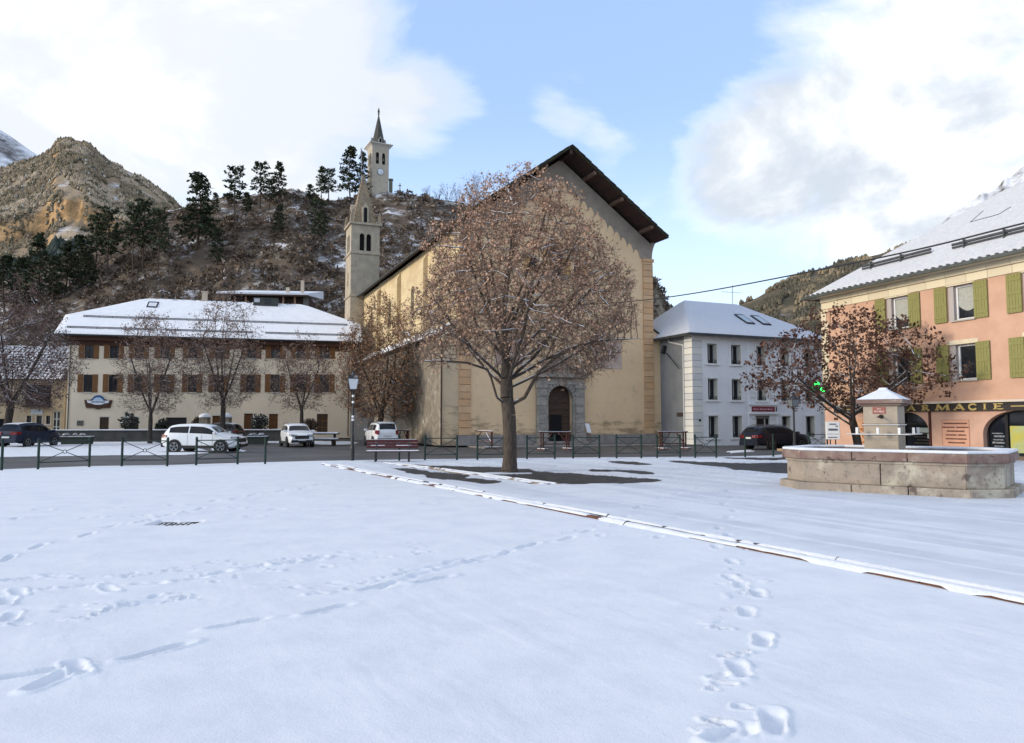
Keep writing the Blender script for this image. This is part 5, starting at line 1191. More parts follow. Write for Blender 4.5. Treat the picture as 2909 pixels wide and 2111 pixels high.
# painted cup-and-snake emblem on the left pier
EMB = pmat('emblem_brown', (.30, .13, .05), (.38, .18, .08), scale=6)
m = MB(); xe = 3.1
m.prism([(xe - .55, 1.25), (xe + .55, 1.25), (xe + .3, 1.1), (xe + .12, 1.02), (xe + .10, .55), (xe + .38, .42), (xe - .38, .42), (xe - .10, .55), (xe - .12, 1.02), (xe - .3, 1.1)], -.02, .01)
pth = [(xe + .22 * math.cos(k * .6) + .02 * k * 0, -.02, .5 + 1.2 * k / 20) for k in range(21)]
m.path(pth, .03, 5); m.build('painted_emblem', EMB, PK)
m = MB(); m.box(xe - .75, xe + .8, -.012, .01, .3, 1.75); m.build('emblem_panel', pmat('emblem_ground', (.62, .36, .22), (.54, .31, .19), scale=2), PK)
m = MB(); m.box(.75, 1.05, -.03, .0, 1.72, 1.86); m.build('plate', pmat('plate_dark2', (.06, .03, .025)), PK)
# roof with hip, snow, guards and gutter
e = .7; ph = 35.5; rh = math.tan(R(ph)) * (PD / 2 + e)
Pp = [(-e, -e, PE), (LEN + e, -e, PE), (LEN + e, PD + e, PE), (-e, PD + e, PE), (PD / 2, PD / 2, PE + rh), (LEN - PD / 2 + 3, PD / 2, PE + rh)]
m = MB(); m.add(Pp, [(0, 1, 5, 4), (1, 2, 5), (2, 3, 4, 5), (3, 0, 4)]); m.add([(p[0], p[1], p[2] - .1) for p in Pp[:4]], [(3, 2, 1, 0)]); pr = m.build('roof', pmat('dark_sheet_roof', (.10, .11, .12)), PK)
PSNOW = pmat('thin_roof_snow', (.56, .565, .57), (.49, .50, .515), rough=.8, scale=3.0, lo=.3, hi=.7, bump=.01, bscale=40, extra=[((.62, .62, .63), 9, .5, .62)])
snow_plane('snow_cover', (Pp[0], Pp[1], Pp[5], Pp[4]), PSNOW, pr, 80, 40, .05, .02, 311); snow_plane('snow_cover', (Pp[3], Pp[0], Pp[4], Pp[4]), PSNOW, pr, 30, 20, .05, .02, 313)
m = MB(); m.box(-e - .12, LEN + e, -e - .16, -e + .02, PE - .14, PE + .02); m.box(-e - .12, -e, -e - .1, PD, PE - .14, PE + .02); m.build('gutter', pmat('green_grey_gutter', (.07, .08, .072), (.05, .056, .05), rough=.5), PK)
m = MB()
for k in range(48): x = -e + .25 + .42 * k; m.box(x, x + .1, -e - .05, -e + .15, PE + .03, PE + .12)
m.build('snow_stop', pmat('snow_guard2', (.10, .10, .11), rough=.6), PK)['kind'] = 'stuff'
m = MB(); m.add([(-e, -e, PE - .12), (LEN, -e, PE - .12), (LEN, 0, PE - .12), (-e, 0, PE - .12)], [(0, 3, 2, 1)]); m.build('soffit', pmat('soffit_cream', (.6, .55, .45)), PK)
def prz(y): return PE + rh * (y + e) / (PD / 2 + e)
for (a, b, y) in ((2.25, 6.9, 1.0), (8.3, 14, .85)):
    m = MB()
    for dz in (.30, .15): m.tube((a, y, prz(y) + dz), (b, y, prz(y) + dz), .075 if dz > .2 else .055, n=8)
    k = a + .7
    while k < b: m.box(k - .03, k + .03, y - .12, y + .16, prz(y) - .02, prz(y) + .42); k += 2.1
    m.build('snow_guard', pmat('guard_dark', (.07, .072, .075), (.05, .05, .053), rough=.55), PK)
y = 3.6
m = MB(); x = 7.2; m.path([(x, y + 1.0, prz(y + 1.0) + .07), (x, y, prz(y) + .07), (x + 1.6, y, prz(y) + .07), (x + 1.9, y + .5, prz(y + .5) + .07)], .02, 5); m.build('hatch_outline', STEEL, PK)
# pharmacy cross with green light diodes
cl = Matrix.LocRotScale(PO, PK.rotation_euler, None) @ Vector((.2, -.75, 3.55))
PC = thing('pharmacy_cross', 'lit green pharmacy cross sign on the corner of the pink building', 'sign', cl, R(-8))
m = MB(); A = .5; Bq = .19
m.prism([(-Bq, -A), (Bq, -A), (Bq, -Bq), (A, -Bq), (A, Bq), (Bq, Bq), (Bq, A), (-Bq, A), (-Bq, Bq), (-A, Bq), (-A, -Bq), (-Bq, -Bq)], -.09, .09); m.build('housing', pmat('cross_housing', (.015, .05, .025), rough=.4), PC)
m = MB()
for (cx_, cz_) in ((0, .33), (0, -.33), (.33, 0), (-.33, 0)):
    for k in range(12): a = 2 * math.pi * k / 12; m.box(cx_ + .12 * math.cos(a) - .022, cx_ + .12 * math.cos(a) + .022, -.10, -.09, cz_ + .12 * math.sin(a) - .022, cz_ + .12 * math.sin(a) + .022)
    m.box(cx_ - .1, cx_ + .1, -.10, -.09, cz_ - .03, cz_ + .03)
m.build('light_diodes', pmat('green_light', (.02, .5, .08), emit=((.03, 1.0, .12), 3.2)), PC)
m = MB(); m.tube((0, .0, .0), (.5, .35, .0), .03); m.build('bracket', STEEL, PC)
# pavement in front of the pharmacy
m = MB(); m.prism([(.0, -3.6), (LEN, -3.4), (LEN, .0), (.0, .0)], -.1, .045, axis='z'); tp = m.build('shop_pavement', pmat('tan_paving', (.36, .26, .16), (.28, .20, .13), rough=.85, scale=1.5, extra=[((.7, .72, .75), .7, .62, .72)])); tp.location = PO; tp.rotation_euler = PK.rotation_euler; tag(tp, kind='structure')
# white notice cabinet on legs by the pink corner
NCp = gp(2368, 1289); NC = thing('notice_cabinet', 'white notice cabinet on dark legs left of the maple tree', 'notice board', NCp, R(-15))
m = MB(); m.box(-.32, .32, -.06, .22, .72, 1.62); m.build('case', pmat('cabinet_white', (.72, .73, .74)), NC, bevel=.02); m = MB(); m.box(.322, .33, -.03, .19, .82, 1.52); m.build('side_panel', pmat('side_panel', (.16, .12, .15)), NC)
m = MB()
for z0, z1, x0, x1 in ((1.46, 1.52, -.17, .16), (1.36, 1.42, .12, .24), (1.16, 1.27, -.22, .22), (.98, 1.0, -.26, .26), (.80, .85, -.24, .2)): m.box(x0, x1, -.066, -.06, z0, z1)
m.build('printed_rows', pmat('print_grey', (.10, .11, .15)), NC)
m = MB(); m.box(.1, .15, .05, .1, 0, .72); m.box(-.15, -.1, .05, .1, 0, .72); m.build('leg', STEEL, NC)

# ------------------------------------------------------------------ fountain
FA = R(-39); ax = Vector((math.cos(FA), math.sin(FA), 0)); ay = Vector((-math.sin(FA), math.cos(FA), 0))
E2_, E3_ = gp(2289, 1368, .2), gp(2742, 1392.7, .2)
mid = (E2_ + E3_) / 2; hl = (E3_ - E2_).length / 2
FO = Vector((mid.x, mid.y, 0)) + ay * 1.62; FN = thing('fountain', 'octagonal stone fountain basin with snowy rim and square pillar', 'fountain', FO, FA)
def octo(hx, hy, cx): return [(-hx, -hy + cx), (-hx + cx, -hy), (hx - cx, -hy), (hx, -hy + cx), (hx, hy - cx), (hx - cx, hy), (-hx + cx, hy), (-hx, hy - cx)]
HX, HY, CC = hl + .62, 1.55, .62
FST = pmat('fountain_stone', (.33, .275, .22), (.25, .215, .18), rough=.9, scale=1.6, bump=.02, bscale=10, extra=[((.44, .41, .33), 1.3, .50, .64), ((.11, .085, .075), 3.2, .58, .68), ((.20, .17, .14), 14, .56, .68)])
FRED = pmat('fountain_red_stone', (.17, .105, .09), (.25, .19, .155), rough=.85, scale=2.2, bump=.02, bscale=10, extra=[((.40, .35, .30), 2.4, .55, .68), ((.10, .06, .05), 6, .58, .68)])
def ring(mb, o, i, z0, z1):
    n = len(o); vs = [(*p, z0) for p in o] + [(*p, z1) for p in o] + [(*p, z0) for p in i] + [(*p, z1) for p in i]
    fs = []
    for k in range(n):
        j = (k + 1) % n; fs += [(k, j, n + j, n + k), (n + k, n + j, 3 * n + j, 3 * n + k), (2 * n + j, 2 * n + k, 3 * n + k, 3 * n + j), (k, 2 * n + k, 2 * n + j, j)]
    return mb.add(vs, fs)
# one slab per stone: each side is cut into slabs with open joints
def slabs(name, off, th, z0, z1, mat, cuts, jit=.0):
    P = octo(HX + off, HY + off, CC + off * .42); Q = octo(HX + off - th, HY + off - th, CC + (off - th) * .42)
    for k in range(8):
        j = (k + 1) % 8; nseg = cuts[k]
        for s in range(nseg):
            a = s / nseg + (.0025 if s else 0); b = (s + 1) / nseg - (.0025 if s < nseg - 1 else 0)
            def l(p, q, t): return (p[0] + (q[0] - p[0]) * t, p[1] + (q[1] - p[1]) * t)
            d = rnd.uniform(-jit, jit)
            m = MB(); o0, o1, i0, i1 = l(P[k], P[j], a), l(P[k], P[j], b), l(Q[k], Q[j], a), l(Q[k], Q[j], b)
            m.add([(*o0, z0), (*o1, z0), (*i1, z0), (*i0, z0), (*o0, z1 + d), (*o1, z1 + d), (*i1, z1 + d), (*i0, z1 + d)], [(0, 3, 2, 1), (4, 5, 6, 7), (0, 1, 5, 4), (1, 2, 6, 5), (2, 3, 7, 6), (3, 0, 4, 7)])
            m.build(name, mat, FN, bevel=.018)
slabs('plinth_stone', .16, .5, -.05, .20, FST, (1, 3, 1, 1, 1, 3, 1, 1)); slabs('basin_slab', 0, .22, .2, .74, FST, (1, 2, 1, 1, 1, 2, 1, 1)); slabs('rim_stone', .10, .36, .74, .93, FRED, (1, 3, 1, 1, 1, 3, 1, 1))
m = MB(); ring(m, octo(HX + .03, HY + .03, CC), octo(HX - .2, HY - .2, CC - .1), .68, .742); m.build('rim_moulding', FST, FN)
m = MB(); n = 8; P = octo(HX + .09, HY + .09, CC + .04); Q = octo(HX - .24, HY - .24, CC - .1); ring(m, P, Q, .932, .992); m.build('rim_snow', SNOW, FN, bevel=.02)
m = MB(); m.prism(octo(HX - .2, HY - .2, CC - .08), .45, .80, axis='z'); m.build('water', pmat('dark_water', (.02, .026, .028), rough=.04, spec=.6), FN)
pc = at(2513, 1230, 17.7); pv = Matrix.LocRotScale(FO, (0, 0, FA) and FN.rotation_euler, None).inverted() @ Vector((pc.x, pc.y, 0)); px_, py_ = pv.x, pv.y
PIL = pmat('pillar_stone2', (.40, .335, .26), (.32, .27, .22), rough=.9, scale=2.2, bump=.02, bscale=9, extra=[((.22, .20, .13), 2.5, .6, .74), ((.46, .42, .36), 4, .6, .7)])
hwp = .372
for z0, z1 in ((.4, 1.28), (1.286, 1.55), (1.556, 1.98)):
    m = MB(); m.box(px_ - hwp, px_ + hwp, py_ - hwp, py_ + hwp, z0, z1); m.build('pillar_block', PIL, FN, bevel=.012)
m = MB(); m.box(px_ - .44, px_ + .44, py_ - .44, py_ + .44, 1.98, 2.03); m.box(px_ - .50, px_ + .50, py_ - .50, py_ + .50, 2.03, 2.13); m.build('pillar_cap', FRED, FN, bevel=.015)
m = MB(); m.add([(px_ - .5, py_ - .5, 2.132), (px_ + .5, py_ - .5, 2.132), (px_ + .5, py_ + .5, 2.132), (px_ - .5, py_ + .5, 2.132), (px_ - .1, py_ - .1, 2.37), (px_ + .1, py_ - .1, 2.37), (px_ + .1, py_ + .1, 2.37), (px_ - .1, py_ + .1, 2.37), (px_ - .08, py_ - .08, 2.42), (px_ + .08, py_ - .08, 2.42), (px_ + .08, py_ + .08, 2.42), (px_ - .08, py_ + .08, 2.42)],
      [(0, 1, 5, 4), (1, 2, 6, 5), (2, 3, 7, 6), (3, 0, 4, 7), (4, 5, 9, 8), (5, 6, 10, 9), (6, 7, 11, 10), (7, 4, 8, 11), (8, 9, 10, 11)]); m.build('cap_snow', SNOW, FN, bevel=.02)
yf = py_ - hwp
m = MB(); m.tube((px_ + .02, yf, 1.73), (px_ + .02, yf - .34, 1.715), .018); m.tube((px_ + .02, yf + .02, 1.73), (px_ + .02, yf - .03, 1.73), .05, n=12); m.build('spout', pmat('spout_iron', (.03, .024, .02), metal=.6, rough=.5), FN)
m = MB(); m.box(px_ - .16, px_ + .12, yf - .012, yf + .01, 1.795, 1.95); pq = m.build('plaque', pmat('red_plaque', (.30, .10, .075), (.25, .085, .065), rough=.6), FN)
for txt, z, sz in (('EAU', 1.895, .045), ('POTABLE', 1.83, .052)):
    cu = bpy.data.curves.new('lettering', 'FONT'); cu.body = txt; cu.size = sz; cu.align_x = 'CENTER'; cu.extrude = .002
    o = link(bpy.data.objects.new('lettering', cu)); o.parent = pq; o.location = (px_ - .02, yf - .015, z); o.rotation_euler = (R(90), 0, 0); cu.materials.append(pmat('plaque_white', (.78, .70, .66)))
    bpy.context.view_layer.update(); me = bpy.data.meshes.new_from_object(o.evaluated_get(bpy.context.evaluated_depsgraph_get())); o2 = link(bpy.data.objects.new('inscription', me)); o2.parent = pq; o2.location = o.location; o2.rotation_euler = o.rotation_euler; bpy.data.objects.remove(o)
GAL = pmat('pale_metal_bar', (.62, .60, .56), (.7, .7, .68), rough=.45, metal=.4, snow=(.5, .9, 4, .6))
def frame(e, z, r):
    m = MB(); c = [(px_ - hwp - e, yf - e, z), (px_ + hwp + e, yf - e, z), (px_ + hwp + e, py_ + hwp + e, z), (px_ - hwp - e, py_ + hwp + e, z), (px_ - hwp - e, yf - e, z)]
    m.path(c, r, 6); return m
frame(.02, 1.535, .014).build('upper_bar', GAL, FN); frame(.30, 1.315, .013).build('lower_bar', GAL, FN)
for dx, dy in ((-.45, -.28), (.0, -.28), (.45, -.28), (.62, .0), (.62, .5), (-.62, .1)):
    m = MB(); x, y = px_ + dx, py_ + (dy if abs(dx) > .6 else -hwp - .28); m.box(x - .025, x + .025, y - .03, y + .03, 1.32, 1.47); m.build('bracket', pmat('white_bracket', (.72, .72, .70)), FN)

# ------------------------------------------------------------------ plaza furniture: green barrier fence
GREEN = pmat('green_paint', (.005, .028, .021), (.004, .020, .016), rough=.55, spec=.35)
POST = MB().lathe([(.042, 0), (.042, .95), (.05, .955), (.05, .985), (.03, 1.0), (.045, 1.02), (.045, 1.04), (.02, 1.06)], 10)
pairs = [(1, 2), (3, 4), (5, 6), (9, 10), (11, 12), (13, 14), (15, 16), (17, 18), (19, 20), (21, 22)]
ordn = ['leftmost', 'second', 'third', 'fourth', 'fifth', 'sixth', 'seventh', 'eighth', 'ninth', 'tenth', 'eleventh']
near = ['before the dark blue car and planter', 'left of the white crossover', 'before the front wheel of the white crossover', 'just right of the red bench', 'left behind the big tree trunk', 'before the church door', 'right of the church door',
        'before the church right corner', 'before the gap between church and white building', 'before the white building left corner']
pp = [gp(u, v, .0) for u, v in FENCE] + [gp(2299, 1285), gp(2351, 1283)]
pairs.append((25, 26)); near.append('before the right end of the white building')
for i, (a, b) in enumerate(pairs):
    A, B = pp[a], pp[b]; d = (B - A); ln = d.length
    t = thing('crossbar_barrier', 'green metal barrier panel with crossed bars, %s' % near[i], 'barrier', A, math.atan2(d.y, d.x), 'green barriers along the plaza edge')
    for x in (0, ln): q = MB(); q.v = [(p[0] + x, p[1], p[2]) for p in POST.v]; q.f = list(POST.f); q.build('post', GREEN, t, smooth=False)
    m = MB(); m.tube((.04, 0, .93), (ln - .04, 0, .93), .018); m.build('top_rail', GREEN, t); m = MB(); m.tube((.04, 0, .25), (ln - .04, 0, .25), .018); m.build('bottom_rail', GREEN, t)
    for z0, z1 in ((.27, .91), (.91, .27)):
        for (f0, f1) in ((0, .465), (.535, 1)):
            m = MB(); m.tube((.04 + (ln - .08) * f0, 0, z0 + (z1 - z0) * f0), (.04 + (ln - .08) * f1, 0, z0 + (z1 - z0) * f1), .013); m.build('cross_bar', GREEN, t)
    m = MB(); cxm = ln / 2; m.path([(cxm + .06 * math.cos(2 * math.pi * k / 10), 0, .59 + .06 * math.sin(2 * math.pi * k / 10)) for k in range(11)], .012, 5); m.build('ring', GREEN, t)
for idx, lab in ((0, 'single green post at the left picture edge'), (7, 'single green post between the two parked white cars'), (8, 'single green post behind the red bench'), (23, 'green post standing left of the black estate car'), (24, 'green post in front of the black estate car')):
    t = thing('barrier_post', lab, 'post', pp[idx], 0, 'green barriers along the plaza edge'); q = MB(); q.v = list(POST.v); q.f = list(POST.f); q.build('shaft', GREEN, t)

# ------------------------------------------------------------------ street lamps
LAMPG = pmat('lamp_glass', (.62, .64, .66), rough=.3); IRON = pmat('lamp_iron', (.014, .014, .017), rough=.45, spec=.5)
def lamp(base, h, label, stickers, LAMPG=LAMPG):
    t = thing('street_lamp', label, 'street lamp', base, R(12)); s = h / 3.75
    m = MB(); m.lathe([(.085, 0), (.085, .55), (.07, .6), (.065, 1.05), (.045, 1.1), (.042, 2.75 * s), (.06, 2.8 * s), (.03, 2.86 * s)], 12); m.build('pole', IRON, t, smooth=False)
    z0, z1 = 2.93 * s, 3.35 * s
    for a in range(2): m = MB(); m.path([(0, 0, 2.78 * s), (.11 * (1 - 2 * a), 0, 2.86 * s), (.13 * (1 - 2 * a), 0, z0)], .012, 5); m.build('bracket', IRON, t)
    m = MB(); r0, r1 = .135, .215
    m.add([(-r0, -r0, z0), (r0, -r0, z0), (r0, r0, z0), (-r0, r0, z0), (-r1, -r1, z1), (r1, -r1, z1), (r1, r1, z1), (-r1, r1, z1)], [(0, 1, 5, 4), (1, 2, 6, 5), (2, 3, 7, 6), (3, 0, 4, 7), (3, 2, 1, 0)]); lt = m.build('lantern', LAMPG, t)
    m = MB()
    for sx in (-1, 1):
        for sy in (-1, 1): m.tube((sx * r0, sy * r0, z0), (sx * r1, sy * r1, z1), .013, n=5)
    m.box(-r0 - .01, r0 + .01, -r0 - .01, r0 + .01, z0 - .03, z0); m.box(-r1 - .02, r1 + .02, -r1 - .02, r1 + .02, z1, z1 + .025); m.build('frame', IRON, lt)
    m = MB(); m.add([(-r1 - .02, -r1 - .02, z1 + .025), (r1 + .02, -r1 - .02, z1 + .025), (r1 + .02, r1 + .02, z1 + .025), (-r1 - .02, r1 + .02, z1 + .025), (-.08, -.08, z1 + .2), (.08, -.08, z1 + .2), (.08, .08, z1 + .2), (-.08, .08, z1 + .2)], [(0, 1, 5, 4), (1, 2, 6, 5), (2, 3, 7, 6), (3, 0, 4, 7), (4, 5, 6, 7)]); m.build('roof', pmat('lamp_roof', (.02, .02, .024), snow=(.66, .86, 5, .5)), lt)
    m = MB(); m.lathe([(.08, z1 + .2), (.06, z1 + .27), (.075, z1 + .3), (.02, z1 + .36)], 10); m.build('finial', IRON, lt)
    for z, y in stickers: m = MB(); m.lathe([(.049, z), (.049, z + .085)], 10); m.build('sticker', pmat('sticker', (.75, .75, .75)), t)
    return t
lb = gp(1000.5, 1311); lamp(lb, zat(1049, lb.y), 'black street lamp with white stickers on its pole, left of the red bench', ((2.37, 0), (2.62, 0), (1.78, 0), (1.65, 0)))
lb = gp(2258, 1294); lamp(lb, 3.0, 'black street lamp in front of the black estate car', (), pmat('dark_lamp_glass', (.16, .17, .18), rough=.3))

# ------------------------------------------------------------------ red bench
bb = gp(1112, 1314); BN = thing('bench', 'dark red slatted bench with snow on the seat beside the street lamp', 'bench', bb, R(4))
RED = pmat('dark_red_wood', (.075, .012, .014), (.05, .009, .011), rough=.5, scale=5, stretch=(1, 8, 8), snow=(.8, 1.0, 5, 1.0)); hwb = 1.02
for k in range(4): m = MB(); y = -.20 + .115 * k; m.box(-hwb + .04, hwb + .06, y, y + .10, .42, .455); m.build('seat_slat', RED, BN, bevel=.006)
for k in range(3): m = MB(); z = .55 + .12 * k; y = .265 + .04 * k; m.box(-hwb, hwb, y, y + .035, z, z + .105); m.build('back_slat', RED, BN, bevel=.006)
m = MB(); m.box(-hwb + .05, hwb + .05, -.20, .22, .456, .485); m.build('seat_snow', SNOW, BN, bevel=.012)
m = MB(); m.box(-.85, -.3, .29, .335, .658, .68); m.box(.15, .75, .29, .335, .658, .682); m.box(-.9, .95, .345, .39, .897, .91); m.build('back_snow', SNOW, BN)
for x in (-.62, .68):
    m = MB(); m.path([(x, -.18, .42), (x, -.15, .2), (x, -.24, .0)], .03); m.path([(x, .2, .42), (x, .2, .2), (x, .30, .0)], .03); m.path([(x, -.15, .2), (x, .02, .12), (x, .2, .2)], .02); m.path([(x, .2, .42), (x, .38, .9)], .025); m.path([(x, -.2, .41), (x, .22, .41)], .025); m.build('cast_iron_leg', IRON, BN)

# ------------------------------------------------------------------ timber edging of the square
WOODB = pmat('edging_timber', (.13, .055, .03), (.085, .038, .022), rough=.85, scale=4, stretch=(2, 2, 1)); WOODD = pmat('edging_dark', (.05, .036, .03), (.035, .028, .025), rough=.85)
ea = math.atan2(edv.y, edv.x)
def edging(name, label, P0, P1, off, mat, h, w, gap_prob, seed, seglen=2.4):
    q = random.Random(seed); sgn_ = 1; d = (P1 - P0); ln = d.length; d.normalize(); nrm = Vector((-d.y, d.x, 0)); nrm = nrm if nrm.x > 0 else -nrm
    t = thing(name, label, 'edging', P0 + nrm * off, math.atan2(d.y, d.x)); s = 1 if nrm.dot(Vector((-d.y, d.x, 0))) > 0 else -1
    x = 0
    while x < ln - .2:
        l = min(seglen * q.uniform(.9, 1.1), ln - x); dz = q.uniform(-.01, .01); dy = q.uniform(-.012, .012)
        m = MB(); m.box(x + .01, x + l - .01, -w / 2 + dy, w / 2 + dy, -.02, h + dz); tb = m.build('timber', mat, t, bevel=.012)
        n = 22; V = []; hh = h + dz
        prof = [(-1.0, -.006), (-.85, .010), (-.4, .018), (.4, .020), (.85, .013), (1.0, -.006)]
        for k in range(n + 1):
            xx = x + .0 + l * k / n; g = fbm(np.array([xx * 2.2 + seed]), np.array([seed * 1.7]), 3, seed)[0]; wob = .8 + .5 * g
            cv = min(1, max(0, (fbm(np.array([xx * 1.7 + seed * 3]), np.array([seed * 2.9]), 3, seed + 5)[0] - .52 + .011 * max(0, xx - 13)) * 8))
            for py2, pz in prof: V.append((xx, dy + s * (-w / 2 - .012 - .05 * cv), hh - .012 - (hh - .02) * cv) if py2 == -1.0 and g > .36 else (xx, dy + py2 * (w / 2 + .004) * min(wob, 1.06) + .006 * (g - .5), hh - .002 + pz * (.55 + 1.0 * g) if g > .36 else hh - .012))
        V = np.array(V); npmesh('snow_cap', V, [grid_faces(n + 1, len(prof))], SNOW, tb, smooth=True)
        x += l
    return t
edging('timber_edging', 'long brown timber edging with snow cap crossing the square diagonally', ED0, ED1 + edv * 6, 0.0, WOODB, .062, .11, .2, 3)
edging('timber_edging', 'second thinner timber line just right of the main brown edging', ED0 + edv * 1.0, ED1 + edv * 6, .29, WOODD, .052, .06, .2, 8)
mg = MB(); nn = 120; LL = (ED1 - ED0).length + 6; GV = []
for k_i in range(nn + 1):
    xx = LL * k_i / nn; g = fbm(np.array([xx * .9]), np.array([3.3]), 3, 91)[0]
    for yy in (.07, .165, .255): q_ = ED0 + edv * xx + edn * yy; GV.append((q_.x, q_.y, .034 + .03 * max(0, g - .45)))
go_ = npmesh('edging_gutter', np.array(GV), [grid_faces(nn + 1, 3)], pmat('gutter_earth', (.05, .04, .034), (.08, .065, .055), scale=2, extra=[((.66, .68, .72), .9, .50, .60)])); tag(go_, kind='structure')
p0, p1 = gp(1090, 1317), gp(1560, 1380)
edging('timber_edging', 'low snow lined edging running through the bare ground beside the big tree', p0, p1, 0, pmat('pale_edging', (.30, .23, .17), (.22, .17, .13)), .045, .12, .2, 12)
edging('timber_edging', 'faint inner edging parallel to the one through the bare ground', p0 + edv * .6, p1, .34, MC['pale_edging'], .04, .06, .2, 15)

# drain grate
GRT = thing('drain_grate', 'dark iron drain grate half uncovered in the snow at left', 'grate', Vector((gr.x, gr.y, -.02)), R(8))
m = MB(); m.box(-.32, .32, -.26, .26, -.06, -.035); m.build('pit', BLACKIN, GRT)
for k in range(9): m = MB(); x = -.30 + .075 * k; m.box(x, x + .035, -.24, .24, -.02, .022); m.build('bar', pmat('grate_iron', (.03, .03, .032), snow=(.9, 1.1, 6, 1.4)), GRT)
m = MB(); m.box(-.34, .34, -.28, -.245, -.03, .025); m.box(-.34, .34, .245, .28, -.03, .025); m.build('frame', MC['grate_iron'], GRT)

# ------------------------------------------------------------------ red-brown wooden trestle barriers by the church
TRE = pmat('trestle_wood', (.095, .030, .021), (.065, .022, .016), rough=.75, scale=4, snow=(.6, .85, 5, .7))
def trestle(u0, v0, u1, v1, label):
    A, B = gp(u0, v0, -.02), gp(u1, v1, -.02); d = B - A; ln = d.length; t = thing('trestle_barrier', label, 'barrier', A, math.atan2(d.y, d.x), 'wooden trestle barriers before the church')
    for x in (0, ln):
        for dx in (-.10, .06): m = MB(); m.box(x + dx - .03, x + dx + .03, -.04, .04, .04, 1.0); m.build('upright', TRE, t)
        m = MB(); m.box(x - .13, x + .13, -.45, .45, 0, .08); m.build('foot', TRE, t); m = MB(); m.box(x - .12, x + .12, -.43, .43, .081, .11); m.build('foot_snow', SNOW, t)
    m = MB(); m.box(-.2, ln + .2, -.035, .035, .985, 1.05); m.build('top_rail', TRE, t); m = MB(); m.box(-.2, ln + .2, -.035, .035, 1.051, 1.08); m.build('rail_snow', SNOW, t)
    m = MB(); m.box(.0, ln, -.03, .03, .32, .38); m.build('lower_rail', TRE, t)
    for sx in (0, 1): m = MB(); m.tube((ln * .06 if sx == 0 else ln * .94, 0, .42), (ln * .36 if sx == 0 else ln * .64, 0, .96), .035); m.build('brace', TRE, t)
trestle(1352, 1266, 1397, 1274, 'tilted red-brown wooden trestle barrier left of the tree trunk'); trestle(1541, 1279, 1614, 1277.5, 'red-brown wooden trestle barrier in front of the church door')
trestle(1879, 1277, 1946, 1276, 'red-brown wooden trestle barrier at the white building corner'); trestle(1128, 1263, 1158, 1264, 'red-brown wooden trestle barrier behind the white off-roader')
# tilted information panel by the portal
ip = gp(1672, 1262); IP = thing('info_panel', 'tilted white information panel on thin legs right of the church door', 'sign', ip, R(23))
m = MB(); m.add([(-.12, -.05, .85), (.22, -.05, .80), (.14, .12, 1.48), (-.22, .12, 1.52), (-.12, -.02, .85), (.22, -.02, .80), (.14, .15, 1.48), (-.22, .15, 1.52)], [(0, 1, 2, 3), (7, 6, 5, 4), (0, 4, 5, 1), (1, 5, 6, 2), (2, 6, 7, 3), (3, 7, 4, 0)]); m.build('board', pmat('white_board', (.72, .74, .76)), IP)
m = MB(); m.tube((.0, 0, .85), (.12, .0, 0), .02); m.tube((.12, .05, 1.0), (.32, .1, 0), .02); m.build('leg', pmat('easel_wood', (.2, .1, .06)), IP)

# ------------------------------------------------------------------ low wall, planters, tables and bushes before the cream building
WLM = pmat('dark_low_wall', (.045, .048, .045), (.07, .07, .065), rough=.95, scale=1.5, bump=.02)
a, b = at(-60, 1230, 61.5), at(860, 1230, 65.5); d = Vector((b.x - a.x, b.y - a.y, 0)); LWL = thing('low_wall', 'long dark low wall topped with snow before the cream building', 'wall', (a.x, a.y, -.1), math.atan2(d.y, d.x)); ln = d.length
m = MB(); m.box(0, ln, 0, .3, 0, .92); m.build('body', WLM, LWL)
x = 0
while x < ln: l = min(rnd.uniform(3.5, 6.5), ln - x); m = MB(); m.box(x + .01, x + l - .01, -.06, .36, .921, .99); m.build('coping', pmat('coping_dark', (.05, .05, .05)), LWL); m = MB(); m.box(x, x + l, -.07, .36, .991, 1.06 + rnd.uniform(0, .03)); m.build('snow_cap', SNOW, LWL, bevel=.02); x += l
def leafbush(t, r, h, n, cols, snowy, seed):
    q = np.random.default_rng(seed); c = q.normal(size=(n, 3)); c /= np.linalg.norm(c, axis=1)[:, None]; rad = q.random(n) ** .4
    P = c * rad[:, None] * np.array([r, r * .8, h / 2]) + np.array([0, 0, h / 2]); s = r * .16
    a = q.normal(size=(n, 3)) * s; b = q.normal(size=(n, 3)) * s
    V = np.stack([P - a, P + b, P + a], 1).reshape(-1, 3); npmesh('foliage', V, [np.arange(3 * n).reshape(-1, 3)], cols, t)
    if snowy:
        k = n // 3; P2 = P[P[:, 2] > h * .45][:k]; a2 = q.normal(size=P2.shape) * s * .8; a2[:, 2] *= .3; b2 = q.normal(size=P2.shape) * s * .8; b2[:, 2] *= .3
        V = np.stack([P2 - a2 + [0, 0, s * .4], P2 + b2 + [0, 0, s * .4], P2 + a2 + [0, 0, s * .4]], 1).reshape(-1, 3); npmesh('snow', V, [np.arange(len(V)).reshape(-1, 3)], SNOW, t)
    m = MB()
    for k in range(7): a_ = 6.28 * k / 7; m.tube((0, 0, 0), (r * .5 * math.cos(a_), r * .5 * math.sin(a_), h * .7), .03, .012, 5)
    m.build('stem', pmat('bush_stem', (.06, .045, .035)), t)
BUSHM = pmat('evergreen_bush', (.028, .04, .03), (.05, .055, .04), rough=.8); BUSHB = pmat('bare_bush', (.09, .06, .045), (.06, .045, .035), rough=.9)
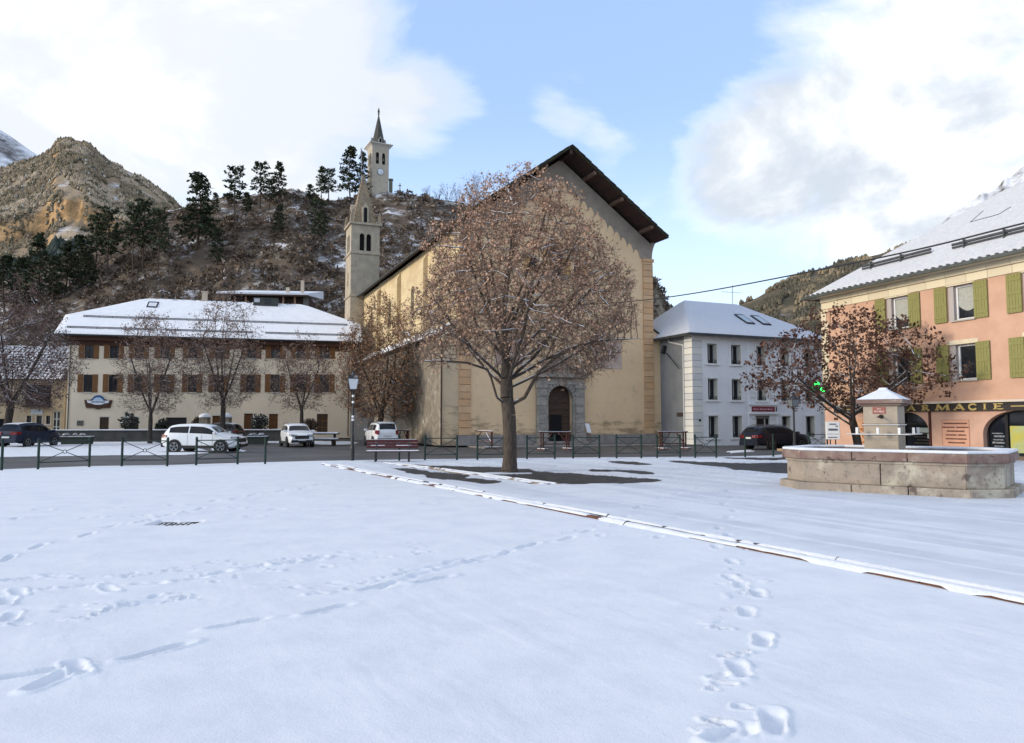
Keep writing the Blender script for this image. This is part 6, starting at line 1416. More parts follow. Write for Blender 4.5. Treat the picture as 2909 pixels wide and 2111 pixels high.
for u, v, Y, r, h, sn, lab, mt in ((365, 1224, 64, .75, 1.25, 1, 'snow dusted evergreen bush left of the cream building garage', BUSHM), (460, 1226, 65, .6, .9, 0, 'low dark bush left of the cream building garage door', BUSHM), (738, 1224, 65.5, .75, 1.35, 1, 'rounded snow dusted bush between two brown doors', BUSHM), (880, 1226, 66, .7, 1.0, 0, 'bare brown bush left of the panelled door', BUSHB), (560, 1216, 66, .45, .8, 0, 'small bare bush left of the stone gate pillar', BUSHB)):
    p = at(u, v, Y); t = thing('bush', lab, 'bush', (p.x, p.y, max(p.z - .1, 0))); leafbush(t, r, h + .3, 420, mt, sn, int(u))
PLS = pmat('planter_side', (.035, .05, .038), (.05, .055, .045), rough=.9)
def planter(u, v, w, label):
    p = gp(u, v, -.1); t = thing('planter', label, 'planter', p, R(10)); m = MB(); m.add([(-w + .1, -.4, 0), (w - .1, -.4, 0), (w - .1, .4, 0), (-w + .1, .4, 0), (-w, -.45, .52), (w, -.45, .52), (w, .45, .52), (-w, .45, .52)], [(0, 1, 5, 4), (1, 2, 6, 5), (2, 3, 7, 6), (3, 0, 4, 7), (4, 5, 6, 7)]); m.build('box', PLS, t)
    m = MB(); m.box(-w - .03, w + .03, -.5, .5, .5, .58); m.build('rim', PLS, t); m = MB(); m.box(-w, w, -.46, .46, .581, .64); m.build('snow', SNOW, t, bevel=.03)
    q = random.Random(int(u)); m = MB()
    for k in range(7): x = q.uniform(-w * .8, w * .8); y = q.uniform(-.3, .3); m.lathe([(.16, .62), (.2, .72), (.05, .86)], 7, (x, y))
    m.build('plant', pmat('winter_plant', (.045, .04, .035), (.03, .03, .028), snow=(.5, .9, 6, .8)), t)
planter(219, 1263, 1.05, 'dark green planter with snow right of the dark blue car'); planter(732, 1262, .75, 'dark planter with snow between the two parked white cars')
p = gp(915, 1266, -.1); t = thing('picnic_table', 'snow covered wooden table with bench right of the small tree', 'table', p, R(3))
m = MB(); m.box(-1.2, 1.1, .1, .9, .80, .86); m.build('table_top', DARKWOOD, t); m = MB(); m.box(-1.2, 1.1, .1, .9, .861, .96); m.build('table_snow', SNOW, t, bevel=.03); m = MB(); m.box(-1.25, 1.2, -.55, -.2, .40, .46); m.build('bench_board', DARKWOOD, t); m = MB(); m.box(-1.25, 1.2, -.55, -.2, .461, .56); m.build('bench_snow', SNOW, t, bevel=.03)
for x in (-.9, .8): m = MB(); m.box(x - .06, x + .06, .3, .7, 0, .8); m.box(x - .06, x + .06, -.45, -.3, 0, .4); m.box(x - .05, x + .05, -.4, .4, .28, .38); m.build('leg', DARKWOOD, t)
for u, lab in ((581, 'stone gate pillar with snow cap above the white crossover'), (642, 'small stone pillar with snow cap right of the street tree')):
    p = at(u, 1220, 65); t = thing('gate_pillar', lab, 'pillar', (p.x, p.y, 0)); m = MB(); m.box(-.36, .36, -.36, .36, 0, 2.0); m.build('shaft', pmat('old_pillar', (.2, .18, .15), (.13, .12, .1), scale=3, bump=.03), t); m = MB(); m.lathe([(.5, 2.0), (.5, 2.06), (.45, 2.22), (.22, 2.34), (.05, 2.38)], 12); m.build('snow_cap', SNOW, t, smooth=True)
# grey board wall and small stone arch behind the off-roader, plus bollard
p = at(1035, 1225, 69); t = thing('grey_shed', 'grey shed wall with arched panel behind the white off-roader', 'shed', (p.x, p.y, -.1), R(5)); kk = 69 / FOC
m = MB(); m.box(-1.3, 1.3, 0, 2, 0, 3.0); m.build('wall', pmat('shed_grey', (.21, .21, .21), (.17, .17, .17)), t); m = MB(); m.prism(archpts(.3, 1.25, .3, 1.4, 2.0), -.05, .0); m.build('arched_panel', pmat('shed_dark', (.09, .09, .09)), t)

# ------------------------------------------------------------------ overhead cable
ca = Matrix.LocRotScale(CH.location, CH.rotation_euler, None) @ Vector((-.5, -.1, 0)); 
K0 = at(1560, 872, 53); K1 = at(1885, 846, 40); K2 = at(2450, 742, 27); K3 = at(2909, 634, 21.5); K4 = at(3500, 480, 18)
pts = [K0, K1, K2, K3, K4]; m = MB(); dense = []
for i in range(len(pts) - 1):
    p0 = pts[max(i - 1, 0)]; p1_, p2_ = pts[i], pts[i + 1]; p3 = pts[min(i + 2, len(pts) - 1)]
    for k in range(10):
        t_ = k / 10; dense.append(.5 * ((2 * p1_) + (-p0 + p2_) * t_ + (2 * p0 - 5 * p1_ + 4 * p2_ - p3) * t_ ** 2 + (-p0 + 3 * p1_ - 3 * p2_ + p3) * t_ ** 3))
dense.append(pts[-1]); m.path(dense, .028, 6); tag(m.build('overhead_cable', pmat('cable_black', (.02, .022, .025), rough=.6)), 'black overhead cable sagging from the church front to the right edge', 'cable')
# ------------------------------------------------------------------ trees
def tubes(P0, P1, R0, R1, n):
    D = P1 - P0; Ln = np.linalg.norm(D, axis=1, keepdims=True); D = D / np.maximum(Ln, 1e-6)
    up = np.where(np.abs(D[:, 2:3]) < .9, np.array([[0, 0, 1.]]), np.array([[1., 0, 0]]))
    A = np.cross(D, up); A /= np.linalg.norm(A, axis=1, keepdims=True); B = np.cross(D, A)
    ang = 2 * np.pi * np.arange(n) / n
    ring = np.cos(ang)[None, :, None] * A[:, None, :] + np.sin(ang)[None, :, None] * B[:, None, :]
    V = np.concatenate([P0[:, None] + ring * R0[:, None, None], P1[:, None] + ring * R1[:, None, None]], 1)
    m = len(P0); base = (np.arange(m) * 2 * n)[:, None]; k = np.arange(n)[None]; k2 = (k + 1) % n
    Fq = np.stack([base + k, base + k2, base + n + k2, base + n + k], -1).reshape(-1, 4)
    return V.reshape(-1, 3), Fq
def grow(seeds, attract, step, infl, kill, trop, rng, maxit=90, jit=.12):
    """space colonisation: seeds = list of polylines (first is the trunk, later ones start on it)"""
    P = []; par = []
    for line, p0 in seeds:
        prev = p0
        for q in line: P.append(np.array(q, float)); par.append(prev); prev = len(P) - 1
    P = np.array(P); par = list(par); A = attract.copy()
    start = 0
    d = np.linalg.norm(A[:, None] - P[None], axis=2); near = d.argmin(1); nd = d.min(1)
    kids = np.zeros(len(P) + 60000, int)
    for it in range(maxit):
        act = nd < infl
        if not act.any(): break
        idx = near[act]; v = A[act] - P[idx]; v /= np.linalg.norm(v, axis=1, keepdims=True) + 1e-9
        acc = np.zeros_like(P); np.add.at(acc, idx, v); u = np.unique(idx); u = u[kids[u] < 3]
        if len(u) == 0: break
        dr = acc[u]; dr /= np.linalg.norm(dr, axis=1, keepdims=True) + 1e-9
        dr = dr + np.array(trop) + rng.normal(size=dr.shape) * jit; dr /= np.linalg.norm(dr, axis=1, keepdims=True)
        new = P[u] + dr * step; kids[u] += 1
        n0 = len(P); P = np.concatenate([P, new]); par += list(u)
        dn = np.linalg.norm(A[:, None] - new[None], axis=2); mi = dn.argmin(1); mv = dn[np.arange(len(A)), mi]
        b = mv < nd; nd[b] = mv[b]; near[b] = n0 + mi[b]
        keep = nd > kill; A, nd, near = A[keep], nd[keep], near[keep]
        if len(A) == 0: break
    return P, np.array(par)
def tree_mesh(name, label, base, H, fork, trunk_r, seeds, attract, leafcfg, rng, step=.22, infl=1.5, kill=.3, trop=(0, 0, .12), group=None, bark=None, twig=None, leafmat=None, snow=.5, twigs_per=5, twlen=.42, droop=0.0, lowleaf=.5, jit=.12, rexp=2.3, rmin=.006):
    P, par = grow(seeds, attract, step, infl, kill, trop, rng, jit=jit)
    n = len(P); nch = np.zeros(n, int)
    for i in range(n):
        if par[i] >= 0: nch[par[i]] += 1
    acc = np.zeros(n); r = np.zeros(n)
    for i in range(n - 1, -1, -1):
        r[i] = max(rmin, acc[i] ** (1 / rexp)) if acc[i] > 0 else rmin
        if par[i] >= 0: acc[par[i]] += r[i] ** rexp
    sc_ = math.log(trunk_r / rmin) / math.log(max(r[0] / rmin, 1.01)); r = rmin * (r / rmin) ** sc_
    # flare at the foot
    hz_ = P[:, 2]; isT = np.arange(n) < len(seeds[0][0]); r = np.where(isT, r * (1 + .35 * np.exp(-hz_ / .22)), r)
    ch = np.nonzero(par >= 0)[0]; p0, p1 = P[par[ch]], P[ch]; r0 = np.minimum(r[par[ch]], r[ch] * 1.6); r0 = np.where(isT[ch], r[par[ch]], r0); r1 = r[ch]
    t = thing(name, label, 'tree', base, 0, group)
    big = r1 > .03
    V, Fq = tubes(p0[big], p1[big], r0[big], r1[big] * .98, 10); npmesh('trunk', V, [Fq], bark, t, smooth=True)
    V, Fq = tubes(p0[~big], p1[~big], r0[~big], r1[~big], 4)
    # twigs from thin nodes
    thin = np.nonzero((r < .020) & (hz_ > fork))[0]
    k = rng.poisson(twigs_per * np.where(nch[thin] == 0, 2.2, .55)); src = np.repeat(thin, k); m = len(src)
    dirp = P[src] - P[np.maximum(par[src], 0)]; dirp /= np.linalg.norm(dirp, axis=1, keepdims=True) + 1e-9
    td = dirp * .7 + rng.normal(size=(m, 3)) * .55 + np.array([0, 0, .18 - droop]); td /= np.linalg.norm(td, axis=1, keepdims=True)
    ln = twlen * (.45 + .9 * rng.random(m)); a = P[src]; b = a + td * (ln * .55)[:, None]; td2 = td + rng.normal(size=(m, 3)) * .25 + np.array([0, 0, .15 - droop]); td2 /= np.linalg.norm(td2, axis=1, keepdims=True); c = b + td2 * (ln * .5)[:, None]
    tw = np.full(m, .0045)
    V2, F2 = tubes(np.concatenate([a, b]), np.concatenate([b, c]), np.concatenate([tw * 1.3, tw]), np.concatenate([tw, tw * .5]), 3)
    npmesh('branches', np.concatenate([V, V2]), [np.concatenate([Fq, F2 + len(V)])], twig, t, smooth=True)
    # dry leaves near twig ends
    per, ls, spread = leafcfg; zn = np.clip((a[:, 2] - fork) / (H - fork), 0, 1); kk = rng.poisson(per * (lowleaf + (1 - lowleaf) * np.clip(zn * 1.8 - .25, 0, 1))); s2 = np.repeat(np.arange(m), kk); q = len(s2); f = rng.random(q) ** .6
    lp = b[s2] * (1 - f)[:, None] + c[s2] * f[:, None] + rng.normal(size=(q, 3)) * spread
    la = rng.normal(size=(q, 3)); la[:, 2] -= .5; la /= np.linalg.norm(la, axis=1, keepdims=True); lb = np.cross(la, rng.normal(size=(q, 3))); lb /= np.linalg.norm(lb, axis=1, keepdims=True)
    s = ls * (.55 + .9 * rng.random(q)); L1 = la * s[:, None]; L2 = lb * (s * .42)[:, None]
    V = np.stack([lp, lp + L1 * .5 + L2, lp + L1, lp + L1 * .5 - L2 + np.cross(la, lb) * (s * .15)[:, None]], 1).reshape(-1, 3)
    npmesh('dry_leaves', V, [np.arange(4 * q).reshape(-1, 4)], leafmat, t)
    # snow resting on the limbs
    d = p1 - p0; hor = np.linalg.norm(d[:, :2], axis=1) / (np.linalg.norm(d, axis=1) + 1e-9)
    ok = (r1 > .009) & (hor > .55) & (rng.random(len(r1)) < snow * np.clip(hor, 0, 1)) & (hz_[ch] > fork)
    if ok.any():
        up = np.array([0, 0, 1.]); o = r1[ok][:, None] * .62 * up
        V, Fq = tubes(p0[ok] + o, p1[ok] + o, r0[ok] * .62 + .004, r1[ok] * .62 + .004, 6); npmesh('branch_snow', V, [Fq], SNOW, t, smooth=True)['kind'] = 'stuff'
    return t
BARK = pmat('bark', (.055, .042, .034), (.095, .075, .058), rough=.95, scale=6, stretch=(3, 3, .7), bump=.02, bscale=26)
BARKD = pmat('bark_dark', (.035, .028, .024), (.06, .048, .04), rough=.95, scale=6, stretch=(3, 3, .7), bump=.015, bscale=20)
TWIG = pmat('twig', (.12, .085, .062), (.18, .125, .092), rough=.9, scale=1.2)
TWIGD = pmat('twig_dark', (.075, .056, .048), (.12, .09, .078), rough=.9, scale=1.2)
def leafm(name, a, b, c, sn):
    m = pmat(name, a, b, rough=.8, scale=2.4, lo=.4, hi=.6, spec=.2, extra=[(c, 7, .56, .66), ((.75, .76, .78), 11, sn, sn + .06)])
    return m
LEAF1 = leafm('dry_linden_leaf', (.38, .225, .15), (.48, .315, .22), (.26, .14, .09), .64)
LEAF2 = leafm('dry_street_leaf', (.21, .135, .105), (.29, .20, .16), (.14, .085, .065), .64)
LEAF3 = leafm('dry_maple_leaf', (.075, .036, .026), (.12, .062, .045), (.04, .022, .017), .72)
def env_points(rng, n, prof, wide, shell=.35):
    """points in a body of revolution: prof = list of (z, r) ; denser towards the outside"""
    zs = np.array([p[0] for p in prof]); rs = np.array([p[1] for p in prof]); out = []
    w = rs ** 2; cz = np.interp(rng.random(n * 3), np.cumsum(w) / w.sum(), zs) + rng.normal(size=n * 3) * .2
    cz = np.clip(cz, zs[0], zs[-1]); rr = np.interp(cz, zs, rs) * (rng.random(n * 3) ** shell); a = rng.random(n * 3) * 2 * np.pi
    rr *= 1 + .10 * np.sin(3 * a + 1) * np.sin(cz * 1.3) + .05 * np.sin(7 * a + cz * 2)
    return np.stack([rr * np.cos(a) * wide[0], rr * np.sin(a) * wide[1], cz], 1)[:n]
# the big tree on the plaza: its leaders follow the photograph
tb = gp(1447, 1343); YT = tb.y; kpx = YT / FOC
def tp(u, v, dy=0.0): return ((u - 1447) * kpx, dy, EYE + (1199 - v) * kpx)
rng = np.random.default_rng(7)
def poly(pts, step=.2):
    out = []
    for a, b in zip(pts[:-1], pts[1:]):
        a, b = np.array(a), np.array(b); k = max(1, int(np.linalg.norm(b - a) / step))
        for i in range(k): out.append(a + (b - a) * (i + 1) / k)
    return out
trunk = [np.array((0, 0, -.05)), np.array((0, 0, .08)), np.array((0.01, 0, .2))] + poly([(0.01, 0, .2), tp(1449, 1260), tp(1446, 1180), tp(1440, 1130), tp(1438, 1060, .1), tp(1436, 980, .1), tp(1418, 860, .15)])
iF = len(trunk) - 1
def idx(v):  # trunk node nearest height of pixel row v
    z = EYE + (1199 - v) * kpx; return int(np.argmin([abs(p[2] - z) for p in trunk]))
seeds = [(trunk, -1)]
def limb(v0, pts, step=.2):
    i = idx(v0); p = trunk[i]; seeds.append((poly([tuple(p)] + pts, step), i))
limb(1165, [tp(1490, 1130, -.2), tp(1520, 1075, -.35), tp(1548, 1025, -.4), tp(1580, 960, -.5), tp(1640, 860, -.6)]); nR = len(sum([s[0] for s in seeds], []))
limb(1150, [tp(1412, 1130, -.3), tp(1396, 1075, -.4), tp(1375, 1030, -.5), tp(1350, 1010, -.6)])
limb(1080, [tp(1500, 1050, .3), tp(1555, 1015, .5), tp(1640, 985, .7), tp(1740, 960, .9)]); limb(1110, [tp(1418, 1070, .2), tp(1402, 980, .3), tp(1385, 880, .3)])
limb(1070, [tp(1462, 990, -.2), tp(1480, 900, -.3), tp(1510, 800, -.3)]); limb(1040, [tp(1450, 960, .4), tp(1462, 860, .6), tp(1475, 740, .7)]); limb(1090, [tp(1400, 1050, -.5), tp(1330, 985, -.9), tp(1280, 950, -1.1)])
limb(1075, [tp(1470, 1030, -.6), tp(1500, 960, -1.2), tp(1530, 900, -1.6)]); limb(1085, [tp(1440, 1030, .9), tp(1420, 950, 1.6), tp(1400, 880, 2.0)])
# fan of ascending limbs that reach towards the outline of the crown
for kf in range(20):
    a_ = kf * 2.4; f_ = (kf + .5) / 20; v0 = 1120 - 190 * f_; vt = 960 - 430 * f_ ** .9; hw = float(np.interp(vt, [510, 560, 620, 700, 780, 860, 930, 1000], [100, 160, 200, 250, 285, 315, 320, 295])) * .80
    tx, ty = math.cos(a_) * hw * kpx + 30 * kpx, math.sin(a_) * hw * kpx * .95; tz = EYE + (1199 - vt) * kpx; p_ = trunk[idx(v0)]
    mid_ = (p_[0] + (tx - p_[0]) * .42 + rng.normal() * .1, p_[1] + (ty - p_[1]) * .42, p_[2] + (tz - p_[2]) * .36)
    limb(v0, [mid_, (p_[0] + (tx - p_[0]) * .75, p_[1] + (ty - p_[1]) * .75, p_[2] + (tz - p_[2]) * .70 + rng.normal() * .08), (tx, ty, tz)])
# a long low left limb that starts on the short left branch, and a right one
j0 = len(seeds[0][0]) + len(seeds[1][0]); 
seeds.append((poly([tuple(seeds[2][0][5]), tp(1330, 1035, -.6), tp(1260, 1030, -.7), tp(1190, 1032, -.8)]), j0 + 5))
j1 = len(seeds[0][0]) + 6; seeds.append((poly([tuple(seeds[1][0][6]), tp(1600, 1000, -.6), tp(1690, 975, -.8), tp(1800, 970, -.9)]), j1))
zt = EYE + (1199 - 470) * kpx; zb = EYE + (1199 - 1125) * kpx
def rz_(v, hw): return (EYE + (1199 - v) * kpx, hw * kpx)
prof = [rz_(1075, 190), rz_(1045, 250), rz_(990, 300), rz_(930, 325), rz_(860, 320), rz_(780, 290), rz_(700, 255), rz_(620, 205), rz_(560, 165), rz_(510, 110), rz_(468, 30)]
Apt = env_points(rng, 5200, prof, (1, .95), .30)
cxs = np.interp(Apt[:, 2], [p[0] for p in prof][::1], [(q - 1447) * kpx for q in (1500, 1490, 1480, 1480, 1482, 1484, 1478, 1475, 1480, 1485, 1487)]); Apt[:, 0] += cxs
low = (Apt[:, 2] < EYE + (1199 - 1000) * kpx) & (np.hypot(Apt[:, 0], Apt[:, 1]) < 2.3); Apt = Apt[~low]
tree_mesh('linden_tree', 'large leaf-brown linden tree standing in front of the church', tb, 9.8, 2.0, .225, seeds, Apt, (2.4, .070, .04), rng, step=.2, infl=1.6, kill=.23, trop=(0, 0, .10), bark=BARK, twig=TWIG, leafmat=LEAF1, snow=.75, twigs_per=4.4, twlen=.33, rexp=2.2, lowleaf=.15, jit=.05, rmin=.007)
# street trees before the cream building, the left edge tree, the one by the church, the maple
def simple_tree(name, label, base, prof, wide, fork, tr_, nA, leafcfg, seed, lean=(0, 0), **kw):
    q = np.random.default_rng(seed); top = prof[-1][0]
    tk = [np.array((0, 0, -.1)), np.array((0, 0, .1))] + poly([(0, 0, .1), (lean[0] * .5, lean[1] * .5, fork * .6), (lean[0], lean[1], fork), (lean[0] * 1.1, lean[1], fork + (top - fork) * .4)], .25)
    A = env_points(q, nA, prof, wide, .45); A[:, 0] += lean[0]
    s = [(tk, -1)]; fi = int(np.argmin([abs(p[2] - fork) for p in tk])); nl = kw.pop('limbs', 5); sp = kw.pop('spread', .55); up = kw.pop('up', .5)
    rm = max(p[1] for p in prof)
    for k in range(nl):
        a = 6.283 * k / nl + q.uniform(-.3, .3); i = max(1, fi - k % 3 + 1); p = tk[i]
        s.append((poly([tuple(p), (p[0] + math.cos(a) * rm * sp * .4 * wide[0], p[1] + math.sin(a) * rm * sp * .4 * wide[1], p[2] + (top - fork) * up * .35), (p[0] + math.cos(a) * rm * sp * wide[0], p[1] + math.sin(a) * rm * sp * wide[1], p[2] + (top - fork) * up)], .25), i))
    return tree_mesh(name, label, base, top, fork * .9, tr_, s, A, leafcfg, q, **kw)
def spec(u, vb, vt, hw, Y, zb=-.1): k = Y / FOC; return Vector(((u - 1454.5) * k, Y, zb)), (lambda v: EYE + (1199 - v) * k), k
kw = dict(bark=BARKD, twig=TWIGD, leafmat=LEAF2, step=.3, infl=2.0, kill=.38, twigs_per=4.2, twlen=.6, snow=.6, rmin=.008)
G2 = 'street trees before the cream building'
b, zf, k = spec(430, 1256, 885, 95, 58); simple_tree('street_tree', 'bare street tree left of the white crossover, before the cream building', b, [(zf(1165), 55 * k), (zf(1110), 95 * k), (zf(1040), 100 * k), (zf(960), 85 * k), (zf(915), 60 * k), (zf(885), 20 * k)], (1, .9), zf(1180), .16, 1500, (2.0, .10, .06), 21, group=G2, **kw)
b, zf, k = spec(635, 1250, 815, 110, 58); simple_tree('street_tree', 'tallest street tree behind the white crossover', b, [(zf(1150), 50 * k), (zf(1090), 105 * k), (zf(1020), 112 * k), (zf(940), 95 * k), (zf(870), 65 * k), (zf(815), 20 * k)], (1, .9), zf(1145), .19, 1700, (2.0, .10, .06), 22, group=G2, **kw)
b, zf, k = spec(858, 1256, 945, 80, 57); simple_tree('street_tree', 'smallest street tree behind the front-facing white car', b, [(zf(1160), 35 * k), (zf(1110), 75 * k), (zf(1050), 82 * k), (zf(1000), 66 * k), (zf(945), 18 * k)], (1, .9), zf(1165), .14, 1300, (2.2, .10, .06), 23, group=G2, **kw)
b, zf, k = spec(20, 1250, 760, 150, 53); simple_tree('street_tree', 'dark snow speckled tree at the left picture edge', b, [(zf(1150), 110 * k), (zf(1080), 170 * k), (zf(1000), 175 * k), (zf(900), 130 * k), (zf(830), 80 * k), (zf(760), 20 * k)], (1, .9), zf(1150), .26, 2200, (2.0, .11, .06), 24, lean=(.3, 0), **{**kw, 'snow': .9, 'leafmat': leafm('snowy_dry_leaf', (.11, .065, .06), (.16, .10, .09), (.07, .045, .045), .60)})
b, zf, k = spec(1072, 1260, 840, 130, 56); simple_tree('courtyard_tree', 'dense russet tree between the street lamp and the church side', b, [(zf(1185), 70 * k), (zf(1130), 125 * k), (zf(1060), 140 * k), (zf(990), 118 * k), (zf(920), 90 * k), (zf(870), 55 * k), (zf(835), 18 * k)], (1, .85), zf(1175), .22, 2600, (2.6, .11, .06), 25, lean=(.35, 0), **{**kw, 'leafmat': leafm('russet_leaf', (.24, .13, .075), (.32, .19, .11), (.15, .08, .05), .74), 'snow': .4, 'step': .26, 'kill': .32})
b, zf, k = spec(2436, 1285, 879, 300, 38, 0.0)
simple_tree('maple_tree', 'wide dark-leaved maple behind the fountain before the pink building', b, [(zf(1150), 190 * k), (zf(1110), 270 * k), (zf(1060), 300 * k), (zf(1000), 270 * k), (zf(950), 215 * k), (zf(905), 150 * k), (zf(880), 60 * k)], (1, .75), zf(1195), .20, 1500, (2.7, .15, .07), 26, lean=(-.3, 0), limbs=7, spread=.75, up=.42, **{**kw, 'bark': BARKD, 'leafmat': LEAF3, 'step': .28, 'kill': .42, 'twigs_per': 2.6, 'twlen': .42, 'rmin': .009, 'snow': .7})
m = MB(); m.lathe([(.8, 0), (.8, .12), (.6, .2)], 14); tg = m.build('tree_surround', pmat('surround_brown', (.06, .03, .025))); tg.location = b; tag(tg, 'low brown ring around the maple trunk behind the fountain', 'tree surround')

# ------------------------------------------------------------------ pines on the hill
PINE = pmat('pine_needles', (.032, .046, .025), (.058, .072, .036), rough=.8, scale=.8, spec=.2, snow=(1.02, 1.25, 3, .5))
PBARK = pmat('pine_bark', (.085, .058, .042), (.06, .042, .034), rough=.95, scale=3)
def pine_variant(seed, crown0, shape, nb, dens):
    """unit-height pine: returns trunk and foliage arrays; shape 0 = conical, 1 = rounded and open"""
    q = np.random.default_rng(seed); bend = q.normal(size=2) * .015
    tz = np.linspace(0, 1, 9); T = np.stack([bend[0] * np.sin(tz * 3), bend[1] * np.sin(tz * 3.3), tz], 1); rr = .017 * (1 - tz * .85)
    V, Fq = tubes(T[:-1], T[1:], rr[:-1], rr[1:], 7)
    h = crown0 + (1 - crown0) * (np.arange(nb) + q.random(nb) * .8) / nb; a = np.arange(nb) * 2.4 + q.normal(size=nb) * .4; rel = (h - crown0) / (1 - crown0)
    ln = (.235 * (1 - rel) ** .8 + .03) if shape == 0 else (.21 * np.sqrt(np.clip(1 - (rel * 1.15 - .25) ** 2, .03, 1)))
    ln *= .7 + .6 * q.random(nb); tilt = np.where(rel > .7, .5, .08 - .25 * (1 - rel)) + q.normal(size=nb) * .12
    d = np.stack([np.cos(a), np.sin(a), tilt], 1); p0 = np.stack([np.interp(h, tz, T[:, 0]), np.interp(h, tz, T[:, 1]), h], 1); p1 = p0 + d * ln[:, None]
    Vb, Fb = tubes(p0, p1, np.full(nb, .005), np.full(nb, .002), 4); V = np.concatenate([V, Vb]); Fq = np.concatenate([Fq, Fb + len(T[:-1]) * 14])
    per = dens; s = np.repeat(np.arange(nb), per); f = .25 + .8 * q.random(len(s)) ** .7
    c = p0[s] + (p1 - p0)[s] * f[:, None] + q.normal(size=(len(s), 3)) * (.018 + .020 * (1 - f))[:, None] * np.array([1, 1, .55])
    sz = .026 * (.6 + .8 * q.random(len(s))); A = q.normal(size=(len(s), 3)); A[:, 2] *= .45; A /= np.linalg.norm(A, axis=1, keepdims=True); B = q.normal(size=(len(s), 3)); B[:, 2] *= .5; B /= np.linalg.norm(B, axis=1, keepdims=True)
    Lf = np.stack([c - A * sz[:, None], c + B * (sz * .75)[:, None], c + A * sz[:, None], c - B * (sz * .6)[:, None] + np.array([0, 0, .3]) * sz[:, None]], 1).reshape(-1, 3)
    mt = bpy.data.meshes.new('trunk'); mt.from_pydata(V.tolist(), [], Fq.tolist()); mt.materials.append(PBARK)
    ml = bpy.data.meshes.new('crown'); ml.from_pydata(Lf.tolist(), [], np.arange(len(Lf)).reshape(-1, 4).tolist()); ml.materials.append(PINE)
    return mt, ml
PV = [pine_variant(1, .30, 0, 62, 22), pine_variant(2, .38, 1, 44, 26), pine_variant(3, .22, 0, 70, 22), pine_variant(4, .45, 1, 34, 30), pine_variant(5, .50, 1, 40, 24)]
def pine(u, vb, vt, label, var, wid=1.0, ter=None, minh=4.0):
    p = on_ter(ter or hill, u, vb); top = at(u, vt, p.y).z; h = max(top - p.z, minh) + .6
    t = thing('pine_tree', label, 'tree', (p.x, p.y, p.z - .6), rnd.random() * 6, 'pines on the hill'); sxy = h * wid * .86
    for me, nm in zip(PV[var], ('trunk', 'crown')): o = link(bpy.data.objects.new(nm, me)); o.parent = t; o.scale = (sxy, sxy, h)
pines = [(556, 713, 497, 'broad dark pine rising above the skyline, leftmost of the crest pines', 2, 1.15), (666, 613, 481, 'leaning open-crowned pine on the crest, second of the crest pines', 1, 1.25), (738, 592, 468, 'tall open pine on the crest, third of the crest pines', 3, 1.15), (764, 598, 513, 'small thin pine between the two tall crest pines', 4, 1.1),
         (792, 582, 464, 'pointed tall pine on the crest, rightmost of the crest group', 0, 1.05), (913, 567, 475, 'pointed pine in the pair left of the clock tower', 0, .95), (934, 564, 485, 'rounded pine in the pair left of the clock tower', 1, 1.35), (880, 575, 525, 'low shrubby pine left of the pair by the clock tower', 2, 1.5),
         (996, 568, 420, 'large dense pine directly left of the clock tower', 2, 1.05), (1030, 568, 436, 'narrow pine touching the clock tower left side', 0, .8), (610, 610, 549, 'small pine right of the broad skyline pine', 2, 1.1), (795, 668, 583, 'green pine below the crest group on the slope', 2, 1.0), (904, 712, 575, 'brownish pine on the slope left of the bell tower', 1, 1.1),
         (618, 757, 650, 'green young pine on the slope above the cream roof', 2, 1.0), (304, 800, 601, 'tall bare-trunked pine above the cream roof left end', 3, 1.05), (269, 788, 622, 'slim pine left of the tall bare-trunked one', 4, 1.0), (378, 785, 590, 'leaning thin pine on the slope, right of the tall bare-trunked one', 4, .9), (406, 767, 578, 'thick-trunked pine below the sunlit mountain right foot', 3, 1.0),
         (446, 794, 604, 'pale-trunked thin pine on the slope beside the thick-trunked pine', 4, .85), (222, 810, 672, 'bushy dark pine in the lower left wood, right side', 2, 1.2), (188, 820, 690, 'dark pine in the lower left wood, middle', 0, 1.25), (240, 835, 715, 'low green pine just above the cream roof left corner', 2, 1.3), (105, 870, 668, 'tallest pine of the lower left wood', 0, .95), (60, 880, 735, 'green pine near the left picture edge', 2, 1.2),
         (14, 890, 728, 'light green pine at the left picture edge', 2, 1.25), (150, 860, 730, 'dark spruce-like pine behind the left edge tree', 0, 1.15), (330, 690, 640, 'short pine at the left end of the hill shoulder', 2, 1.3), (585, 700, 600, 'olive pine right of the broad skyline pine foot', 1, 1.1), (700, 610, 548, 'low pine filling the gap under the crest pines', 2, 1.3)]
for (u, vb, vt, lab, va, wd) in pines: pine(u, vb, vt, lab, va, wd)
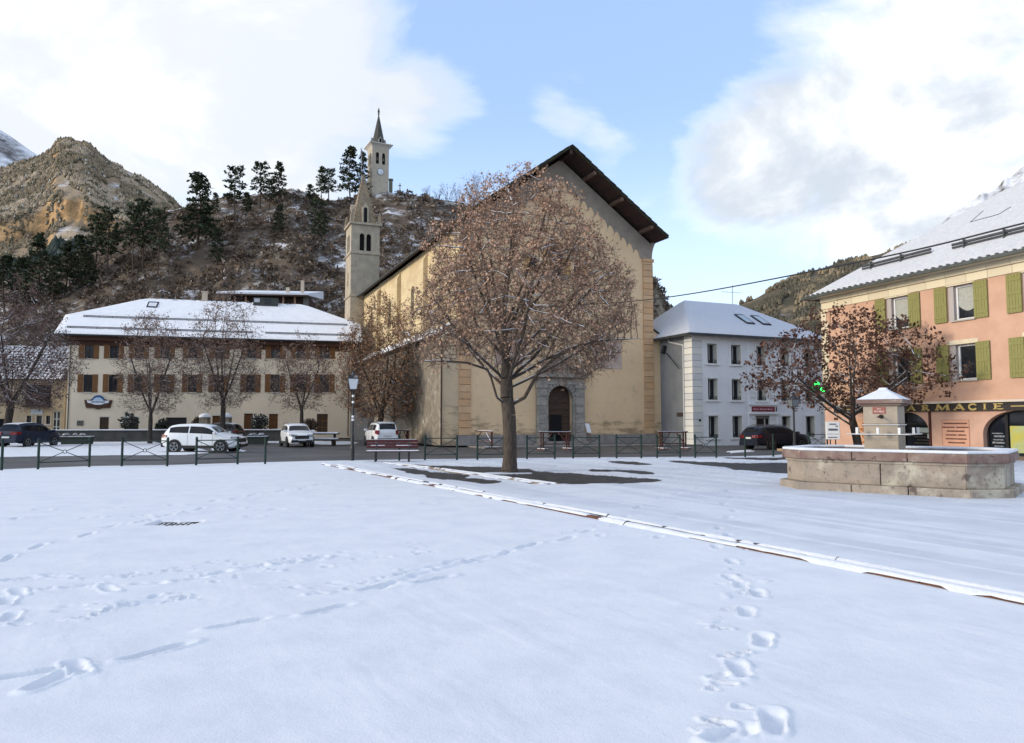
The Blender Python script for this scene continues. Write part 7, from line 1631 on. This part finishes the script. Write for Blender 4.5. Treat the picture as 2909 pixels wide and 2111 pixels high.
# bare shrubs on the crest right of the tower
BARE = pmat('bare_shrub', (.10, .085, .07), (.07, .06, .05), rough=.95)
def bare_shrub(u, v, Y, h, w, seed, label):
    q = np.random.default_rng(seed); p = on_ter(hill, u, v); t = thing('bare_shrub', label, 'shrub', (p.x, p.y, p.z - .4), 0, 'bare shrubs on the hill crest')
    P0, P1, R0, R1 = [], [], [], []
    for s in range(9):
        a = q.uniform(0, 6.28); b0 = np.array([q.normal() * w * .12, q.normal() * .2, 0]); d = np.array([math.cos(a) * w * .5, math.sin(a) * w * .3, h * q.uniform(.7, 1)]); prev = b0
        for k in range(4):
            nx = b0 + d * (k + 1) / 4 + q.normal(size=3) * .12; P0.append(prev); P1.append(nx); R0.append(.05 * (1 - k / 5)); R1.append(.05 * (1 - (k + 1) / 5)); prev_ = prev; prev = nx
            for _ in range(5): e = nx + (d / np.linalg.norm(d) * .5 + q.normal(size=3) * .5) * h * .22; P0.append(nx); P1.append(e); R0.append(.018); R1.append(.008)
    V, Fq = tubes(np.array(P0), np.array(P1), np.array(R0), np.array(R1), 4); npmesh('branches', V, [Fq], BARE, t)
for i, (u, v, h, w, lab) in enumerate(((1210, 560, 3.0, 2.5, 'low bare shrub on the crest, first right of the tower'), (1245, 566, 3.2, 2.2, 'thin bare shrub on the crest, second right of the tower'), (1274, 572, 5.5, 4.5, 'spreading bare shrub on the crest left of the big tree'), (1300, 577, 5.0, 3.2, 'bare shrub touching the outline of the big tree'), (1340, 590, 9.5, 4.0, 'tall bare tree behind the upper left of the big tree'), (1365, 592, 9.5, 4.0, 'second tall bare tree behind the big tree crown'))):
    bare_shrub(u, v, 200, h, w, 40 + i, lab)
# scrub that covers the slope (nobody could count it)
def scatter(name, ter, n, tlo, thi, ylo, yhi, size, tri, mats, seed, flat=.7, maskf=None, lab=None, cat=None):
    q = np.random.default_rng(seed); t = q.uniform(tlo, thi, n); y = q.uniform(ylo, yhi, n)
    if maskf is not None: k = maskf(t, y, q); t, y = t[k], y[k]
    n = len(t); z = ter_z(ter, t, y); C = np.stack([t * y, y, z], 1); s = size * (.5 + q.random(n) ** 2 * 1.2)
    rep = np.repeat(np.arange(n), tri); m = len(rep); d = q.normal(size=(m, 3)); d[:, 2] = np.abs(d[:, 2]) * flat; d /= np.linalg.norm(d, axis=1, keepdims=True)
    c = C[rep] + d * (s[rep] * (.35 + .65 * q.random(m)))[:, None]; a = (d + q.normal(size=(m, 3)) * .8) * (s[rep] * .30)[:, None]; b = q.normal(size=(m, 3)) * (s[rep] * .16)[:, None]
    V = np.stack([c - b, c + b, c + a], 1).reshape(-1, 3)
    o = npmesh(name, V, [np.arange(3 * m).reshape(-1, 3)], mats, None); tag(o, lab, cat, kind='stuff'); return o
SCR = pmat('scrub_brown', (.115, .085, .062), (.165, .125, .095), rough=.95, scale=.12, lo=.35, hi=.65, spec=.1, extra=[((.28, .24, .20), .25, .55, .68), ((.08, .07, .05), .3, .60, .70), ((.62, .63, .65), 1.6, .60, .68)])
scatter('hillside_scrub', hill, 9000, -.68, .25, 97, 204, 1.05, 30, SCR, 61, lab='brown leafless scrub covering the castle hill slope', cat='scrub', maskf=lambda t, y, q: (fbm(t * 60, y / 12, 4, 63) > .40))
FOR = pmat('mountain_wood', (.18, .145, .095), (.29, .23, .155), rough=.95, scale=.05, spec=.1, extra=[((.42, .34, .245), .012, .50, .60), ((.085, .078, .05), .10, .50, .58), ((.6, .6, .6), .2, .60, .68)])
def conif(name, ter, n, tlo, thi, ylo, yhi, h, mat, seed, maskf=None, lab=None):
    q = np.random.default_rng(seed); t = q.uniform(tlo, thi, n); y = np.sqrt(q.uniform(ylo ** 2, yhi ** 2, n))
    if maskf is not None: k = maskf(t, y); t, y = t[k], y[k]
    n = len(t); z = ter_z(ter, t, y); C = np.stack([t * y, y, z], 1); s = h * (.6 + .8 * q.random(n)); ns = 5; ang = 2 * np.pi * np.arange(ns) / ns
    ring = np.stack([np.cos(ang), np.sin(ang), np.zeros(ns)], 1); V = []; Fs = []
    jr = 1 + .5 * (q.random((n, ns, 1)) - .5)
    r1 = C[:, None] + ring[None] * (s * .33)[:, None, None] * jr + np.array([0, 0, .05]) * s[:, None, None]; r2 = C[:, None] + ring[None] * (s * .24)[:, None, None] * jr[:, ::-1] + np.array([0, 0, .55]) * s[:, None, None]; tp_ = C[:, None] + np.array([0, 0, 1.]) * s[:, None, None]
    V = np.concatenate([r1, r2, tp_], 1).reshape(-1, 3); b = (np.arange(n) * (2 * ns + 1))[:, None]; k = np.arange(ns)[None]; k2 = (k + 1) % ns
    F4 = np.stack([b + k, b + k2, b + ns + k2, b + ns + k], -1).reshape(-1, 4); F3 = np.stack([b + ns + k, b + ns + k2, b + 2 * ns + 0 * k], -1).reshape(-1, 3)
    o = npmesh(name, V, [F4, F3], mat, None, smooth=False); return tag(o, lab, 'wood', kind='stuff')
conif('mountain_wood', mount, 42000, -.76, -.16, 560, 1165, 5.2, FOR, 71, maskf=lambda t, y: (fbm(t * 40, y / 60, 4, 73) > .40) & (y > 760), lab='distant wood covering the sunlit mountain')

FOR2 = pmat('shaded_wood', (.028, .042, .040), (.045, .058, .050), rough=.95, scale=.05, spec=.1, extra=[((.4, .42, .45), .2, .66, .74)])  # dark pines, with the lower slope's shadow put into their colour
conif('lower_mountain_wood', mount, 24000, -.80, -.16, 430, 850, 8, FOR2, 78, maskf=lambda t, y: (y < 800 + 60 * (fbm(t * 30, y / 90, 3, 81) - .5)) & (fbm(t * 40, y / 40, 4, 74) > .36), lab='shadow-darkened evergreen wood on the lower mountain slope')
RWD = pmat('ridge_wood', (.075, .07, .05), (.12, .105, .075), rough=.95, scale=.06, spec=.1, extra=[((.28, .22, .14), .014, .52, .62), ((.45, .45, .45), .2, .64, .72)])
conif('ridge_wood', rridge, 15000, .2, .62, 420, 905, 5.0, RWD, 75, maskf=lambda t, y: fbm(t * 50, y / 50, 4, 77) > .40, lab='wooded far ridge between the white and pink buildings')
# ------------------------------------------------------------------ cars
TYRE = pmat('tyre', (.012, .012, .013), rough=.85); RIM = pmat('alloy_rim', (.35, .36, .38), (.22, .23, .24), rough=.35, metal=.7); RIMD = pmat('dark_rim', (.08, .085, .09), (.2, .2, .21), rough=.35, metal=.6)
CARG = glassmat('car_glass', (.008, .010, .014), .04); TRIM = pmat('black_trim', (.012, .012, .013), rough=.55)
TAIL = pmat('tail_lamp', (.12, .008, .010), (.20, .014, .014), rough=.2, scale=8); HEADL = pmat('head_lamp', (.40, .43, .46), (.10, .11, .12), rough=.12, scale=9); PLATE = pmat('number_plate', (.68, .68, .66), (.45, .46, .46), rough=.4, scale=22)
def car(name, label, base, rz, prm, paint, rim=RIM, snowroof=False, rails=None, clad=True, group='parked cars'):
    t = thing(name, label, 'car', base, rz, group)
    Lh = prm['L'] / 2; Wd = prm['W'] / 2; N_ = 56
    X = np.linspace(-Lh, Lh, N_)                      # rear at -x, front at +x
    def prof(key): a = np.array(prm[key]); return np.interp(X / Lh, a[:, 0], a[:, 1])
    def smooth(a, k=1):
        for _ in range(k): b = a.copy(); b[1:-1] = (a[:-2] + 2 * a[1:-1] + a[2:]) / 4; a = b
        return a
    top, belt = smooth(prof('top'), 2), smooth(prof('belt'), 2); zb = prof('bot'); w = Wd * (1 - .20 * np.abs(X / Lh) ** 5 - .03 * (X / Lh) ** 2); belt = np.minimum(belt, top - .015)
    g = np.clip((top - belt) / .42, 0, 1); wr = w * (.955 - prm.get('tumble', .20) * g)
    sec = []
    for i in range(N_):
        s = [(w[i] * .86, zb[i]), (w[i] * .985, zb[i] + .09), (w[i], zb[i] + (belt[i] - zb[i]) * .45), (w[i] * .985, zb[i] + (belt[i] - zb[i]) * .8), (w[i] * .955, belt[i]), (wr[i], top[i] - .075 * g[i] - .01), (wr[i] * .88, top[i] - .012), (wr[i] * .5, top[i] + .012), (0, top[i] + .018)]
        sec.append([(y, z) for y, z in s] + [(-y, z) for y, z in s[-2::-1]])
    sec = np.array(sec); M_ = sec.shape[1]
    Vb = np.concatenate([np.repeat(X[:, None, None], M_, 1), sec], 2)
    body = MB(); body.v = [tuple(p) for p in Vb.reshape(-1, 3)]; body.f = [tuple(int(q) for q in f) for f in grid_faces(N_, M_)]
    body.f += [tuple(range(M_)), tuple((N_ - 1) * M_ + k for k in range(M_ - 1, -1, -1))]; bo = body.build('body', paint, t, smooth=True)
    es = bo.modifiers.new('edges', 'EDGE_SPLIT'); es.split_angle = R(38)
    def patch(i0, i1, j0, j1, off, ins=(0, 0), nm='window', mat=CARG, par=bo):
        """piece of the skin between stations i0..i1 and section points j0..j1, inset and lifted by off"""
        A = Vb[i0:i1 + 1, j0:j1 + 1].copy()
        if j1 == j0 + 1:
            a, b = A[:, 0].copy(), A[:, 1].copy(); A[:, 0] = a + (b - a) * ins[0]; A[:, 1] = b - (b - a) * ins[1]
        du = np.gradient(A, axis=0); dv = np.gradient(A, axis=1); nr = np.cross(du, dv); nr /= np.linalg.norm(nr, axis=2, keepdims=True) + 1e-9
        ctr = np.array([0, 0, .8]); sgn = np.sign(((A - ctr) * nr).sum(2, keepdims=True)); A = A + nr * sgn * off
        return npmesh(nm, A.reshape(-1, 3), [grid_faces(A.shape[0], A.shape[1])], mat, par, smooth=True)
    def st(x): return int(np.clip(round((x + 1) / 2 * (N_ - 1)), 0, N_ - 1))
    for (a, b) in prm['side']:
        for j in (4, 11): patch(st(a), st(b), j, j + 1, .010, (.10, .12) if j == 4 else (.12, .10))
    ws, we = prm['ws']; rs_, re_ = prm['rw']
    patch(st(ws), st(we), 6, 10, .008, nm='windscreen'); patch(st(rs_), st(re_), 6, 10, .008, nm='rear_window')
    if snowroof: patch(st(re_ + .04), st(ws - .04), 6, 10, .03, nm='roof_snow', mat=SNOW)
    wr_, wx_ = prm['wr'], prm['wx']
    if clad:
        m = MB(); 
        for s in (-1, 1): m.box(wx_[0] + .2, wx_[1] - .2, s * Wd * .99 - .03, s * Wd * .99 + .03, float(zb.min()) + .0, float(zb.min()) + .16)
        m.build('sill_cladding', TRIM, bo)
    for s in (-1, 1):
        for xw in wx_:
            m = MB(); n = 20
            m.prism([(xw + (wr_ + .075) * math.cos(2 * math.pi * k / n), wr_ + (wr_ + .075) * math.sin(2 * math.pi * k / n)) for k in range(n)], min(s * (Wd * .90), s * (Wd + .006)), max(s * (Wd * .90), s * (Wd + .006))); m.build('wheel_arch', TRIM, bo)
            yo = s * (Wd + .022); m = MB(); m.prism([(xw + wr_ * math.cos(2 * math.pi * k / 24), wr_ + wr_ * math.sin(2 * math.pi * k / 24)) for k in range(24)], yo - .2 * (s > 0) - .0, yo + .2 * (s < 0) + .04 * s * 0 + .0); ty = m.build('wheel', TYRE, t, bevel=.03)
            y1 = s * (Wd + .034)
            m = MB(); rr = wr_ * .68
            for k in range(5):
                a = 2 * math.pi * k / 5 + .3; m.prism([(xw + rr * .12 * math.cos(a + 1.57), wr_ + rr * .12 * math.sin(a + 1.57)), (xw + rr * math.cos(a - .18), wr_ + rr * math.sin(a - .18)), (xw + rr * math.cos(a + .18), wr_ + rr * math.sin(a + .18)), (xw - rr * .12 * math.cos(a + 1.57), wr_ - rr * .12 * math.sin(a + 1.57))][::1], min(yo, y1), max(yo, y1))
            m.tube((xw, yo, wr_), (xw, y1, wr_), rr * .22, n=10); m.path([(xw + rr * math.cos(2 * math.pi * k / 18), (yo + y1) / 2, wr_ + rr * math.sin(2 * math.pi * k / 18)) for k in range(19)], .018, 4); m.build('rim', rim, ty)
    for s in (-1, 1):
        i = st(prm.get('mir', we - .06)); m = MB(); x0 = X[i]; zz = belt[i] + .06; m.box(x0 - .09, x0 + .05, *(sorted((s * w[i] * .93, s * (w[i] + .17)))), zz - .03, zz + .12); m.build('mirror', paint, bo, bevel=.03)
        for xx in prm.get('doors', (.0,)):
            k = st(xx); m = MB(); 
            for j in range(1, 5): a, b_ = Vb[k, j], Vb[k, j + 1] if j < 4 else Vb[k, j]; m.tube((a[0], s * (a[1] + .001), a[2]), (b_[0], s * (b_[1] + .001), b_[2]), .006, n=4, caps=False) if j < 4 else None
            m.build('door_gap', TRIM, bo)
            m = MB(); q = Vb[k, 4]; m.box(q[0] + .06 if xx < .1 else q[0] + .06, q[0] + .24, *(sorted((s * (q[1] - .005), s * (q[1] + .03)))), q[2] - .11, q[2] - .075); m.build('door_handle', paint, bo)
        # lamps wrap the corners
        xr, xf = -Lh, Lh; zl = prm['tail'][0]; h = prm['tail'][1]; wl = prm['tail'][2]; iR = st(-.985); yw = w[st(-.95)]
        m = MB(); m.add([(xr - .02, s * (yw - wl), zl), (xr + .03, s * (yw * .985), zl), (xr + .34, s * (w[st(-.86)] + .006), zl + h * .25), (xr + .34, s * (w[st(-.86)] * .985), zl + h), (xr + .06, s * yw * .97, zl + h), (xr - .0, s * (yw - wl), zl + h * .95)], [(0, 1, 4, 5), (1, 2, 3, 4)]); o = m.build('tail_light', TAIL, bo); sd_ = o.modifiers.new('thick', 'SOLIDIFY'); sd_.thickness = .05; sd_.offset = 0
        zl, h, wl = prm['head']; yw = w[st(.95)]
        m = MB(); m.add([(xf + .015, s * (yw - wl), zl), (xf - .04, s * yw * .97, zl), (xf - .36, s * (w[st(.85)] + .004), zl + h * .4), (xf - .36, s * (w[st(.85)] * .97), zl + h), (xf - .10, s * yw * .95, zl + h), (xf - .02, s * (yw - wl), zl + h * .8)], [(0, 1, 4, 5), (1, 2, 3, 4)]); o = m.build('headlight', HEADL, bo); sd_ = o.modifiers.new('thick', 'SOLIDIFY'); sd_.thickness = .05; sd_.offset = 0
    zmin = float(zb.min())
    m = MB(); m.box(-Lh - .035, -Lh + .2, -Wd * .80, Wd * .80, prm['bump'][0], prm['bump'][1]); m.build('rear_bumper', TRIM if clad else paint, bo, bevel=.03)
    m = MB(); m.box(Lh - .2, Lh + .03, -Wd * .78, Wd * .78, zb[-1] + .0, prm['bump'][1] - .05); m.build('front_bumper', TRIM, bo, bevel=.03)
    m = MB(); m.box(Lh - .1, Lh + .03, -Wd * .52, Wd * .52, prm['head'][0] - .16, prm['head'][0] + .07); m.build('grille', TRIM, bo, bevel=.03)
    m = MB(); m.box(-Lh - .05, -Lh + .03, -.26, .26, prm['plate'], prm['plate'] + .11); m.build('number_plate', PLATE, bo); m = MB(); m.box(Lh, Lh + .045, -.26, .26, prm['bump'][1] - .09, prm['bump'][1] + .02); m.build('number_plate', PLATE, bo)
    if rails:
        for s in (-1, 1): i0, i1 = st(re_ + .03), st(ws - .1); m = MB(); m.path([(X[k], s * wr[k] * .93, top[k] + (.05 if k not in (i0, i1) else .0)) for k in range(i0, i1 + 1, 4)] + [(X[i1], s * wr[i1] * .93, top[i1])], .018, 5); m.build('roof_rail', rails, bo)
    return t
def paintm(name, c, c2=None, rough=.3): return pmat(name, c, c2 or c, rough=rough, spec=.4, coat=.35, scale=2)
WPAINT = paintm('white_paint', (.70, .72, .74), (.66, .68, .70)); DBLUE = pmat('dark_blue_paint', (.010, .019, .042), (.008, .014, .032), rough=.35, spec=.3, coat=.15); BLACKP = pmat('black_paint', (.008, .012, .026), (.006, .009, .018), rough=.4, spec=.25, coat=.1); DGREY = paintm('dark_grey_paint', (.03, .03, .032))
CROSS = dict(L=4.35, W=1.79, wr=.335, wx=(-1.33, 1.30), top=[(-1, .86), (-.965, 1.05), (-.90, 1.24), (-.80, 1.50), (-.6, 1.57), (-.2, 1.60), (.1, 1.57), (.26, 1.46), (.46, 1.14), (.52, 1.07), (.75, .99), (.92, .88), (1, .66)],
             belt=[(-1, .84), (-.85, 1.08), (-.2, 1.03), (.3, .99), (.52, .97), (.75, .93), (.92, .85), (1, .63)], bot=[(-1, .36), (-.85, .24), (.85, .24), (1, .32)], side=[(-.78, -.28), (-.25, .08), (.10, .38)], ws=(.27, .50), rw=(-.95, -.81), doors=(-.27, .09, .40), tail=(.83, .17, .34), head=(.73, .15, .42), plate=.62, bump=(.30, .55))
SUV = dict(CROSS, L=4.30, W=1.80, tumble=.16, top=[(-1, .96), (-.975, 1.15), (-.93, 1.42), (-.86, 1.60), (-.6, 1.66), (-.2, 1.67), (.1, 1.64), (.24, 1.55), (.42, 1.20), (.48, 1.13), (.75, 1.07), (.92, .98), (1, .74)], belt=[(-1, .94), (-.85, 1.10), (-.2, 1.07), (.3, 1.05), (.5, 1.04), (.75, 1.0), (.92, .95), (1, .7)], rw=(-.965, -.87), ws=(.25, .46), side=[(-.78, -.46), (-.42, -.03), (.0, .36)], doors=(-.44, -.02, .38), tail=(.84, .30, .16), plate=.72, bump=(.32, .58))
MPV = dict(CROSS, L=4.4, W=1.82, top=[(-1, .88), (-.97, 1.08), (-.92, 1.30), (-.84, 1.52), (-.6, 1.60), (-.2, 1.63), (.1, 1.60), (.28, 1.48), (.56, 1.12), (.62, 1.05), (.8, .96), (.93, .85), (1, .62)], ws=(.29, .58), rw=(-.955, -.85), tail=(.84, .20, .42))
EST = dict(CROSS, L=4.75, W=1.86, top=[(-1, .84), (-.975, 1.0), (-.93, 1.10), (-.82, 1.36), (-.6, 1.44), (-.2, 1.48), (.05, 1.46), (.2, 1.36), (.40, 1.06), (.46, 1.0), (.75, .93), (.92, .82), (1, .62)], belt=[(-1, .82), (-.85, .98), (-.2, .95), (.3, .93), (.46, .92), (.75, .88), (.92, .79), (1, .6)], side=[(-.74, -.36), (-.33, .02), (.04, .33)], ws=(.21, .44), rw=(-.945, -.83), doors=(-.35, .03, .35), tail=(.72, .17, .42), head=(.66, .14, .42), plate=.66, bump=(.24, .50))
zc = -.1
p = gp(566, 1286, zc); car('crossover_car', 'white crossover parked side-on facing right behind the barrier', (p.x, p.y + .75, zc), R(-3), CROSS, WPAINT, RIM, group='parked cars')
p = gp(822, 1271, zc); car('crossover_car', 'white car facing the square with dark grille, right of the small tree', (p.x, p.y + 1.6, zc), R(-64), dict(CROSS, L=4.3), WPAINT, RIMD, rails=TRIM)
p = gp(1090, 1268, zc); car('off_roader', 'white off-roader seen from behind with spare roof rails beside the bench', (p.x - .35, p.y + .9, zc), R(112), SUV, WPAINT, RIMD, rails=TRIM, snowroof=True)
p = gp(40, 1270, zc); car('family_car', 'dark blue car with snowy roof at the left edge', (p.x + .1, p.y + 1.4, zc), R(86), MPV, DBLUE, RIM, snowroof=True, clad=False)
p = gp(2212, 1276, zc); car('estate_car', 'black estate car seen from behind before the white building', (p.x, p.y + .5, zc), R(28), EST, BLACKP, RIMD, rails=pmat('chrome', (.5, .52, .55), metal=.9, rough=.2), clad=False)
p = gp(606, 1259, zc); car('hatchback_car', 'dark car half hidden behind the white crossover and street tree', (p.x - .2, p.y + 1.5, zc), R(170), dict(CROSS, L=4.0), DGREY, RIMD, snowroof=True, clad=False)
